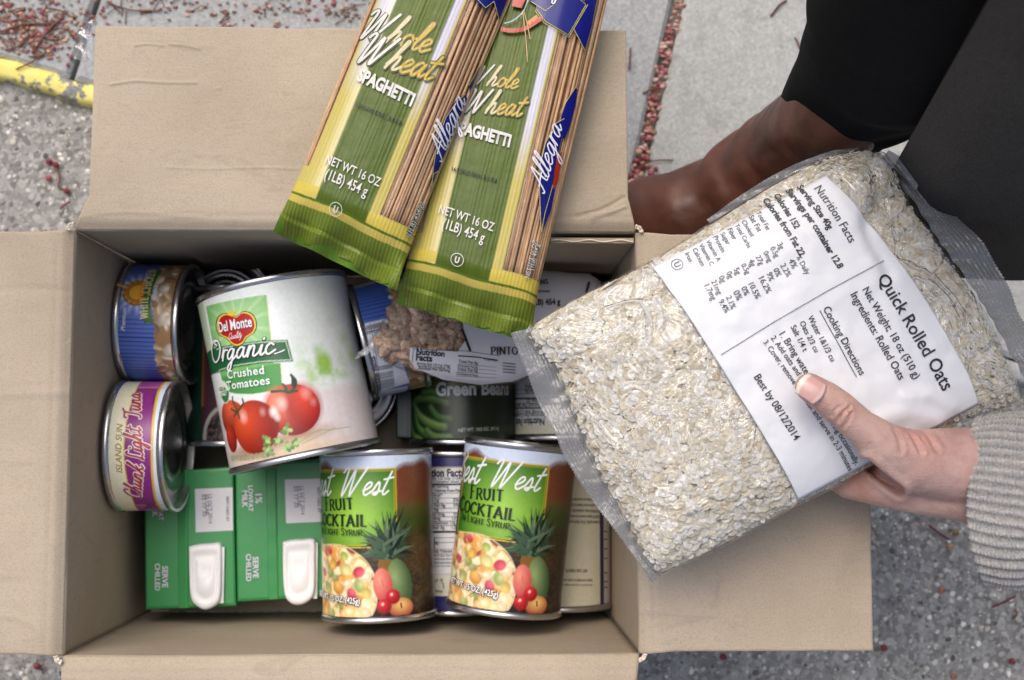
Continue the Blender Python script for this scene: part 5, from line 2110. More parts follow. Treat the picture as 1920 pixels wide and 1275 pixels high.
def m_bean():
    s = NT('pinto bean skin')
    n = s.noise(260, 4, .65)
    at = s.n('Attribute', attribute_name='print')
    r = s.ramp(n.outputs[0], [(.35, (.20, .10, .06, 1)), (.52, (.50, .33, .22, 1)), (.7, (.68, .50, .36, 1))])
    oi = s.n('ObjectInfo')
    h = s.ramp(oi.outputs['Random'], [(0, g(.55)), (1, g(1.35))])
    s.set(color=s.mix(1.0, r.outputs[0], h.outputs[0], 'MULTIPLY'), rough=.4)
    return s.m


M_BEAN = m_bean()


def bean_mesh():
    m = MB()
    n, seg = 7, 9
    G = np.zeros((seg, n, 3))
    for j in range(n):
        ph = math.pi * j / (n - 1)
        x = -math.cos(ph) * .0066
        r_ = math.sin(ph) * .0038 + .00002
        for i in range(seg):
            a = 2 * math.pi * i / seg
            G[i, j] = (x, r_ * math.cos(a) + .0011 * (x / .0066) ** 2, r_ * .85 * math.sin(a))
    m.grid(G, closed=True)
    return m


s_d = PB.sd
bproto = bean_mesh().build('bean', M_BEAN, bag, recalc=True)
placed = 0
r_ = random.Random(12)
cand = []
for px in range(692, 900, 17):
    for py in range(540, 720, 14):
        cand.append((px + r_.uniform(-4, 4), py + r_.uniform(-4, 4)))
for layer, dz in ((0, -.0058), (1, -.0100)):
    for (px, py) in cand:
        x, y = PB.hit(px + layer * 6, py + layer * 5)
        xa_, ya_ = np.array([x]), np.array([y])
        if s_d(xa_, ya_)[0] > -.0050 + 0.002 * 0:
            continue
        tk = float(PB.thick(xa_, ya_)[0])
        if tk < .004 + .004 * layer:
            continue
        b = bproto if placed == 0 else bproto.copy()
        if placed:
            COL.objects.link(b); b.parent = bag
        zt = float(PB.top(xa_, ya_)[0])
        b.location = (x - BO2[0], y - BO2[1], zt + dz + .0008 - BO2[2])
        b.rotation_euler = (r_.uniform(-.7, .7), r_.uniform(-.4, .4), r_.uniform(0, 6.28))
        s_ = r_.uniform(.88, 1.12); b.scale = (s_, s_, s_)
        placed += 1
for (px, py), lay in [((1000 + 0, 600), 0)]:
    pass
# body of beans below the visible ones
mb = MB()
core = np.array([PB.pts + (PB.c - PB.pts) * t for t in (.16, .3, .5, .75, .98)]).transpose(1, 0, 2)
G = np.concatenate([core, np.zeros(core.shape[:2] + (1,))], 2)
tk = PB.thick(core[..., 0], core[..., 1])
G[..., 2] = PB.mid(core[..., 0], core[..., 1]) + tk * .25
mb.grid(G, closed=True)
Gb = G.copy(); Gb[..., 2] = PB.mid(core[..., 0], core[..., 1]) - tk * .9
mb.grid(Gb, closed=True)
mb.build('bean_filling', flat('bean mass', (84, 56, 44), .7, var=.4, scale=260), bag, origin=BO2, kind='stuff')
PB.film(bag, m_film('bean bag film', gloss=.10, scale=110, haze=.0, dust=.0, bumpd=.006, bs=.8, fres=.8, crease=.35, cscale=34))
# tail of the bag: twisted clear corner
mb = MB()
A_, B_ = P(700, 648, .136), P(668, 668, .134)
G = np.zeros((10, 8, 3))
for i in range(10):
    for j in range(8):
        t = i / 9; w_ = (.011 - .006 * t) * (j / 7 - .5)
        q = A_ * (1 - t) + B_ * t
        G[i, j] = (q[0] + w_ * .5, q[1] + w_ * .9, q[2] + .0012 * math.sin(j * 2.3 + i))
mb.grid(G)
mb.build('film_tail', M_TAPE, bag, origin=BO2)
# white label wrapped over the bag
M_BLAB = flat('white label film', (206, 206, 214), .35, var=.03, scale=60)
lab = [(769, 652), (768, 675), (778, 690), (830, 712), (900, 722), (960, 716), (1000, 700), (1035, 672), (1082, 606), (1124, 558), (1126, 530), (1104, 514), (1010, 508), (940, 520), (880, 560), (868, 605), (872, 640), (858, 660), (800, 655)]
prl = Print(PB.surf, PB.hit, su=.004, sv=.004, base=.0022, layer=.00004)
lz = np.array([PB.hit(a, b) for a, b in lab])
inn = [p_ for p_ in lz]
prl.poly(inn, M_BLAB, px=False)
prl.build('bag_label', bag, origin=BO2)
pr = Print(PB.surf, PB.hit, su=.004, sv=.004, base=.0025, layer=.00003)
bk_ = ink((34, 34, 40))
pr.text('Nutrition', Z5(445, 733), Z5(592, 746), bk_, bold=.04, hs=1.1)
pr.text('Facts', Z5(443, 764), Z5(528, 772), bk_, bold=.04, hs=1.1)
pr.line([Z5(428, 705), Z5(540, 712), Z5(700, 716), Z5(880, 742)], .0003, bk_)
pr.line([Z5(432, 705), Z5(424, 778)], .0003, bk_)
pr.line([Z5(684, 605), Z5(726, 718)], .0016, bk_)
pr.line([Z5(662, 742), Z5(760, 748), Z5(870, 765)], .0007, bk_)
for k, s_ in enumerate(['Serving Size 1/4 cup (35g)', 'Serving Per Container 13', 'Amount Per Serving']):
    pr.text(s_, Z5(448 + 4 * k, 785 + 13 * k), Z5(620, 800 + 13 * k), bk_, bold=.01)
for k, s_ in enumerate(['Total Fat 0g', 'Saturated Fat 0g', 'Trans Fat 0g', 'Cholesterol 0mg']):
    pr.text(s_, Z5(664 - 4 * k, 776 + 21 * k), Z5(764, 786 + 21 * k), bk_, bold=.01)
    pr.line([Z5(664 - 4 * k, 783 + 21 * k), Z5(860, 800 + 19 * k)], .0002, bk_)
pr.roman('PINTO', Z5(832, 735), Z5(975, 735), bk_, .22, .10, caps=1)
pr.text('% Daily Value', Z5(795, 764), Z5(862, 772), bk_, bold=.02)
for k in range(4):
    pr.line([Z5(892, 778 + 16 * k), Z5(960, 786 + 15 * k)], .0005, bk_)
pr.text('NET WT 16 OZ', Z5(1040, 420), Z5(1140, 412), bk_, bold=.03)
pr.text('(1 LB) 454 g', Z5(1020, 478), Z5(1192, 476), bk_, bold=.035, hs=1.2)
pr.roman('BEANS', Z5(1030, 375), Z5(1130, 370), bk_, .22, .10, caps=1)
pr.line([Z5(1020, 408), Z5(1070, 404), Z5(1132, 408)], .0005, bk_)
pr.line([Z5(1318, 440), Z5(1340, 360)], .0016, bk_)
pr.build('lettering', bag, origin=BO2)


# ------------------------------------------------------------------ spaghetti packets
def m_pasta():
    s = NT('whole wheat pasta')
    n = s.noise(1.0, 4, .6, vec=s.coord('Object', (900, 120, 900)))
    r = s.ramp(n.outputs[0], [(.3, (.46, .25, .12, 1)), (.7, (.72, .46, .25, 1))])
    oi = s.n('ObjectInfo')
    h = s.ramp(oi.outputs['Random'], [(0, g(.62)), (1, g(1.2))])
    s.set(color=s.mix(1.0, r.outputs[0], h.outputs[0], 'MULTIPLY'), rough=.5)
    return s.m


def m_packfilm():
    """glossy film: printed where the print is opaque, clear over the windows"""
    s = NT('printed packet film')
    at = s.n('Attribute', attribute_name='print')
    al = s.n('Attribute', attribute_name='ink')
    n = s.noise(1.0, 3, .6, vec=s.coord('Object', (260, 14, 100)))
    n2 = s.noise(70, 3, .6)
    bp = s.bump(n.outputs[0], .28, .0012)
    bp = s.bump(n2.outputs[0], .25, .002, bp)
    s.set(color=at.outputs[0], rough=.24, spec=.26, normal=bp)
    t = s.n('BsdfTransparent'); gl = s.n('BsdfGlossy'); gl.inputs['Roughness'].default_value = .1
    s.t.links.new(bp, gl.inputs['Normal'])
    m1 = s.n('MixShader'); s.t.links.new(thin_fresnel(s, bp, .9, .05), m1.inputs[0]); s.l(t, 0, m1, 1); s.l(gl, 0, m1, 2)
    m2 = s.n('MixShader'); s.t.links.new(al.outputs['Fac'], m2.inputs[0]); s.l(m1, 0, m2, 1); s.l(s.b, 0, m2, 2)
    s.l(m2, 0, s.out, 0)
    return s.m


M_PASTA, M_PF = m_pasta(), m_packfilm()


class Pack:
    def __init__(s, label, origin, ang, z, half, tilt, roll, date, seed, T=.0155, wave=1.0, ripple=1.0):
        """origin: middle of the bottom edge in the photo, ang: lean to the right of straight up"""
        s.A, s.T = half, T
        s.o0 = P(origin[0], origin[1], z)
        y = np.array([math.sin(ang) * math.cos(tilt), math.cos(ang) * math.cos(tilt), math.sin(tilt)])
        x = np.array([math.cos(ang), -math.sin(ang), 0.0])
        zz = np.cross(x, y)
        x, zz = x * math.cos(roll) + zz * math.sin(roll), zz * math.cos(roll) - x * math.sin(roll)
        s.M = np.array([x, y, zz]).T
        s.o = thing('spaghetti_packet', label, 'spaghetti', mat=Matrix([[s.M[i][0], s.M[i][1], s.M[i][2], s.o0[i]] for i in range(3)] + [[0, 0, 0, 1]]), group='packets of whole wheat spaghetti')
        s.seed, s.date, s.wave, s.ripple = seed, date, wave, ripple
        s.build()

    def T_at(s, v):
        t = np.clip((v - .011) / .022, 0, 1)
        return .0009 + (s.T - .0009) * np.sin(t * math.pi / 2) ** .8

    def A_at(s, v):
        return s.A * (1 + .09 * np.exp(-np.maximum(0, v) / .016))

    def lay(s, v, u):
        # seal crinkle and overall wobble
        e = np.exp(-(np.maximum(v, 0) / .016) ** 2)
        roll = -.7 * np.clip(.0085 - v, 0, 1) ** 1.0 * (1 + .6 * np.sin(u * 70 + s.seed))
        return s.wave * (.0032 * np.sin(u * 120 + s.seed + 60 * v) + .0024 * np.sin(u * 260 + 2 * s.seed - 90 * v) + .003 * (fbm(u * 70, v * 60, s.seed) - .5)) * e + roll

    def top(s, u, v):
        a, t = s.A_at(v), s.T_at(v)
        k = np.clip(1 - np.abs(u / a) ** 2.5, 0, 1) ** (1 / 2.0)
        rib = .00022 * s.ripple * np.abs(np.sin(u * math.pi / .0021 + .8 * fbm(u * 60, v * 14, s.seed))) * np.clip(k * 2, 0, 1)
        lump = .0011 * (fbm(u * 75, v * 12, s.seed + 3) - .5) * np.clip((v - .01) / .03, 0, 1)
        return t * k + rib + lump * k + s.lay(v, u)

    def surf(s, u, v, off=0):
        return np.stack([u, v - s.skew * u, s.top(u, v) + off], -1)

    skew = .075

    def hit(s, px, py):
        d = ray(px, py) @ s.M
        o = (CAM - s.o0) @ s.M
        z = s.T
        for _ in range(8):
            t = (z - o[2]) / d[2]
            q = o + d * t
            uu = np.clip(q[0], -s.A * .985, s.A * .985)
            z = float(s.top(np.array([uu]), np.array([q[1] + s.skew * uu]))[0])
        q = o + d * ((z - o[2]) / d[2])
        uu = float(np.clip(q[0], -s.A * .985, s.A * .985))
        return (uu, q[1] + s.skew * uu)

    def build(s):
        L = .285
        nu, nv = 210, 330
        th = np.linspace(math.pi, 0, nu)
        c = np.cos(th)
        un = np.sign(c) * np.abs(c) ** .85
        v = np.concatenate([np.linspace(0, .045, 90), np.linspace(.0458, L, nv - 90)])
        U0, V = np.meshgrid(un, v, indexing='ij')
        U = U0 * s.A_at(V)
        s.U, s.V = U, V
        zt = s.top(U, V)
        # zig-zag cut at the very bottom
        Vz = V.copy()
        Vz[:, 0] = V[:, 0] + .0006 * np.abs(((un * 26) % 1) - .5) * 2
        # crimps across the seal
        zt = zt + .00009 * np.sin(V * 2 * math.pi / .0016) * (V < .009)
        col, alpha = s.paint(U, V)
        Vz = Vz + (.0150 * (fbm(U * 45, V * 0 + 1, s.seed) - .5) + .004 * (fbm(U * 160, V * 0 + 1, s.seed) - .5)) * np.exp(-V / .007)
        W = np.stack([U, Vz - s.skew * U, zt], -1)
        mb = MB()
        mb.grid(W, col=col)
        nn = nu * nv
        # back of the packet
        nb = 40
        tb = np.linspace(math.pi, 0, nb); cb = np.cos(tb); ub = np.sign(cb) * np.abs(cb) ** .85
        vb = v[::4]
        UB, VB = np.meshgrid(ub, vb, indexing='ij')
        UB = UB * s.A_at(VB)
        kb = np.clip(1 - np.abs(UB / s.A_at(VB)) ** 2.5, 0, 1) ** .5
        ZB_ = -s.T_at(VB) * kb * .92 + s.lay(VB, UB) - .0002
        cb_ = np.ones(UB.shape + (3,)) * np.array(lin((96, 130, 40))[:3])
        mb.grid(np.stack([UB, VB - s.skew * UB, ZB_], -1)[::-1], col=cb_[::-1])
        ob = mb.build('packet_film', M_PF, s.o)
        me = ob.data
        at = me.attributes.new('ink', 'FLOAT', 'POINT')
        at.data.foreach_set('value', np.concatenate([alpha.ravel(), np.ones(UB.size)]))
        # strands showing through the windows, one object each
        rr_ = random.Random(s.seed)
        meshes = []
        for k in range(4):
            m = MB()
            vv = np.linspace(.0318, .279, 26)
            ph = rr_.uniform(0, 6)
            m.tube([(.0003 * math.sin(x * 26 + ph), x, .0002 * math.sin(x * 40 + ph)) for x in vv], .00098, seg=6)
            meshes.append(m)
        protos = []
        n = 0
        bands = [(-.985, -.80), (.30, .985)]
        for (a, b) in bands:
            u = a * s.A
            while u < b * s.A:
                if n < 4:
                    o_ = meshes[n].build('spaghetti_strand', M_PASTA, s.o, recalc=False)
                    protos.append(o_)
                else:
                    o_ = protos[rr_.randrange(4)].copy()
                    COL.objects.link(o_); o_.parent = s.o
                k_ = max(0, 1 - abs(u / s.A) ** 2.5) ** .5
                o_.location = (u, rr_.uniform(-.003, .0), s.T * k_ - .0016 - rr_.random() ** 2 * .0012)
                o_.rotation_euler = (0, rr_.uniform(0, 6), rr_.uniform(-.006, .006))
                n += 1
                slope = min(3.0, abs(u / s.A) ** 1.5 * .55 / max(k_, .12))
                u += .00172 / math.sqrt(1 + slope ** 2)
        # the rest of the pasta, under the print
        m = MB()
        tt_ = np.linspace(0, 2 * math.pi, 48, endpoint=False)
        vv = np.linspace(.036, .276, 12)
        G = np.zeros((48, 12, 3))
        for j, x in enumerate(vv):
            G[:, j, 0] = np.sign(np.cos(tt_)) * np.abs(np.cos(tt_)) ** .85 * (s.A - .003)
            G[:, j, 1] = x
            G[:, j, 2] = np.sign(np.sin(tt_)) * np.abs(np.sin(tt_)) ** .8 * (s.T_at(np.array(x)) - .0040)
        m.grid(G, closed=True)
        for e in (0, 11):
            m.f.append([i * 12 + e for i in range(48)]); m.m.append(0)
        m.build('pasta_bundle', flat('pasta shade', (140, 92, 52), .8, var=.3, scale=600), s.o, recalc=True)

    def paint(s, U, V):
        A = s.A
        p = Paint(U, V, (192, 178, 98))
        x = U / A
        # layout across: window | yellow | green | yellow or white | line | window
        gl0, gl1 = -.58, .27
        ww = -.88
        wr = .43
        yel_, grn_ = lin((190, 174, 92))[:3], lin((82, 100, 22))[:3]
        # white fades in towards the top
        up = np.clip((V - .085) / .035, 0, 1)
        p.lay(up * np.clip((x - ww) / .1, 0, 1) * np.clip((wr - .03 - x) / .01, 0, 1), (206, 204, 216))
        p.lay(.85 * np.clip(1 - np.abs(x - (gl0 - .02)) / .14, 0, 1) * .6, (238, 230, 190))
        sh_ = .020 / A * np.clip((.11 - V) / .09, -1, 1) * .25
        gm = np.clip(.5 - (np.abs(x - (gl0 + gl1) / 2 - sh_ * .0) - (gl1 - gl0) / 2) / .035, 0, 1)
        gn = fbm(U * 420, V * 6, s.seed)
        dark = np.clip((.075 - np.abs(V - .045)) / .04, 0, 1)[..., None] * .35
        gc = np.array(grn_) * (1 - dark) + np.array(lin((62, 84, 26))[:3]) * dark
        gc = gc * (.88 + .22 * gn[..., None])
        p.lay(gm, gc)
        # bottom: yellow hem, thin green line, yellow line, ribbed green seal
        wv = .0007 * np.sin(U * 120 + s.seed) + .0006 * np.sin(U * 60)
        hem = .0265 + wv
        p.lay((.0262 + wv - V) / .0003, (84, 108, 30))
        p.lay((.0248 + wv - V) / .0003, (196, 178, 88))
        seal = (.0208 + wv - V) / .0003
        rib = .5 + .5 * np.sin(U * 2 * math.pi / .0021)
        p.lay(seal, (98, 114, 34))
        p.lay(np.clip(seal, 0, 1) * rib * .5, (130, 146, 60))  # paler stripes: lit sides of the ribs put into the print colour
        yl = np.clip((.0330 + wv - V) / .0003, 0, 1) * np.clip((V - .0262 - wv) / .0003, 0, 1) * (np.abs(x - (gl0 + gl1) / 2) > (gl1 - gl0) / 2)
        p.lay(yl * .9, (206, 186, 80))
        # clear windows
        al = np.ones(U.shape)
        win = np.clip((x - wr) / .006, 0, 1) * np.clip((V - .0335 - wv) / .0004, 0, 1)
        win2 = np.clip((ww - x) / .006, 0, 1) * np.clip((V - .042 - wv) / .0004, 0, 1)
        al = al - np.maximum(win, win2)
        p.line([(wr * A, .034), (wr * A, .3)], .0006, (196, 150, 40))
        return p.c, np.clip(al, 0, 1)

    def decal(s, anchors, logo, small, mark=True):
        pr = Print(s.surf, s.hit, su=.0025, sv=.012, base=.00022, layer=.00004)
        gold, dkg, wht = ink((196, 164, 52)), ink((80, 90, 40)), ink((214, 212, 206))
        (w1a, w1b), (w2a, w2b), (sa, sb), (da, db), (na, nb), (la, lb), uc = anchors
        for (st, a, b) in (('Whole', w1a, w1b), ('Wheat', w2a, w2b)):
            pr.script(st, a, b, dkg, .34, .34, hs=1.0)
            pr.script(st, a, b, gold, .17, .34, hs=1.0)
            # pale start of each word
            sh_, Ln = script_shapes(st, .17, .34)
            pr.shapes(sh_[:1], Ln, a, b, wht, 1.0)
            pr.shapes(sh_[1:3], Ln, a, b, ink((206, 196, 150)), 1.0)
        pr.text('SPAGHETTI', sa, sb, wht, bold=.045, hs=1.5)
        pr.text(s.date, da, db, ink((24, 26, 22)), bold=.025, hs=1.05, space=1.05)
        pr.text('NET WT 16 OZ', na, nb, wht, bold=.012, hs=1.45)
        pr.text('(1LB) 454 g', la, lb, wht, bold=.012, hs=1.5)
        pr.ring(uc, .0036, .0004, wht)
        c = np.array(s.hit(*uc))
        pr.text('U', c + np.array([-.0013, -.0017]), c + np.array([.0013, -.0017]), wht, bold=.05, px=False, hs=1.25)
        blue, red_, ln_ = ink((24, 30, 118), .2), ink((170, 44, 30), .2), ink((206, 196, 110), .25)
        for poly_ in logo['polys']:
            pr.poly(poly_, blue)
        for poly_ in logo.get('reds', []):
            pr.poly(poly_, red_)
        for l_ in logo['lines']:
            pr.line(l_, .00035, ln_)
        for (st, a, b, hs_) in logo['words']:
            pr.script(st, a, b, ink((226, 226, 234), .2), .13, .25, hs=hs_)
        for (st, a, b) in small:
            pr.text(st, a, b, ink((40, 40, 36)), bold=.06, hs=1.1)
            pr.text(st, a, b, wht, bold=.01, hs=1.1)
        for f in logo.get('extra', []):
            f(pr)
        pr.build('lettering', s.o)


pk2 = Pack('right spaghetti packet lying lower, its left edge under the other packet', (867, 604), math.radians(13.0), .229, .0378, math.radians(1.0), math.radians(2), '1623402-DEC 2015B', 4)
pk1 = Pack('left spaghetti packet lying on top with its crumpled green seal over the carton rim', (627, 489), math.radians(21.6), .243, .0362, math.radians(1.6), math.radians(-1), '1623402-DEC 2015D', 9, wave=1.5)

side1 = dict(
    polys=[[Z2(885, 940), Z2(882, 830), Z2(900, 700), Z2(940, 590), Z2(995, 505), Z2(1045, 465), Z2(1060, 500), Z2(1052, 590), Z2(1020, 700), Z2(980, 800), Z2(930, 900)],
           [Z2(868, 975), Z2(885, 870), Z2(900, 860), Z2(930, 870), Z2(900, 930)],
           [Z2(1078, 405), Z2(1100, 360), Z2(1135, 325), Z2(1130, 360), Z2(1110, 420), Z2(1078, 470), Z2(1062, 430)],
           [Z2(1060, -20), Z2(1140, 48), Z2(1185, 15), Z2(1222, 110), Z2(1265, 60), Z2(1300, -60)]],
    reds=[],
    lines=[[Z2(893, 940), Z2(885, 830), Z2(905, 700), Z2(945, 590), Z2(1000, 510), Z2(1045, 470)], [Z2(868, 975), Z2(885, 870), Z2(912, 858)], [Z2(1090, -10), Z2(1143, 44), Z2(1185, 12)], [Z2(1185, 12), Z2(1222, 112)], [Z2(1060, 430), Z2(1100, 360), Z2(1135, 325)]],
    words=[('Allegra', Z2(925, 808), Z2(1046, 515), .72)])
pk1.decal([(Z2(512, 190), Z2(855, 268)), (Z2(498, 308), Z2(870, 405)), (Z2(500, 400), Z2(773, 532)), (Z2(497, 530), Z2(722, 625)), (Z2(344, 813), Z2(612, 932)), (Z2(340, 888), Z2(548, 980)), Z2(398, 1044)],
          side1, [('NET WT 16 OZ', Z2(768, 1186), Z2(848, 1020)), ('(1LB) 454 g', Z2(784, 1186), Z2(856, 1040))])


def roundel(pr):
    red_, dk_, ora, sil = ink((176, 40, 30), .25), ink((38, 62, 30), .25), ink((206, 120, 60), .25), ink((150, 180, 196), .2)
    pr.line([ZQ(440, 365), ZQ(560, 385), ZQ(700, 370), ZQ(800, 320), ZQ(930, 235)], .0024, red_, smooth=True)
    pr.line([ZQ(760, 305), ZQ(880, 215)], .0022, ora)
    pr.poly([ZQ(575, 95), ZQ(690, 122), ZQ(760, -40), ZQ(590, -40)], red_)
    pr.line([ZQ(480, 300), ZQ(580, 270), ZQ(700, 170), ZQ(760, 40), ZQ(780, -30)], .0006, sil, smooth=True)
    for a, b in (((700, 150), (760, 760)), ((715, 150), (790, 490))):
        pr.line([ZQ(*a), ZQ((a[0] + b[0]) / 2 + 8, (a[1] + b[1]) / 2), ZQ(*b)], .0005, ink((190, 150, 96), .3))


side2 = dict(
    polys=[[Z2(1420, 1155), Z2(1412, 960), Z2(1415, 830), Z2(1440, 720), Z2(1490, 620), Z2(1530, 600), Z2(1530, 660), Z2(1490, 830), Z2(1460, 1000)],
           [Z2(1520, 580), Z2(1545, 510), Z2(1590, 440), Z2(1600, 450), Z2(1590, 530), Z2(1560, 640), Z2(1535, 700), Z2(1515, 620)],
           [Z2(1430, 1145), Z2(1440, 1060), Z2(1475, 930), Z2(1490, 940), Z2(1470, 1050)],
           [Z2(1395, 50), Z2(1440, 110), Z2(1555, 180), Z2(1642, 30), Z2(1600, -60), Z2(1400, -60)],
           [Z2(1580, 150), Z2(1636, 255), Z2(1670, 140), Z2(1700, -20), Z2(1650, -60), Z2(1640, 40)],
           [Z2(1365, 12), Z2(1440, 60), Z2(1500, 20), Z2(1500, -60), Z2(1365, -60)]],
    reds=[[Z2(1478, 930), Z2(1498, 780), Z2(1522, 760), Z2(1505, 900), Z2(1482, 950)]],
    lines=[[Z2(1420, 1158), Z2(1412, 960), Z2(1415, 830), Z2(1440, 720), Z2(1490, 620), Z2(1535, 595)], [Z2(1395, 50), Z2(1440, 112), Z2(1555, 180), Z2(1642, 30), Z2(1600, -10)], [Z2(1390, 58), Z2(1436, 120), Z2(1557, 192), Z2(1652, 28)],
           [Z2(1582, 150), Z2(1636, 256)], [Z2(1512, 570), Z2(1545, 510), Z2(1590, 440)], [Z2(1370, 14), Z2(1440, 60), Z2(1490, 24)], [Z2(1420, 1160), Z2(1440, 1060), Z2(1478, 925)]],
    words=[('Allegra', Z2(1435, 965), Z2(1525, 640), .72), ('Allegra', Z2(1330, -10), Z2(1600, -30), 1.0)], extra=[roundel])
pk2.decal([(Z2(1050, 420), Z2(1300, 445)), (Z2(1030, 560), Z2(1320, 583)), (Z2(985, 662), Z2(1262, 735)), (Z2(975, 852), Z2(1198, 912)), (Z2(908, 1062), Z2(1180, 1155)), (Z2(925, 1135), Z2(1132, 1210)), Z5(658, 243)],
          side2, [('NET WT 16 OZ', Z5(1032, 342), Z5(1072, 150)), ('(1LB) 454 g', Z5(1050, 300), Z5(1086, 168))])
# ------------------------------------------------------------------ bag of rolled oats
OB = Pillow([(980, 626), (1004, 602), (1090, 552), (1180, 508), (1260, 464), (1340, 412), (1430, 356), (1520, 306), (1585, 282), (1640, 282), (1672, 306), (1700, 372), (1745, 440), (1790, 506), (1835, 575), (1875, 650), (1905, 735),
             (1890, 765), (1830, 782), (1740, 822), (1655, 866), (1590, 900), (1540, 926), (1490, 950), (1420, 990), (1340, 1032), (1270, 1064), (1236, 1076), (1206, 1050), (1170, 975), (1130, 905), (1098, 842), (1073, 780), (1042, 706), (1010, 668)],
            .266, .0175, .055, slope=(.02, .0), lump=.004, seed=6, powr=.75)
oat = thing('oat_bag', 'clear bag of quick rolled oats with a large white printed label, held in the hand', 'bag of oats', (OB.c[0], OB.c[1], .266))
OO = tuple(oat.location)
W = lambda a, b: OB.hit(a, b)
fp = lambda pts: np.array([P(a, b, .28)[:2] for a, b in pts])
OB.folds = [(catmull(fp([(1180, 560), (1260, 540), (1370, 470)]), 4), -.0015, .004), (catmull(fp([(1640, 300), (1650, 380), (1700, 430)]), 4), -.003, .005),
            (catmull(fp([(1690, 345), (1620, 420), (1660, 520)]), 4), -.0022, .004), (catmull(fp([(1000, 650), (1060, 690), (1110, 800)]), 4), -.0012, .004),
            (catmull(fp([(1550, 330), (1600, 420), (1640, 500)]), 4), .0012, .006)]

M_OAT = m_print('oat flake', rough=.62, spec=.3)
# flakes: thin domed discs with a crease, laid in several shingled layers under the film
r_ = np.random.default_rng(21)
xmin, ymin = OB.pts.min(0); xmax, ymax = OB.pts.max(0)
N = 16500
x = r_.uniform(xmin, xmax, N); y = r_.uniform(ymin, ymax, N)
ok = OB.sd(x, y) < -.0024
LQ = np.array([OB.hit(*c_) for c_ in ((1238, 512), (1540, 352), (1812, 756), (1506, 918))])
ok &= sd_poly(x, y, LQ) > -.004
x, y = x[ok], y[ok]; n = len(x)
dist = -OB.sd(x, y)
rad = r_.uniform(.0019, .0037, n) * (1 - .4 * (dist < .006))
seg = 8
th = np.arange(seg) * 2 * np.pi / seg
jit = r_.uniform(.82, 1.1, (n, seg))
asp = r_.uniform(.62, 1.0, (n, 1))
rot = r_.uniform(0, 6.28, n)
# tilt of each flake, a few standing nearly on edge
tilt = np.abs(r_.normal(0, .10, n)); edge_on = r_.random(n) < .06; tilt[edge_on] = r_.uniform(.8, 1.4, edge_on.sum())
az_ = r_.uniform(0, 6.28, n)
lx = np.cos(th)[None] * jit; ly = np.sin(th)[None] * jit * asp
dome = r_.uniform(.01, .10, (n, 1)) * np.sign(r_.random((n, 1)) - .25)
V = np.zeros((n, 2 * seg + 1, 3))
V[:, :seg, 0] = lx; V[:, :seg, 1] = ly; V[:, :seg, 2] = 0
V[:, seg:2 * seg, 0] = lx * .6; V[:, seg:2 * seg, 1] = ly * .6; V[:, seg:2 * seg, 2] = dome + .07 * np.cos(2 * th)[None]
V[:, 2 * seg, 2] = dome[:, 0] - .10
V *= rad[:, None, None]
cr, sr = np.cos(rot)[:, None], np.sin(rot)[:, None]
X0, Y0 = V[..., 0] * cr - V[..., 1] * sr, V[..., 0] * sr + V[..., 1] * cr
Z0 = V[..., 2]
# rotate by tilt about a horizontal axis at azimuth az
ca, sa = np.cos(az_)[:, None], np.sin(az_)[:, None]
p_ = X0 * ca + Y0 * sa; q_ = -X0 * sa + Y0 * ca
ct, st = np.cos(tilt)[:, None], np.sin(tilt)[:, None]
q2, z2 = q_ * ct - Z0 * st, q_ * st + Z0 * ct
X1, Y1 = p_ * ca - q2 * sa, p_ * sa + q2 * ca
zt = OB.top(x, y) - .0004 - rad * np.sin(np.minimum(tilt, 1.3)) * .8 - r_.uniform(0, .0011, n)
V[..., 0] = x[:, None] + X1; V[..., 1] = y[:, None] + Y1; V[..., 2] = zt[:, None] + z2
pal = np.array([lin((228, 221, 203))[:3], lin((221, 211, 186))[:3], lin((233, 230, 221))[:3], lin((212, 202, 180))[:3], lin((238, 236, 230))[:3], lin((204, 188, 162))[:3], lin((226, 221, 210))[:3]])
c = pal[r_.choice(7, n, p=[.24, .18, .2, .1, .12, .04, .12])] * r_.uniform(.80, 1.0, (n, 1))
C = np.repeat(c[:, None], 2 * seg + 1, 1) * r_.uniform(.93, 1.05, (n, 2 * seg + 1, 1))
C[:, 2 * seg] *= .86
F = [[j, (j + 1) % seg, seg + (j + 1) % seg, seg + j] for j in range(seg)]
T = [[seg + j, seg + (j + 1) % seg, 2 * seg] for j in range(seg)]
base = (np.arange(n) * (2 * seg + 1))[:, None, None]
m = MB()
m.f = (np.array(F)[None] + base).reshape(-1, 4).tolist() + (np.array(T)[None] + base).reshape(-1, 3).tolist()
m.m = [0] * len(m.f); m.v = [V.reshape(-1, 3)]; m.c = [C.reshape(-1, 3)]; m.n = len(m.v[0])
m.build('oat_flakes', M_OAT, oat, smooth=False, origin=OO, kind='stuff')
# meal and broken flakes that fill the bag
mb = MB()
rings = np.linspace(.012, .9995, 40)
G = np.zeros((len(OB.pts), 40, 3)); H = np.zeros_like(G)
for j, t in enumerate(rings):
    q = OB.pts + (OB.c - OB.pts) * t
    tk = OB.thick(q[:, 0], q[:, 1])
    G[:, j] = np.stack([q[:, 0], q[:, 1], OB.top(q[:, 0], q[:, 1]) - .0030 - 0 * tk], 1)
    G[:, j, 2] = np.maximum(G[:, j, 2], OB.mid(q[:, 0], q[:, 1]) - .0006)
    H[:, j] = np.stack([q[:, 0], q[:, 1], OB.mid(q[:, 0], q[:, 1]) - tk * .95 + .0008], 1)
mb.grid(G, closed=True); mb.grid(H, closed=True)
mb.build('oat_meal', flat('oat meal', (196, 186, 164), .9, var=.25, scale=500), oat, origin=OO, kind='stuff', recalc=True)
M_OF = m_film('oat bag film', gloss=.20, scale=34, bumpd=.012, bs=1.0, fres=1.3, crease=.30, cscale=17)
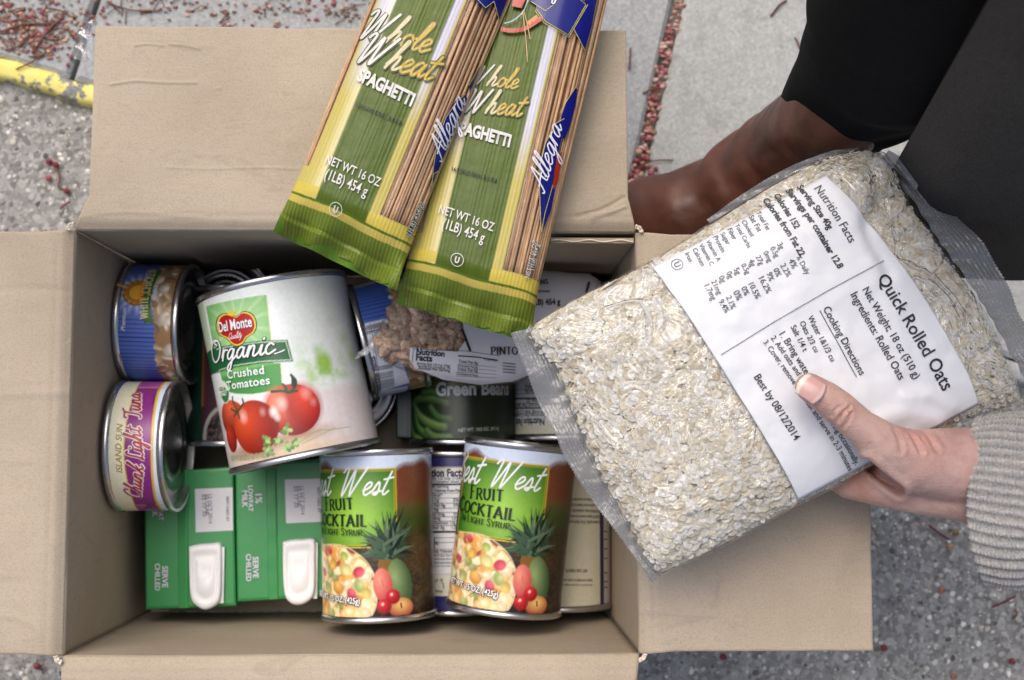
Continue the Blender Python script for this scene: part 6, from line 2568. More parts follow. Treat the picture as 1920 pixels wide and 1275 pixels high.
OB.film(oat, M_OF, off=.0018)


def m_seal():
    s = NT('heat sealed film')
    t = s.n('BsdfTransparent'); t.inputs[0].default_value = (.96, .97, .98, 1)
    d = s.n('BsdfDiffuse')
    gl = s.n('BsdfGlossy'); gl.inputs['Roughness'].default_value = .18
    gl.inputs[0].default_value = (.9, .9, .9, 1)
    n = s.noise(30, 4, .6)
    bp = s.bump(n.outputs[0], .9, .008)
    s.t.links.new(bp, gl.inputs['Normal'])
    v = s.n('TexVoronoi'); v.inputs['Scale'].default_value = 1500
    s.t.links.new(s.coord('Object'), v.inputs['Vector'])
    dots = s.ramp(v.outputs['Distance'], [(0, g(.8)), (.16, g(.8)), (.26, g(0))])
    n2 = s.noise(60, 3, .6)
    reg = s.ramp(n2.outputs[0], [(.42, g(.15)), (.62, g(1))])
    f = s.mix(1.0, dots.outputs[0], reg.outputs[0], 'MULTIPLY')
    f2 = s.mix(1.0, f, g(.80), 'ADD')
    s.t.links.new(s.mix(f, (.22, .223, .228, 1), (.85, .85, .86, 1)), d.inputs[0])
    m1 = s.n('MixShader'); s.t.links.new(f2, m1.inputs[0]); s.l(t, 0, m1, 1); s.l(d, 0, m1, 2)
    m2 = s.n('MixShader'); s.t.links.new(thin_fresnel(s, bp, .7, .05), m2.inputs[0]); s.l(m1, 0, m2, 1); s.l(gl, 0, m2, 2)
    s.l(m2, 0, s.out, 0)
    return s.m


M_SEAL = m_seal()


def seal(name, inner, outer, z, amp, seed, n=170, m=26, teeth=.0007, drop=0.0):
    """crimped end strip between two edges of the bag"""
    def res(pts):
        q = catmull([P(a, b, z)[:2] for a, b in pts], 8)
        L = np.concatenate([[0], np.cumsum(np.linalg.norm(np.diff(q, axis=0), axis=1))])
        t = np.linspace(0, L[-1], n)
        return np.stack([np.interp(t, L, q[:, 0]), np.interp(t, L, q[:, 1])], 1)
    A_, B_ = res(inner), res(outer)
    G = np.zeros((n, m, 3))
    for i in range(n):
        e = (B_[i] - A_[i]); e /= np.linalg.norm(e)
        for j in range(m):
            t = j / (m - 1)
            q = A_[i] * (1 - t) + B_[i] * t
            if j == m - 1:
                q = q + e * teeth * (1 if i % 2 else -1) * .5
            h = amp * (math.sin(i * .085 + seed) + .5 * math.sin(i * .19 + seed * 2)) * t ** .7 + .00028 * math.sin(j * 2.1) - drop * t
            h += amp * .35 * math.sin(i * .55 + 1.3 * math.sin(i * .13)) * math.exp(-(t / .3) ** 2)
            G[i, j] = (q[0], q[1], float(OB.mid(q[0], q[1])) + h)
    mb = MB(); mb.grid(G)
    return mb.build(name, M_SEAL, oat, origin=OO)


seal('bag_seal', [(1010, 612), (1042, 680), (1068, 745), (1098, 815), (1130, 878), (1165, 945), (1203, 1020), (1240, 1080)],
     [(957, 624), (985, 690), (1006, 745), (1040, 812), (1058, 855), (1105, 930), (1165, 1010), (1222, 1091)], .266, .0022, 1.0)
seal('bag_seal', [(1652, 318), (1700, 372), (1752, 452), (1800, 520), (1850, 600), (1905, 700), (1960, 800)],
     [(1722, 318), (1790, 398), (1838, 460), (1885, 540), (1925, 610), (1975, 690), (2030, 790)], .262, .0030, 2.2, drop=.004)
# folded clear corner at the top
mb = MB()
G = np.zeros((24, 18, 3))
q0, q1, q2, q3 = [P(*a, .27) for a in ((1652, 300), (1662, 285), (1724, 322), (1716, 362))]
for i in range(24):
    for j in range(18):
        a, b = i / 23, j / 17
        q = (1 - a) * ((1 - b) * q0 + b * q1) + a * ((1 - b) * q3 + b * q2)
        G[i, j] = q + np.array([0, 0, .003 + .0018 * math.sin(b * 7 + a * 4) + .0003 * math.sin(j * 2.6)])
mb.grid(G)
mb.build('folded_corner', M_SEAL, oat, origin=OO)

# clear skirt of film along the upper left edge
mb = MB()
a1 = catmull([P(a, b, .266)[:2] for a, b in ((1330, 420), (1400, 376), (1480, 330), (1560, 296), (1600, 286))], 8)
a2 = catmull([P(a, b, .266)[:2] for a, b in ((1325, 412), (1395, 362), (1470, 318), (1550, 286), (1612, 277))], 8)
n_ = min(len(a1), len(a2))
G = np.zeros((n_, 5, 3))
for i in range(n_):
    for j in range(5):
        q = a1[i] * (1 - j / 4) + a2[i] * j / 4
        G[i, j] = (q[0], q[1], .2665 + .0008 * math.sin(i * .9 + j))
mb.grid(G); mb.build('film_edge', M_SEAL, oat, origin=OO)

# ---- paper label ------------------------------------------------------------------
corn = [np.array(W(*c)) for c in ((1222, 502), (1546, 331), (1832, 758), (1496, 937))]
n, m_ = 90, 120
G = np.zeros((n, m_, 3))
for i in range(n):
    a = i / (n - 1)
    bb_ = np.linspace(0, 1, m_)
    lft = corn[0] * (1 - a) + corn[3] * a
    rgt = corn[1] * (1 - a) + corn[2] * a
    # right edge bows outwards a little, as the sheet follows the bag; rounded corners
    q = lft[None] * (1 - bb_[:, None]) + rgt[None] * bb_[:, None]
    nrm = (corn[1] - corn[0]) / np.linalg.norm(corn[1] - corn[0])
    q = q + nrm[None] * (.0055 * np.sin(np.pi * a) ** 1 * (bb_[:, None]))
    G[i, :, 0] = q[:, 0]; G[i, :, 1] = q[:, 1]
pk_ = [(fp([(1650, 790), (1700, 770), (1760, 790)]), .0030, .006), (fp([(1690, 745), (1740, 742), (1785, 765)]), .0022, .004)]


def lab_top(x, y, off=0):
    z = OB.top(x, y) + .0026
    for pts, h, sg in pk_:
        z = z + h * np.exp(-(sd_line(x, y, pts) / sg) ** 2)
    return z + .0012 * (fbm(x * 38, y * 38, 4) - .5) + off


# near the bag's edge the paper wraps over instead of following the steep side
G[..., 2] = lab_top(G[..., 0], G[..., 1])
out_d = OB.sd(G[..., 0], G[..., 1])
G[..., 2] = np.where(out_d > -.0015, np.minimum(G[..., 2], OB.mid(G[..., 0], G[..., 1]) + .0042), G[..., 2])
mb = MB(); mb.grid(G)


def m_label():
    s = NT('white label paper')
    n = s.noise(26, 4, .55)
    n2 = s.noise(300, 2)
    s.set(color=(.74, .755, .79, 1), rough=.45, spec=.4, normal=s.bump(n.outputs[0], .28, .004))
    return s.m


lo = mb.build('paper_label', m_label(), oat, origin=OO)
solidify(lo, .00025, -1)

pr = Print(lambda u, v, off: np.stack([u, v, lab_top(u, v, off)], -1), OB.hit, su=.006, sv=.006, base=.00035, layer=.000006)
k1, k2 = ink((40, 42, 50)), ink((74, 76, 84))
rows = [('Nutrition Facts', (1523, 356), (1590, 458), k1, .008), ('Serving Size 40g', (1491, 353), (1550, 433), k1, .035), ('Servings per container 12.8', (1470, 360), (1569, 506), k1, .035),
        ('Calories 152', (1448, 368), (1488, 431), k1, .035), ('Calories from Fat 22', (1427, 377), (1497, 483), k1, .035), ('% Daily', (1490, 483), (1508, 517), k2, .008),
        ('Total Fat', (1415, 400), (1435, 434), k2, .008), ('Sat Fat', (1401, 408), (1419, 437), k2, .008), ('Cholest', (1388, 417), (1406, 446), k2, .008), ('Total Carbs', (1375, 424), (1400, 467), k2, .008),
        ('Fiber', (1361, 432), (1373, 452), k2, .008), ('Sugar', (1348, 440), (1361, 461), k2, .008), ('Protein', (1335, 446), (1351, 475), k2, .008), ('Vitamin A', (1321, 454), (1343, 492), k2, .008),
        ('Vitamin C', (1308, 461), (1330, 500), k2, .008), ('Calcium', (1296, 469), (1313, 501), k2, .008), ('Iron', (1282, 477), (1290, 493), k2, .008),
        ('3g', (1454, 460), (1460, 470), k2, .008), ('0.5g', (1441, 467), (1451, 485), k2, .008), ('0mg', (1428, 475), (1438, 494), k2, .008), ('27g', (1414, 483), (1422, 499), k2, .008),
        ('4g', (1400, 490), (1406, 502), k2, .008), ('0.5g', (1387, 498), (1397, 516), k2, .008), ('5g', (1373, 506), (1379, 517), k2, .008), ('0g', (1359, 513), (1365, 524), k2, .008),
        ('0g', (1345, 521), (1351, 532), k2, .008), ('21mg', (1331, 529), (1344, 554), k2, .008), ('1.7mg', (1318, 537), (1333, 565), k2, .008),
        ('4%', (1475, 490), (1483, 506), k2, .008), ('2.2%', (1460, 499), (1473, 521), k2, .008), ('0%', (1447, 507), (1454, 521), k2, .008), ('9%', (1434, 514), (1440, 529), k2, .008),
        ('16.2%', (1420, 523), (1435, 552), k2, .008), ('10.5%', (1401, 534), (1415, 562), k2, .008), ('0%', (1387, 541), (1394, 556), k2, .008), ('0%', (1372, 549), (1380, 565), k2, .008),
        ('2.1%', (1359, 558), (1369, 581), k2, .008), ('9.4%', (1345, 566), (1358, 588), k2, .008),
        ('Quick Rolled Oats', (1641, 523), (1764, 735), k1, .012), ('Net Weight; 18 oz (510 g)', (1613, 545), (1711, 712), k1, .01), ('Ingredients: Rolled Oats', (1591, 554), (1682, 714), k1, .01),
        ('Cooking Directions', (1540, 580), (1609, 705), k1, .01), ('Water 1&1/3 cu', (1511, 596), (1555, 679), k1, .008), ('Oats 2/3 cu', (1496, 606), (1525, 662), k1, .008), ('Salt 1/4 t', (1479, 614), (1503, 661), k1, .008),
        ('1. Bring water and salt to a boil.', (1458, 628), (1574, 815), k1, .008), ('2. Add oats and cook 1 minute, stirring occasionally.', (1442, 635), (1600, 873), k1, .008),
        ('3. Cover, remove from heat and serve in 2-3 minutes', (1428, 643), (1588, 884), k1, .008), ('Best by 08/12/2014', (1411, 708), (1487, 827), k1, .01)]
for (s_, a, b, mt, bd) in rows:
    pr.text(s_, a, b, mt, bold=bd, hs=1.12)
pr.line([(1534, 583), (1603, 708)], .0004, k1)
pr.line([(1654, 490), (1550, 546), (1450, 604), (1350, 666)], .00035, k2)
pr.ring((1268, 497), .0030, .0003, k1)
c_ = np.array(W(1268, 497))
u_ = np.array(W(1272, 504)) - np.array(W(1264, 490)); u_ /= np.linalg.norm(u_); v_ = np.array([-u_[1], u_[0]])
pr.text('U', c_ - u_ * .0012 - v_ * .0016, c_ + u_ * .0012 - v_ * .0016, k1, px=False, hs=1.2)
pr.build('lettering', oat, origin=OO)
# ------------------------------------------------------------------ person: hand, knit sleeve, trousers, boots, coat
Z9 = zoomer(1400, 660, 2.898)
person = thing('person', 'person in grey knit sleeve, charcoal coat, black trousers and brown boots, holding the oats', 'person', P(1560, 330, ZP))
PO = tuple(person.location)


def m_skin():
    s = NT('skin')
    n = s.noise(70, 5, .68)
    n2 = s.noise(900, 3, .7)
    r = s.ramp(n.outputs[0], [(.3, (.44, .26, .225, 1)), (.5, (.54, .35, .30, 1)), (.72, (.61, .43, .375, 1))])
    at = s.n('Attribute', attribute_name='print')
    c = s.mix(1.0, r.outputs[0], at.outputs[0], 'MULTIPLY')
    v = s.n('TexVoronoi'); v.inputs['Scale'].default_value = 900
    s.t.links.new(s.coord('Object', (1, 1.8, 1)), v.inputs['Vector'])
    bp = s.bump(v.outputs['Distance'], .5, .0005)
    bp = s.bump(n2.outputs[0], .35, .0005, bp)
    n5 = s.noise(1.0, 4, .6, vec=s.coord('Object', (150, 420, 150)))
    bp = s.bump(n5.outputs[0], .35, .0008, bp)
    s.set(color=c, rough=.48, spec=.4, normal=bp, sss=.12)
    s.b.inputs['Subsurface Radius'].default_value = (.006, .002, .001)
    s.b.inputs['Subsurface Scale'].default_value = .6
    return s.m


def rcone(mb, p0, p1, r0, r1, seg=20, rings=7, flat_=1.0):
    """tapered capsule"""
    p0, p1 = np.array(p0, float), np.array(p1, float)
    d = p1 - p0; L = np.linalg.norm(d); d /= L
    a = np.cross(d, [0, 0, 1.0]); a /= np.linalg.norm(a)
    b = np.cross(a, d)
    prof = []
    for k in range(rings + 1):
        ph = -math.pi / 2 + k * (math.pi / 2) / rings
        prof.append((r0 * math.cos(ph) + 1e-5, r0 * math.sin(ph)))
    for k in range(rings + 1):
        ph = k * (math.pi / 2) / rings
        prof.append((r1 * math.cos(ph) + 1e-5, L + r1 * math.sin(ph)))
    th = np.arange(seg) * 2 * math.pi / seg
    G = np.zeros((seg, len(prof), 3))
    for j, (rr_, t) in enumerate(prof):
        G[:, j] = p0 + d * t + rr_ * (np.cos(th)[:, None] * a + np.sin(th)[:, None] * b * flat_)
    k = mb.n
    mb.grid(G, closed=True)
    m = len(prof)
    mb.f.append([k + i * m for i in range(seg)]); mb.m.append(0)
    mb.f.append([k + i * m + m - 1 for i in range(seg)][::-1]); mb.m.append(0)


def fuse(name, mb, voxel, smooth_n, mat, parent, post=None, colf=None):
    """melt overlapping volumes into one continuous skin"""
    o = mb.build(name, mat, None, recalc=True)
    r = o.modifiers.new('r', 'REMESH'); r.mode = 'VOXEL'; r.voxel_size = voxel
    sm = o.modifiers.new('s', 'SMOOTH'); sm.factor = .5; sm.iterations = smooth_n
    dg = bpy.context.evaluated_depsgraph_get()
    me = bpy.data.meshes.new_from_object(o.evaluated_get(dg))
    bpy.data.objects.remove(o)
    V = np.zeros(len(me.vertices) * 3); me.vertices.foreach_get('co', V); V = V.reshape(-1, 3)
    Nn = np.zeros(len(me.vertices) * 3); me.vertices.foreach_get('normal', Nn); Nn = Nn.reshape(-1, 3)
    if post is not None:
        V = post(V, Nn)
    V2 = V - np.array(PO)
    me.vertices.foreach_set('co', V2.ravel())
    for a in list(me.color_attributes):
        me.color_attributes.remove(a)
    C = np.ones((len(V), 3)) if colf is None else colf(V)
    a = me.color_attributes.new('print', 'FLOAT_COLOR', 'POINT')
    a.data.foreach_set('color', np.hstack([C, np.ones((len(C), 1))]).ravel())
    me.polygons.foreach_set('use_smooth', [True] * len(me.polygons))
    me.materials.clear(); me.materials.append(mat)
    me.update()
    o = bpy.data.objects.new(name, me); COL.objects.link(o); o.parent = parent
    return o


h = lambda x, y, z: P(*Z9(x, y), z)
mb = MB()
TH_ = [((340, 190), .3055, .0074), ((425, 245), .3045, .0086), ((500, 302), .304, .0092), ((610, 400), .302, .0093), ((745, 505), .298, .0120), ((900, 590), .290, .0165), ((1060, 610), .284, .0195), ((1200, 625), .281, .0215), ((1300, 640), .280, .0220)]
for (a, za, ra), (b, zb, rb) in zip(TH_[:-1], TH_[1:]):
    rcone(mb, h(*a, za), h(*b, zb), ra, rb)
IX = [((1300, 790), .278, .0150), ((1150, 780), .276, .0138), ((940, 765), .272, .0118), ((725, 722), .262, .0118), ((560, 705), .250, .0098)]
for (a, za, ra), (b, zb, rb) in zip(IX[:-1], IX[1:]):
    rcone(mb, h(*a, za), h(*b, zb), ra, rb)
# index finger goes on under the bag; the others lie beside it, each bent twice and of its own length
fingers = [[((560, 705), .250, .0096), ((390, 610), .2385, .0088), ((255, 490), .2370, .0080), ((165, 395), .2375, .0070)],
           [((1000, 700), .266, .0120), ((730, 560), .246, .0105), ((480, 400), .2365, .0094), ((300, 270), .2350, .0086), ((190, 170), .2365, .0074)],
           [((1050, 620), .264, .0120), ((820, 440), .244, .0102), ((600, 270), .2345, .0092), ((450, 130), .2335, .0084), ((350, 40), .2355, .0072)],
           [((1100, 560), .266, .0115), ((930, 360), .246, .0090), ((760, 215), .2355, .0080), ((650, 110), .2345, .0072), ((580, 50), .2365, .0062)]]
for f in fingers:
    for (a, za, ra), (b, zb, rb) in zip(f[:-1], f[1:]):
        rcone(mb, h(*a, za), h(*b, zb), ra, rb, seg=16)
# heel of the hand, wrist and forearm
rcone(mb, h(1020, 700, .270), h(1300, 725, .272), .0178, .0232)
rcone(mb, h(900, 690, .272), h(1120, 720, .272), .0120, .0185)
rcone(mb, h(1300, 660, .279), h(1560, 700, .284), .0230, .0265)
rcone(mb, h(1300, 780, .276), h(1560, 790, .280), .0150, .0200)
rcone(mb, h(1560, 735, .284), h(2700, 800, .33), .0290, .0370)

cre = [([(470, 250 + 70), (505, 320), (545, 360)], .0006, .0007)]
CR = []
for pts, dep, sg in [([(553, 300), (520, 330), (500, 372)], .0008, .0008), ([(566, 330), (552, 372), (520, 412)], .0009, .0008), ([(535, 285), (490, 305), (462, 345)], .0006, .0007), ([(505, 345), (480, 385), (475, 400)], .0005, .0007),
                     ([(560, 290), (545, 318), (508, 350)], .0006, .0006), ([(835, 392), (895, 440), (950, 545)], .0011, .0012), ([(935, 395), (980, 450), (1035, 540)], .0007, .0011), ([(880, 390), (920, 430), (960, 480)], .0006, .0010),
                     ([(1000, 392), (1050, 450), (1090, 520)], .0004, .0012), ([(800, 420), (830, 470), (840, 540)], .0005, .0012), ([(650, 605), (720, 665), (830, 750)], .0032, .0022), ([(560, 780), (600, 800), (680, 830)], .0004, .001), ([(700, 640), (690, 690)], .0006, .0012)]:
    q = catmull([h(a, b, .295)[:2] for a, b in pts], 5)
    CR.append((q, dep, sg))


def wrinkle(V, N_):
    up = np.clip(N_[:, 2], 0, 1) * (V[:, 2] > .268)
    # follow the viewing slant roughly: creases sit on top of the hand
    k = (V[:, 2] - .295)[:, None]
    dirs = (CAM - V); dirs /= dirs[:, 2:3]
    XY = V[:, :2] - dirs[:, :2] * k
    out_ = V.copy()
    for q, dep, sg in CR:
        near = (np.abs(XY[:, 0] - q[:, 0].mean()) < .05) & (np.abs(XY[:, 1] - q[:, 1].mean()) < .05)
        d = np.full(len(V), 1.0)
        d[near] = sd_line(XY[near, 0], XY[near, 1], q)
        w_ = up if dep < .003 else (V[:, 2] > .255).astype(float)
        out_ -= N_ * (dep * 1.6 * np.exp(-(d / sg) ** 2) * w_)[:, None]
        out_ += N_ * (dep * .6 * np.exp(-((d - 2 * sg) / sg) ** 2) * w_)[:, None]
    return out_


def skincol(V):
    C = np.ones((len(V), 3))
    for (a, z, r_, tint) in [((330, 180), .305, .010, (1.05, .86, .84)), ((500, 320), .305, .009, (.97, .86, .84)), ((860, 440), .3, .013, (1.0, .90, .88)), ((640, 700), .26, .018, (1.0, .84, .78)), ((1100, 520), .3, .03, (1.0, .97, .98)), ((700, 760), .26, .012, (1.0, .9, .86)), ((1250, 850), .275, .022, (.88, .80, .80)), ((560, 330), .305, .006, (1.0, .84, .80)), ((950, 450), .3, .010, (1.02, .88, .85)), ((1180, 430), .3, .016, (.94, .93, .97))]:
        d = np.linalg.norm(V - h(*a, z), axis=1)
        w_ = np.exp(-(d / r_) ** 2)[:, None]
        C = C * (1 - w_) + C * np.array(tint) * w_
    return C


M_SKIN = m_skin()
body = fuse('body', mb, .0011, 9, M_SKIN, person, wrinkle, skincol)

# thumb nail: curved plate set in the thumb tip
M_NAIL = NT('nail')
M_NAIL.set(color=(.66, .42, .38, 1), rough=.25, spec=.5, coat=.3)
nm = M_NAIL.m


def plate(cx, cy, zc, L, Wd, ang, name, mat, lift=.0004, rise=.0014, tipw=.9):
    c = h(cx, cy, zc)
    d = h(cx - 60 * math.cos(ang), cy - 60 * math.sin(ang), zc) - c; d[2] = 0; d /= np.linalg.norm(d)
    s_ = np.array([-d[1], d[0], 0])
    G = np.zeros((22, 17, 3))
    for i in range(22):
        for j in range(17):
            t, w_ = i / 21, (j / 16 - .5) * 2
            # rounded plan: base and free edge curved
            y = (t - .5) * L + (-.18 if t > .5 else .14) * Wd * w_ ** 2 * (abs(t - .5) * 2)
            q = c + d * y + s_ * (w_ * Wd / 2 * (1 - .12 * (1 - t) * 0))
            zz = zc - rise * w_ ** 2 - .0022 * t ** 2 + lift * (t > .0)
            G[i, j] = (q[0], q[1], zz)
    mb = MB()
    cols = np.zeros((22, 17, 3))
    for i in range(22):
        t = i / 21
        base = np.array([.60, .355, .32]) if t > .15 else np.array([.66, .45, .42])
        tip = np.array([.74, .66, .55])
        cols[i] = base * (1 - np.clip((t - .80) / .06, 0, 1)) + tip * np.clip((t - .80) / .06, 0, 1)
    mb.grid(G, col=cols)
    o = mb.build(name, mat, person, origin=PO)
    return o


M_NAILP = m_print('nail plate', rough=.25, spec=.5, coat=.3)
nail = plate(352, 198, .3142, .0142, .0124, math.atan2(70, 100), 'thumb_nail', M_NAILP)
solidify(nail, .0005, -1)


# ---- ribbed knit sleeve -----------------------------------------------------------
def m_knit():
    s = NT('grey melange knit')
    at = s.n('Attribute', attribute_name='print')
    n = s.noise(700, 4, .7)
    n2 = s.noise(130, 4, .7)
    r = s.ramp(n.outputs[0], [(.3, g(.72)), (.7, g(1.2))])
    c = s.mix(1.0, at.outputs[0], r.outputs[0], 'MULTIPLY')
    r2 = s.ramp(n2.outputs[0], [(.35, (.86, .88, .92, 1)), (.65, (1.1, 1.06, 1.0, 1))])
    c = s.mix(1.0, c, r2.outputs[0], 'MULTIPLY')
    s.set(color=c, rough=.95, spec=.1, normal=s.bump(n.outputs[0], .8, .0012))
    return s.m


def sleeve():
    nu, nv = 560, 330
    L = .135
    ctr0 = h(1262, 742, .279); ctr1 = P(2330, 980, .34)
    ax = (ctr1 - ctr0) / np.linalg.norm(ctr1 - ctr0)
    a = np.cross(ax, [0, 0, 1.0]); a /= np.linalg.norm(a)      # sideways in the picture plane
    if a[1] > 0:
        a = -a                                                 # a points to the bottom of the photo
    b = np.cross(ax, a)
    if b[2] < 0:
        b = -b
    th = np.arange(nu) * 2 * math.pi / nu
    t = np.linspace(0, 1, nv)
    TT, S = np.meshgrid(th, t * L, indexing='ij')
    # ribs run along the arm; V-shaped stitches along every rib
    nr = 44
    ph = TT * nr + .25 * np.sin(S * 60) + .5 * fbm(TT * 3, S * 30, 5)
    rib = np.cos(ph)
    st = np.abs(((S / .0019 + .42 * np.abs(((ph / (2 * math.pi)) % 1) - .5) * 2) % 1) - .5) * 2
    r0 = .0325 + .010 * np.clip(S / .06, 0, 1) ** .8
    flare = .017 * np.clip(np.cos(TT), 0, 1) ** 2 * np.clip(1 - S / .05, 0.15, 1)   # the loose lower lip of the cuff
    side = .0045 * np.clip(-np.cos(TT), 0, 1)
    # ragged overall folds
    fold = .0022 * np.sin(S * 95 + 2 * np.sin(TT)) * np.clip(S / .02, 0, 1) + .003 * (fbm(TT * 1.4, S * 22, 2) - .5)
    rad = r0 + flare + side + fold + .0008 * rib * (1 - .3 * st) + .0007 * (1 - st)
    W_ = ctr0 + ax * (S[..., None] - .0006) + rad[..., None] * (np.cos(TT)[..., None] * a + .78 * np.sin(TT)[..., None] * b)
    # cuff edge slants: lower lip reaches further to the right
    slant = .0105 * np.clip(np.cos(TT), 0, 1) ** 3 - .004 * np.clip(-np.cos(TT), 0, 1)
    W_ = W_ + ax * (slant * (1 - S / L))[..., None]
    W_[:, 0] += ax * (.00025 * np.sin(th * nr * 2))[:, None]
    base = np.array([.43, .42, .41])
    C = base[None, None] * (0.68 + .40 * (rib[..., None] * .5 + .5) + .10 * (1 - st[..., None]))  # gaps between ribs darkened in the colour, as painted shade
    C = C * (.88 + .24 * fbm(TT * 40, S * 900, 8))[..., None]
    mb = MB(); mb.grid(W_, col=C, closed=True)
    # inside of the cuff
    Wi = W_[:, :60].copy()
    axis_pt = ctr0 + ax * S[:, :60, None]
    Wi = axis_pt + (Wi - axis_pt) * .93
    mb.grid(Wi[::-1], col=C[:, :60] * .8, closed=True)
    # rolled edge joining both
    n0 = mb.n
    edge = [W_[:, 0], W_[:, 0] - ax * .0012 + (axis_pt[:, 0] - W_[:, 0]) * .02, W_[:, 0] - ax * .0012 + (axis_pt[:, 0] - W_[:, 0]) * .05, Wi[:, 0]]
    mb.grid(np.stack(edge, 1)[::-1], col=np.stack([C[:, 0]] * 4, 1), closed=True)
    return mb.build('sweater_sleeve', m_knit(), person, origin=PO)


sl = sleeve()
# loose fibres standing off the knit
me_ = sl.data
rf = random.Random(3)
mb = MB()
nvv = 560 * 330
for k in range(3800):
    v_ = me_.vertices[rf.randrange(nvv)]
    p0 = np.array(v_.co) + np.array(PO)
    nn_ = p0 - (h(1262, 742, .279) + (P(2330, 980, .34) - h(1262, 742, .279)) * np.clip((p0[0] - h(1262, 742, .279)[0]) / (P(2330, 980, .34)[0] - h(1262, 742, .279)[0]), 0, 1))
    nn_ /= np.linalg.norm(nn_) + 1e-9
    d_ = np.array([rf.gauss(0, 1), rf.gauss(0, 1), rf.gauss(0, 1)]) * .6 + nn_
    d_ /= np.linalg.norm(d_)
    L_ = rf.uniform(.001, .0034)
    s_ = np.cross(d_, nn_ + .1); s_ /= np.linalg.norm(s_) + 1e-9
    w_ = .00006
    b_ = np.array([rf.gauss(0, 1), rf.gauss(0, 1), rf.gauss(0, 1)]) * .0006
    q1, q2 = p0 + d_ * L_ * .5 + b_, p0 + d_ * L_
    c_ = np.array([.5, .49, .47]) * rf.uniform(.6, 1.3)
    mb.add([p0 - s_ * w_, p0 + s_ * w_, q1 + s_ * w_, q1 - s_ * w_, q2], [(0, 1, 2, 3), (3, 2, 4)], 0, c_)
mb.build('sweater_fuzz', M_PAPER, person, origin=PO, kind='stuff')

# ---- legs -------------------------------------------------------------------------


def m_cloth(name, lo_, hi_, scale=800, rough=.95, bs=.5, fibre=0):
    s = NT(name)
    n = s.noise(scale, 4, .7)
    r = s.ramp(n.outputs[0], [(.35, lo_), (.65, hi_)])
    n2 = s.noise(8, 3)
    f = s.ramp(n2.outputs[0], [(.3, g(.85)), (.7, g(1.15))])
    c = s.mix(1.0, r.outputs[0], f.outputs[0], 'MULTIPLY')
    s.set(color=c, rough=rough, spec=.15, normal=s.bump(n.outputs[0], bs, .001))
    return s.m


M_TROU = m_cloth('black stretch cloth', (.0035, .0038, .0045, 1), (.006, .0065, .008, 1), 300, .9, .2)
M_COAT = m_cloth('charcoal wool', (.042, .038, .034, 1), (.088, .080, .073, 1), 1000)


def m_leather():
    s = NT('brown leather')
    n = s.noise(30, 5, .6)
    r = s.ramp(n.outputs[0], [(.3, (.060, .021, .013, 1)), (.55, (.115, .038, .022, 1)), (.75, (.165, .058, .035, 1))])
    n2 = s.noise(240, 3, .6)
    n3 = s.noise(12, 3, .6)
    bp = s.bump(n3.outputs[0], .7, .02)
    bp = s.bump(n2.outputs[0], .25, .001, bp)
    s.set(color=r.outputs[0], rough=.46, spec=.5, normal=bp, coat=.05)
    return s.m


M_LEATHER = m_leather()
M_SOLE = flat('boot sole', (40, 30, 26), .8, var=.2)


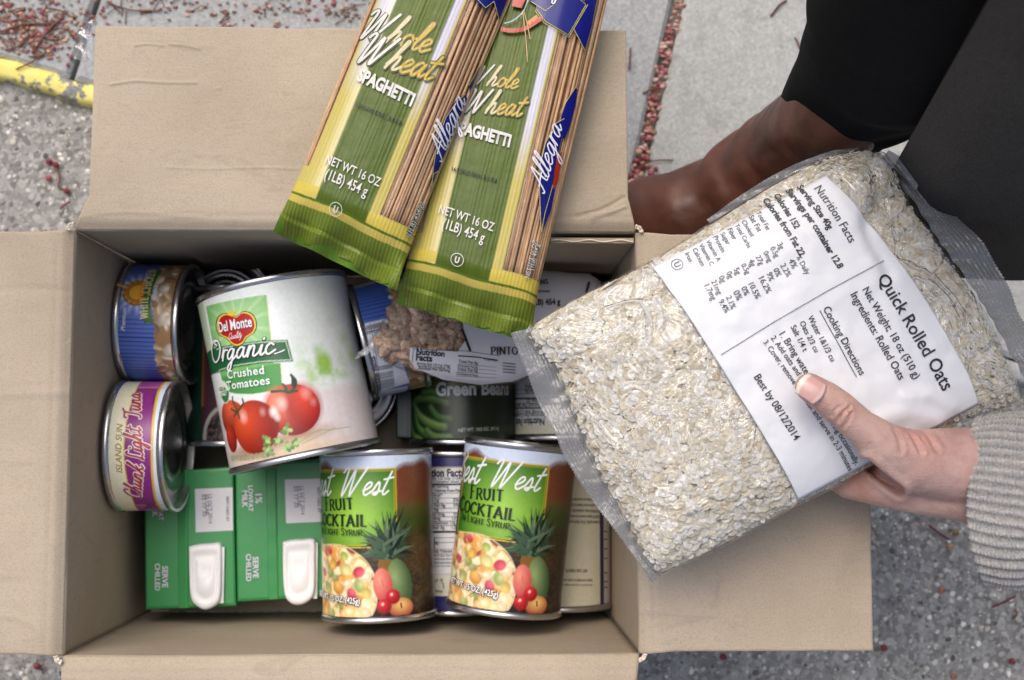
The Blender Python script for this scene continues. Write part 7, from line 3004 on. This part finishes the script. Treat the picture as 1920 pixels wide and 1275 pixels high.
def leg(dx, dy, names=('boot', 'trouser_leg'), hide=False):
    D = np.array([dx, dy, 0.0])
    b = MB()
    J = [(P(1222, 408, .083) , .030), (P(1290, 406, .090), .033), (P(1364, 378, .100), .033), (P(1430, 330, .118), .0345), (P(1488, 280, .160), .0325), (P(1534, 243, .205), .0310), (P(1585, 195, .25), .031)]
    for (p0, r0), (p1, r1) in zip(J[:-1], J[1:]):
        rcone(b, p0 + D, p1 + D, r0, r1, seg=24)
    heel = P(1490, 330, .085) + D
    rcone(b, P(1362, 390, .09) + D, heel, .031, .028, seg=24)
    rcone(b, heel, P(1490, 295, .15) + D, .028, .030, seg=24)
    rcone(b, P(1330, 392, .095) + D, P(1440, 322, .128) + D, .032, .0335, seg=24)

    def flatsole(V, N_):
        V = V.copy()
        V[:, 2] = np.maximum(V[:, 2], ZP + .012 + D[2])
        w_ = .0018 * np.sin(V[:, 2] * 230 + 60 * V[:, 0] + 2 * np.sin(V[:, 1] * 70)) * np.exp(-((V[:, 2] - .125) / .030) ** 2)
        return V + N_ * w_[:, None]
    o = fuse(names[0], b, .0035, 22, M_LEATHER, person, flatsole)
    # sole under the boot
    toe, mid, hl = P(1215, 425, ZP)[:2] + D[:2], P(1340, 405, ZP)[:2] + D[:2], P(1480, 345, ZP)[:2] + D[:2]
    pts = []
    path = catmull([toe, mid, hl], 8)
    tg = np.gradient(path, axis=0); tg /= np.linalg.norm(tg, axis=1)[:, None]
    nn = np.stack([-tg[:, 1], tg[:, 0]], 1)
    wd = np.interp(np.linspace(0, 1, len(path)), [0, .1, .35, .65, .9, 1], [.016, .025, .030, .025, .026, .014])
    ring = np.vstack([path + nn * wd[:, None], (path - nn * wd[:, None])[::-1]])
    m = MB(); k = len(ring)
    V = np.vstack([np.c_[ring, np.full(k, ZP + .0005)], np.c_[ring, np.full(k, ZP + .014)]])
    F = [[i, (i + 1) % k, k + (i + 1) % k, k + i] for i in range(k)] + [list(range(k))[::-1], list(range(k, 2 * k))]
    m.add(V, F)
    so = m.build('boot_sole', M_SOLE, o, smooth=False, origin=PO)
    # trouser leg over the shaft of the boot
    ctrs = [(P(1568, 212, .215), .0345), (P(1592, 178, .235), .0375), (P(1632, 135, .26), .044), (P(1682, 78, .29), .052), (P(1735, 5, .33), .057), (P(1815, -110, .39), .058), (P(1930, -260, .45), .060)]
    path = catmull([c_[0] for c_ in ctrs], 10) + D
    rr_ = catmull([(i, c_[1]) for i, c_ in enumerate(ctrs)], 10)[:, 1]
    tg = np.gradient(path, axis=0); tg /= np.linalg.norm(tg, axis=1)[:, None]
    seg = 90
    th = np.arange(seg) * 2 * math.pi / seg
    G = np.zeros((seg, len(path), 3))
    for i in range(len(path)):
        a = np.cross(tg[i], [0, 0, 1.0]); a /= np.linalg.norm(a); bb_ = np.cross(a, tg[i])
        fold = 1 + .03 * np.sin(3 * th + i * .11) * min(1, i / 12) + .02 * np.sin(7 * th + i * .3) * math.exp(-((i - 18) / 12) ** 2)
        G[:, i] = path[i] + (rr_[i] * fold)[:, None] * (np.cos(th)[:, None] * a + np.sin(th)[:, None] * bb_)
    m = MB(); m.grid(G, closed=True)
    inn_ = path[:5, None] + (G[:, :5].transpose(1, 0, 2) - path[:5, None]) * .94
    m.grid(inn_.transpose(1, 0, 2)[::-1], closed=True)
    m.grid(np.stack([G[:, 0], inn_[0]], 1)[::-1], closed=True)
    m.build(names[1], M_TROU, person, origin=PO)


leg(0, 0)


# ---- coat -------------------------------------------------------------------------
bot = catmull([P(1640, 375, .180), P(1690, 470, .170), P(1760, 508, .155), P(1850, 524, .16), P(1930, 528, .165), P(2080, 520, .18), P(2300, 440, .20)], 14)
top_ = catmull([P(1938, -150, .56), P(2050, -120, .57), P(2160, -90, .56), P(2300, -60, .54), P(2420, -30, .50), P(2560, 20, .50), P(2700, 60, .48)], 14)
lmid = P(1745, 205, .25)
nn_ = 70
G = np.zeros((len(bot), nn_, 3))
for i in range(len(bot)):
    for j in range(nn_):
        t = j / (nn_ - 1)
        q = bot[i] * (1 - t) + top_[i] * t
        bow = math.sin(math.pi * t) * .010
        q = q + np.array([.3, .3, 1.0]) * (bow * min(1, i / 20)) + np.array([0, 0, .006 * math.sin(i * .14 + t * 2) * (1 - t * .4)]) * min(1, i / 8)
        G[i, j] = q
mb = MB(); mb.grid(G)
co = mb.build('coat', M_COAT, person, origin=PO)
solidify(co, .0035, -1)
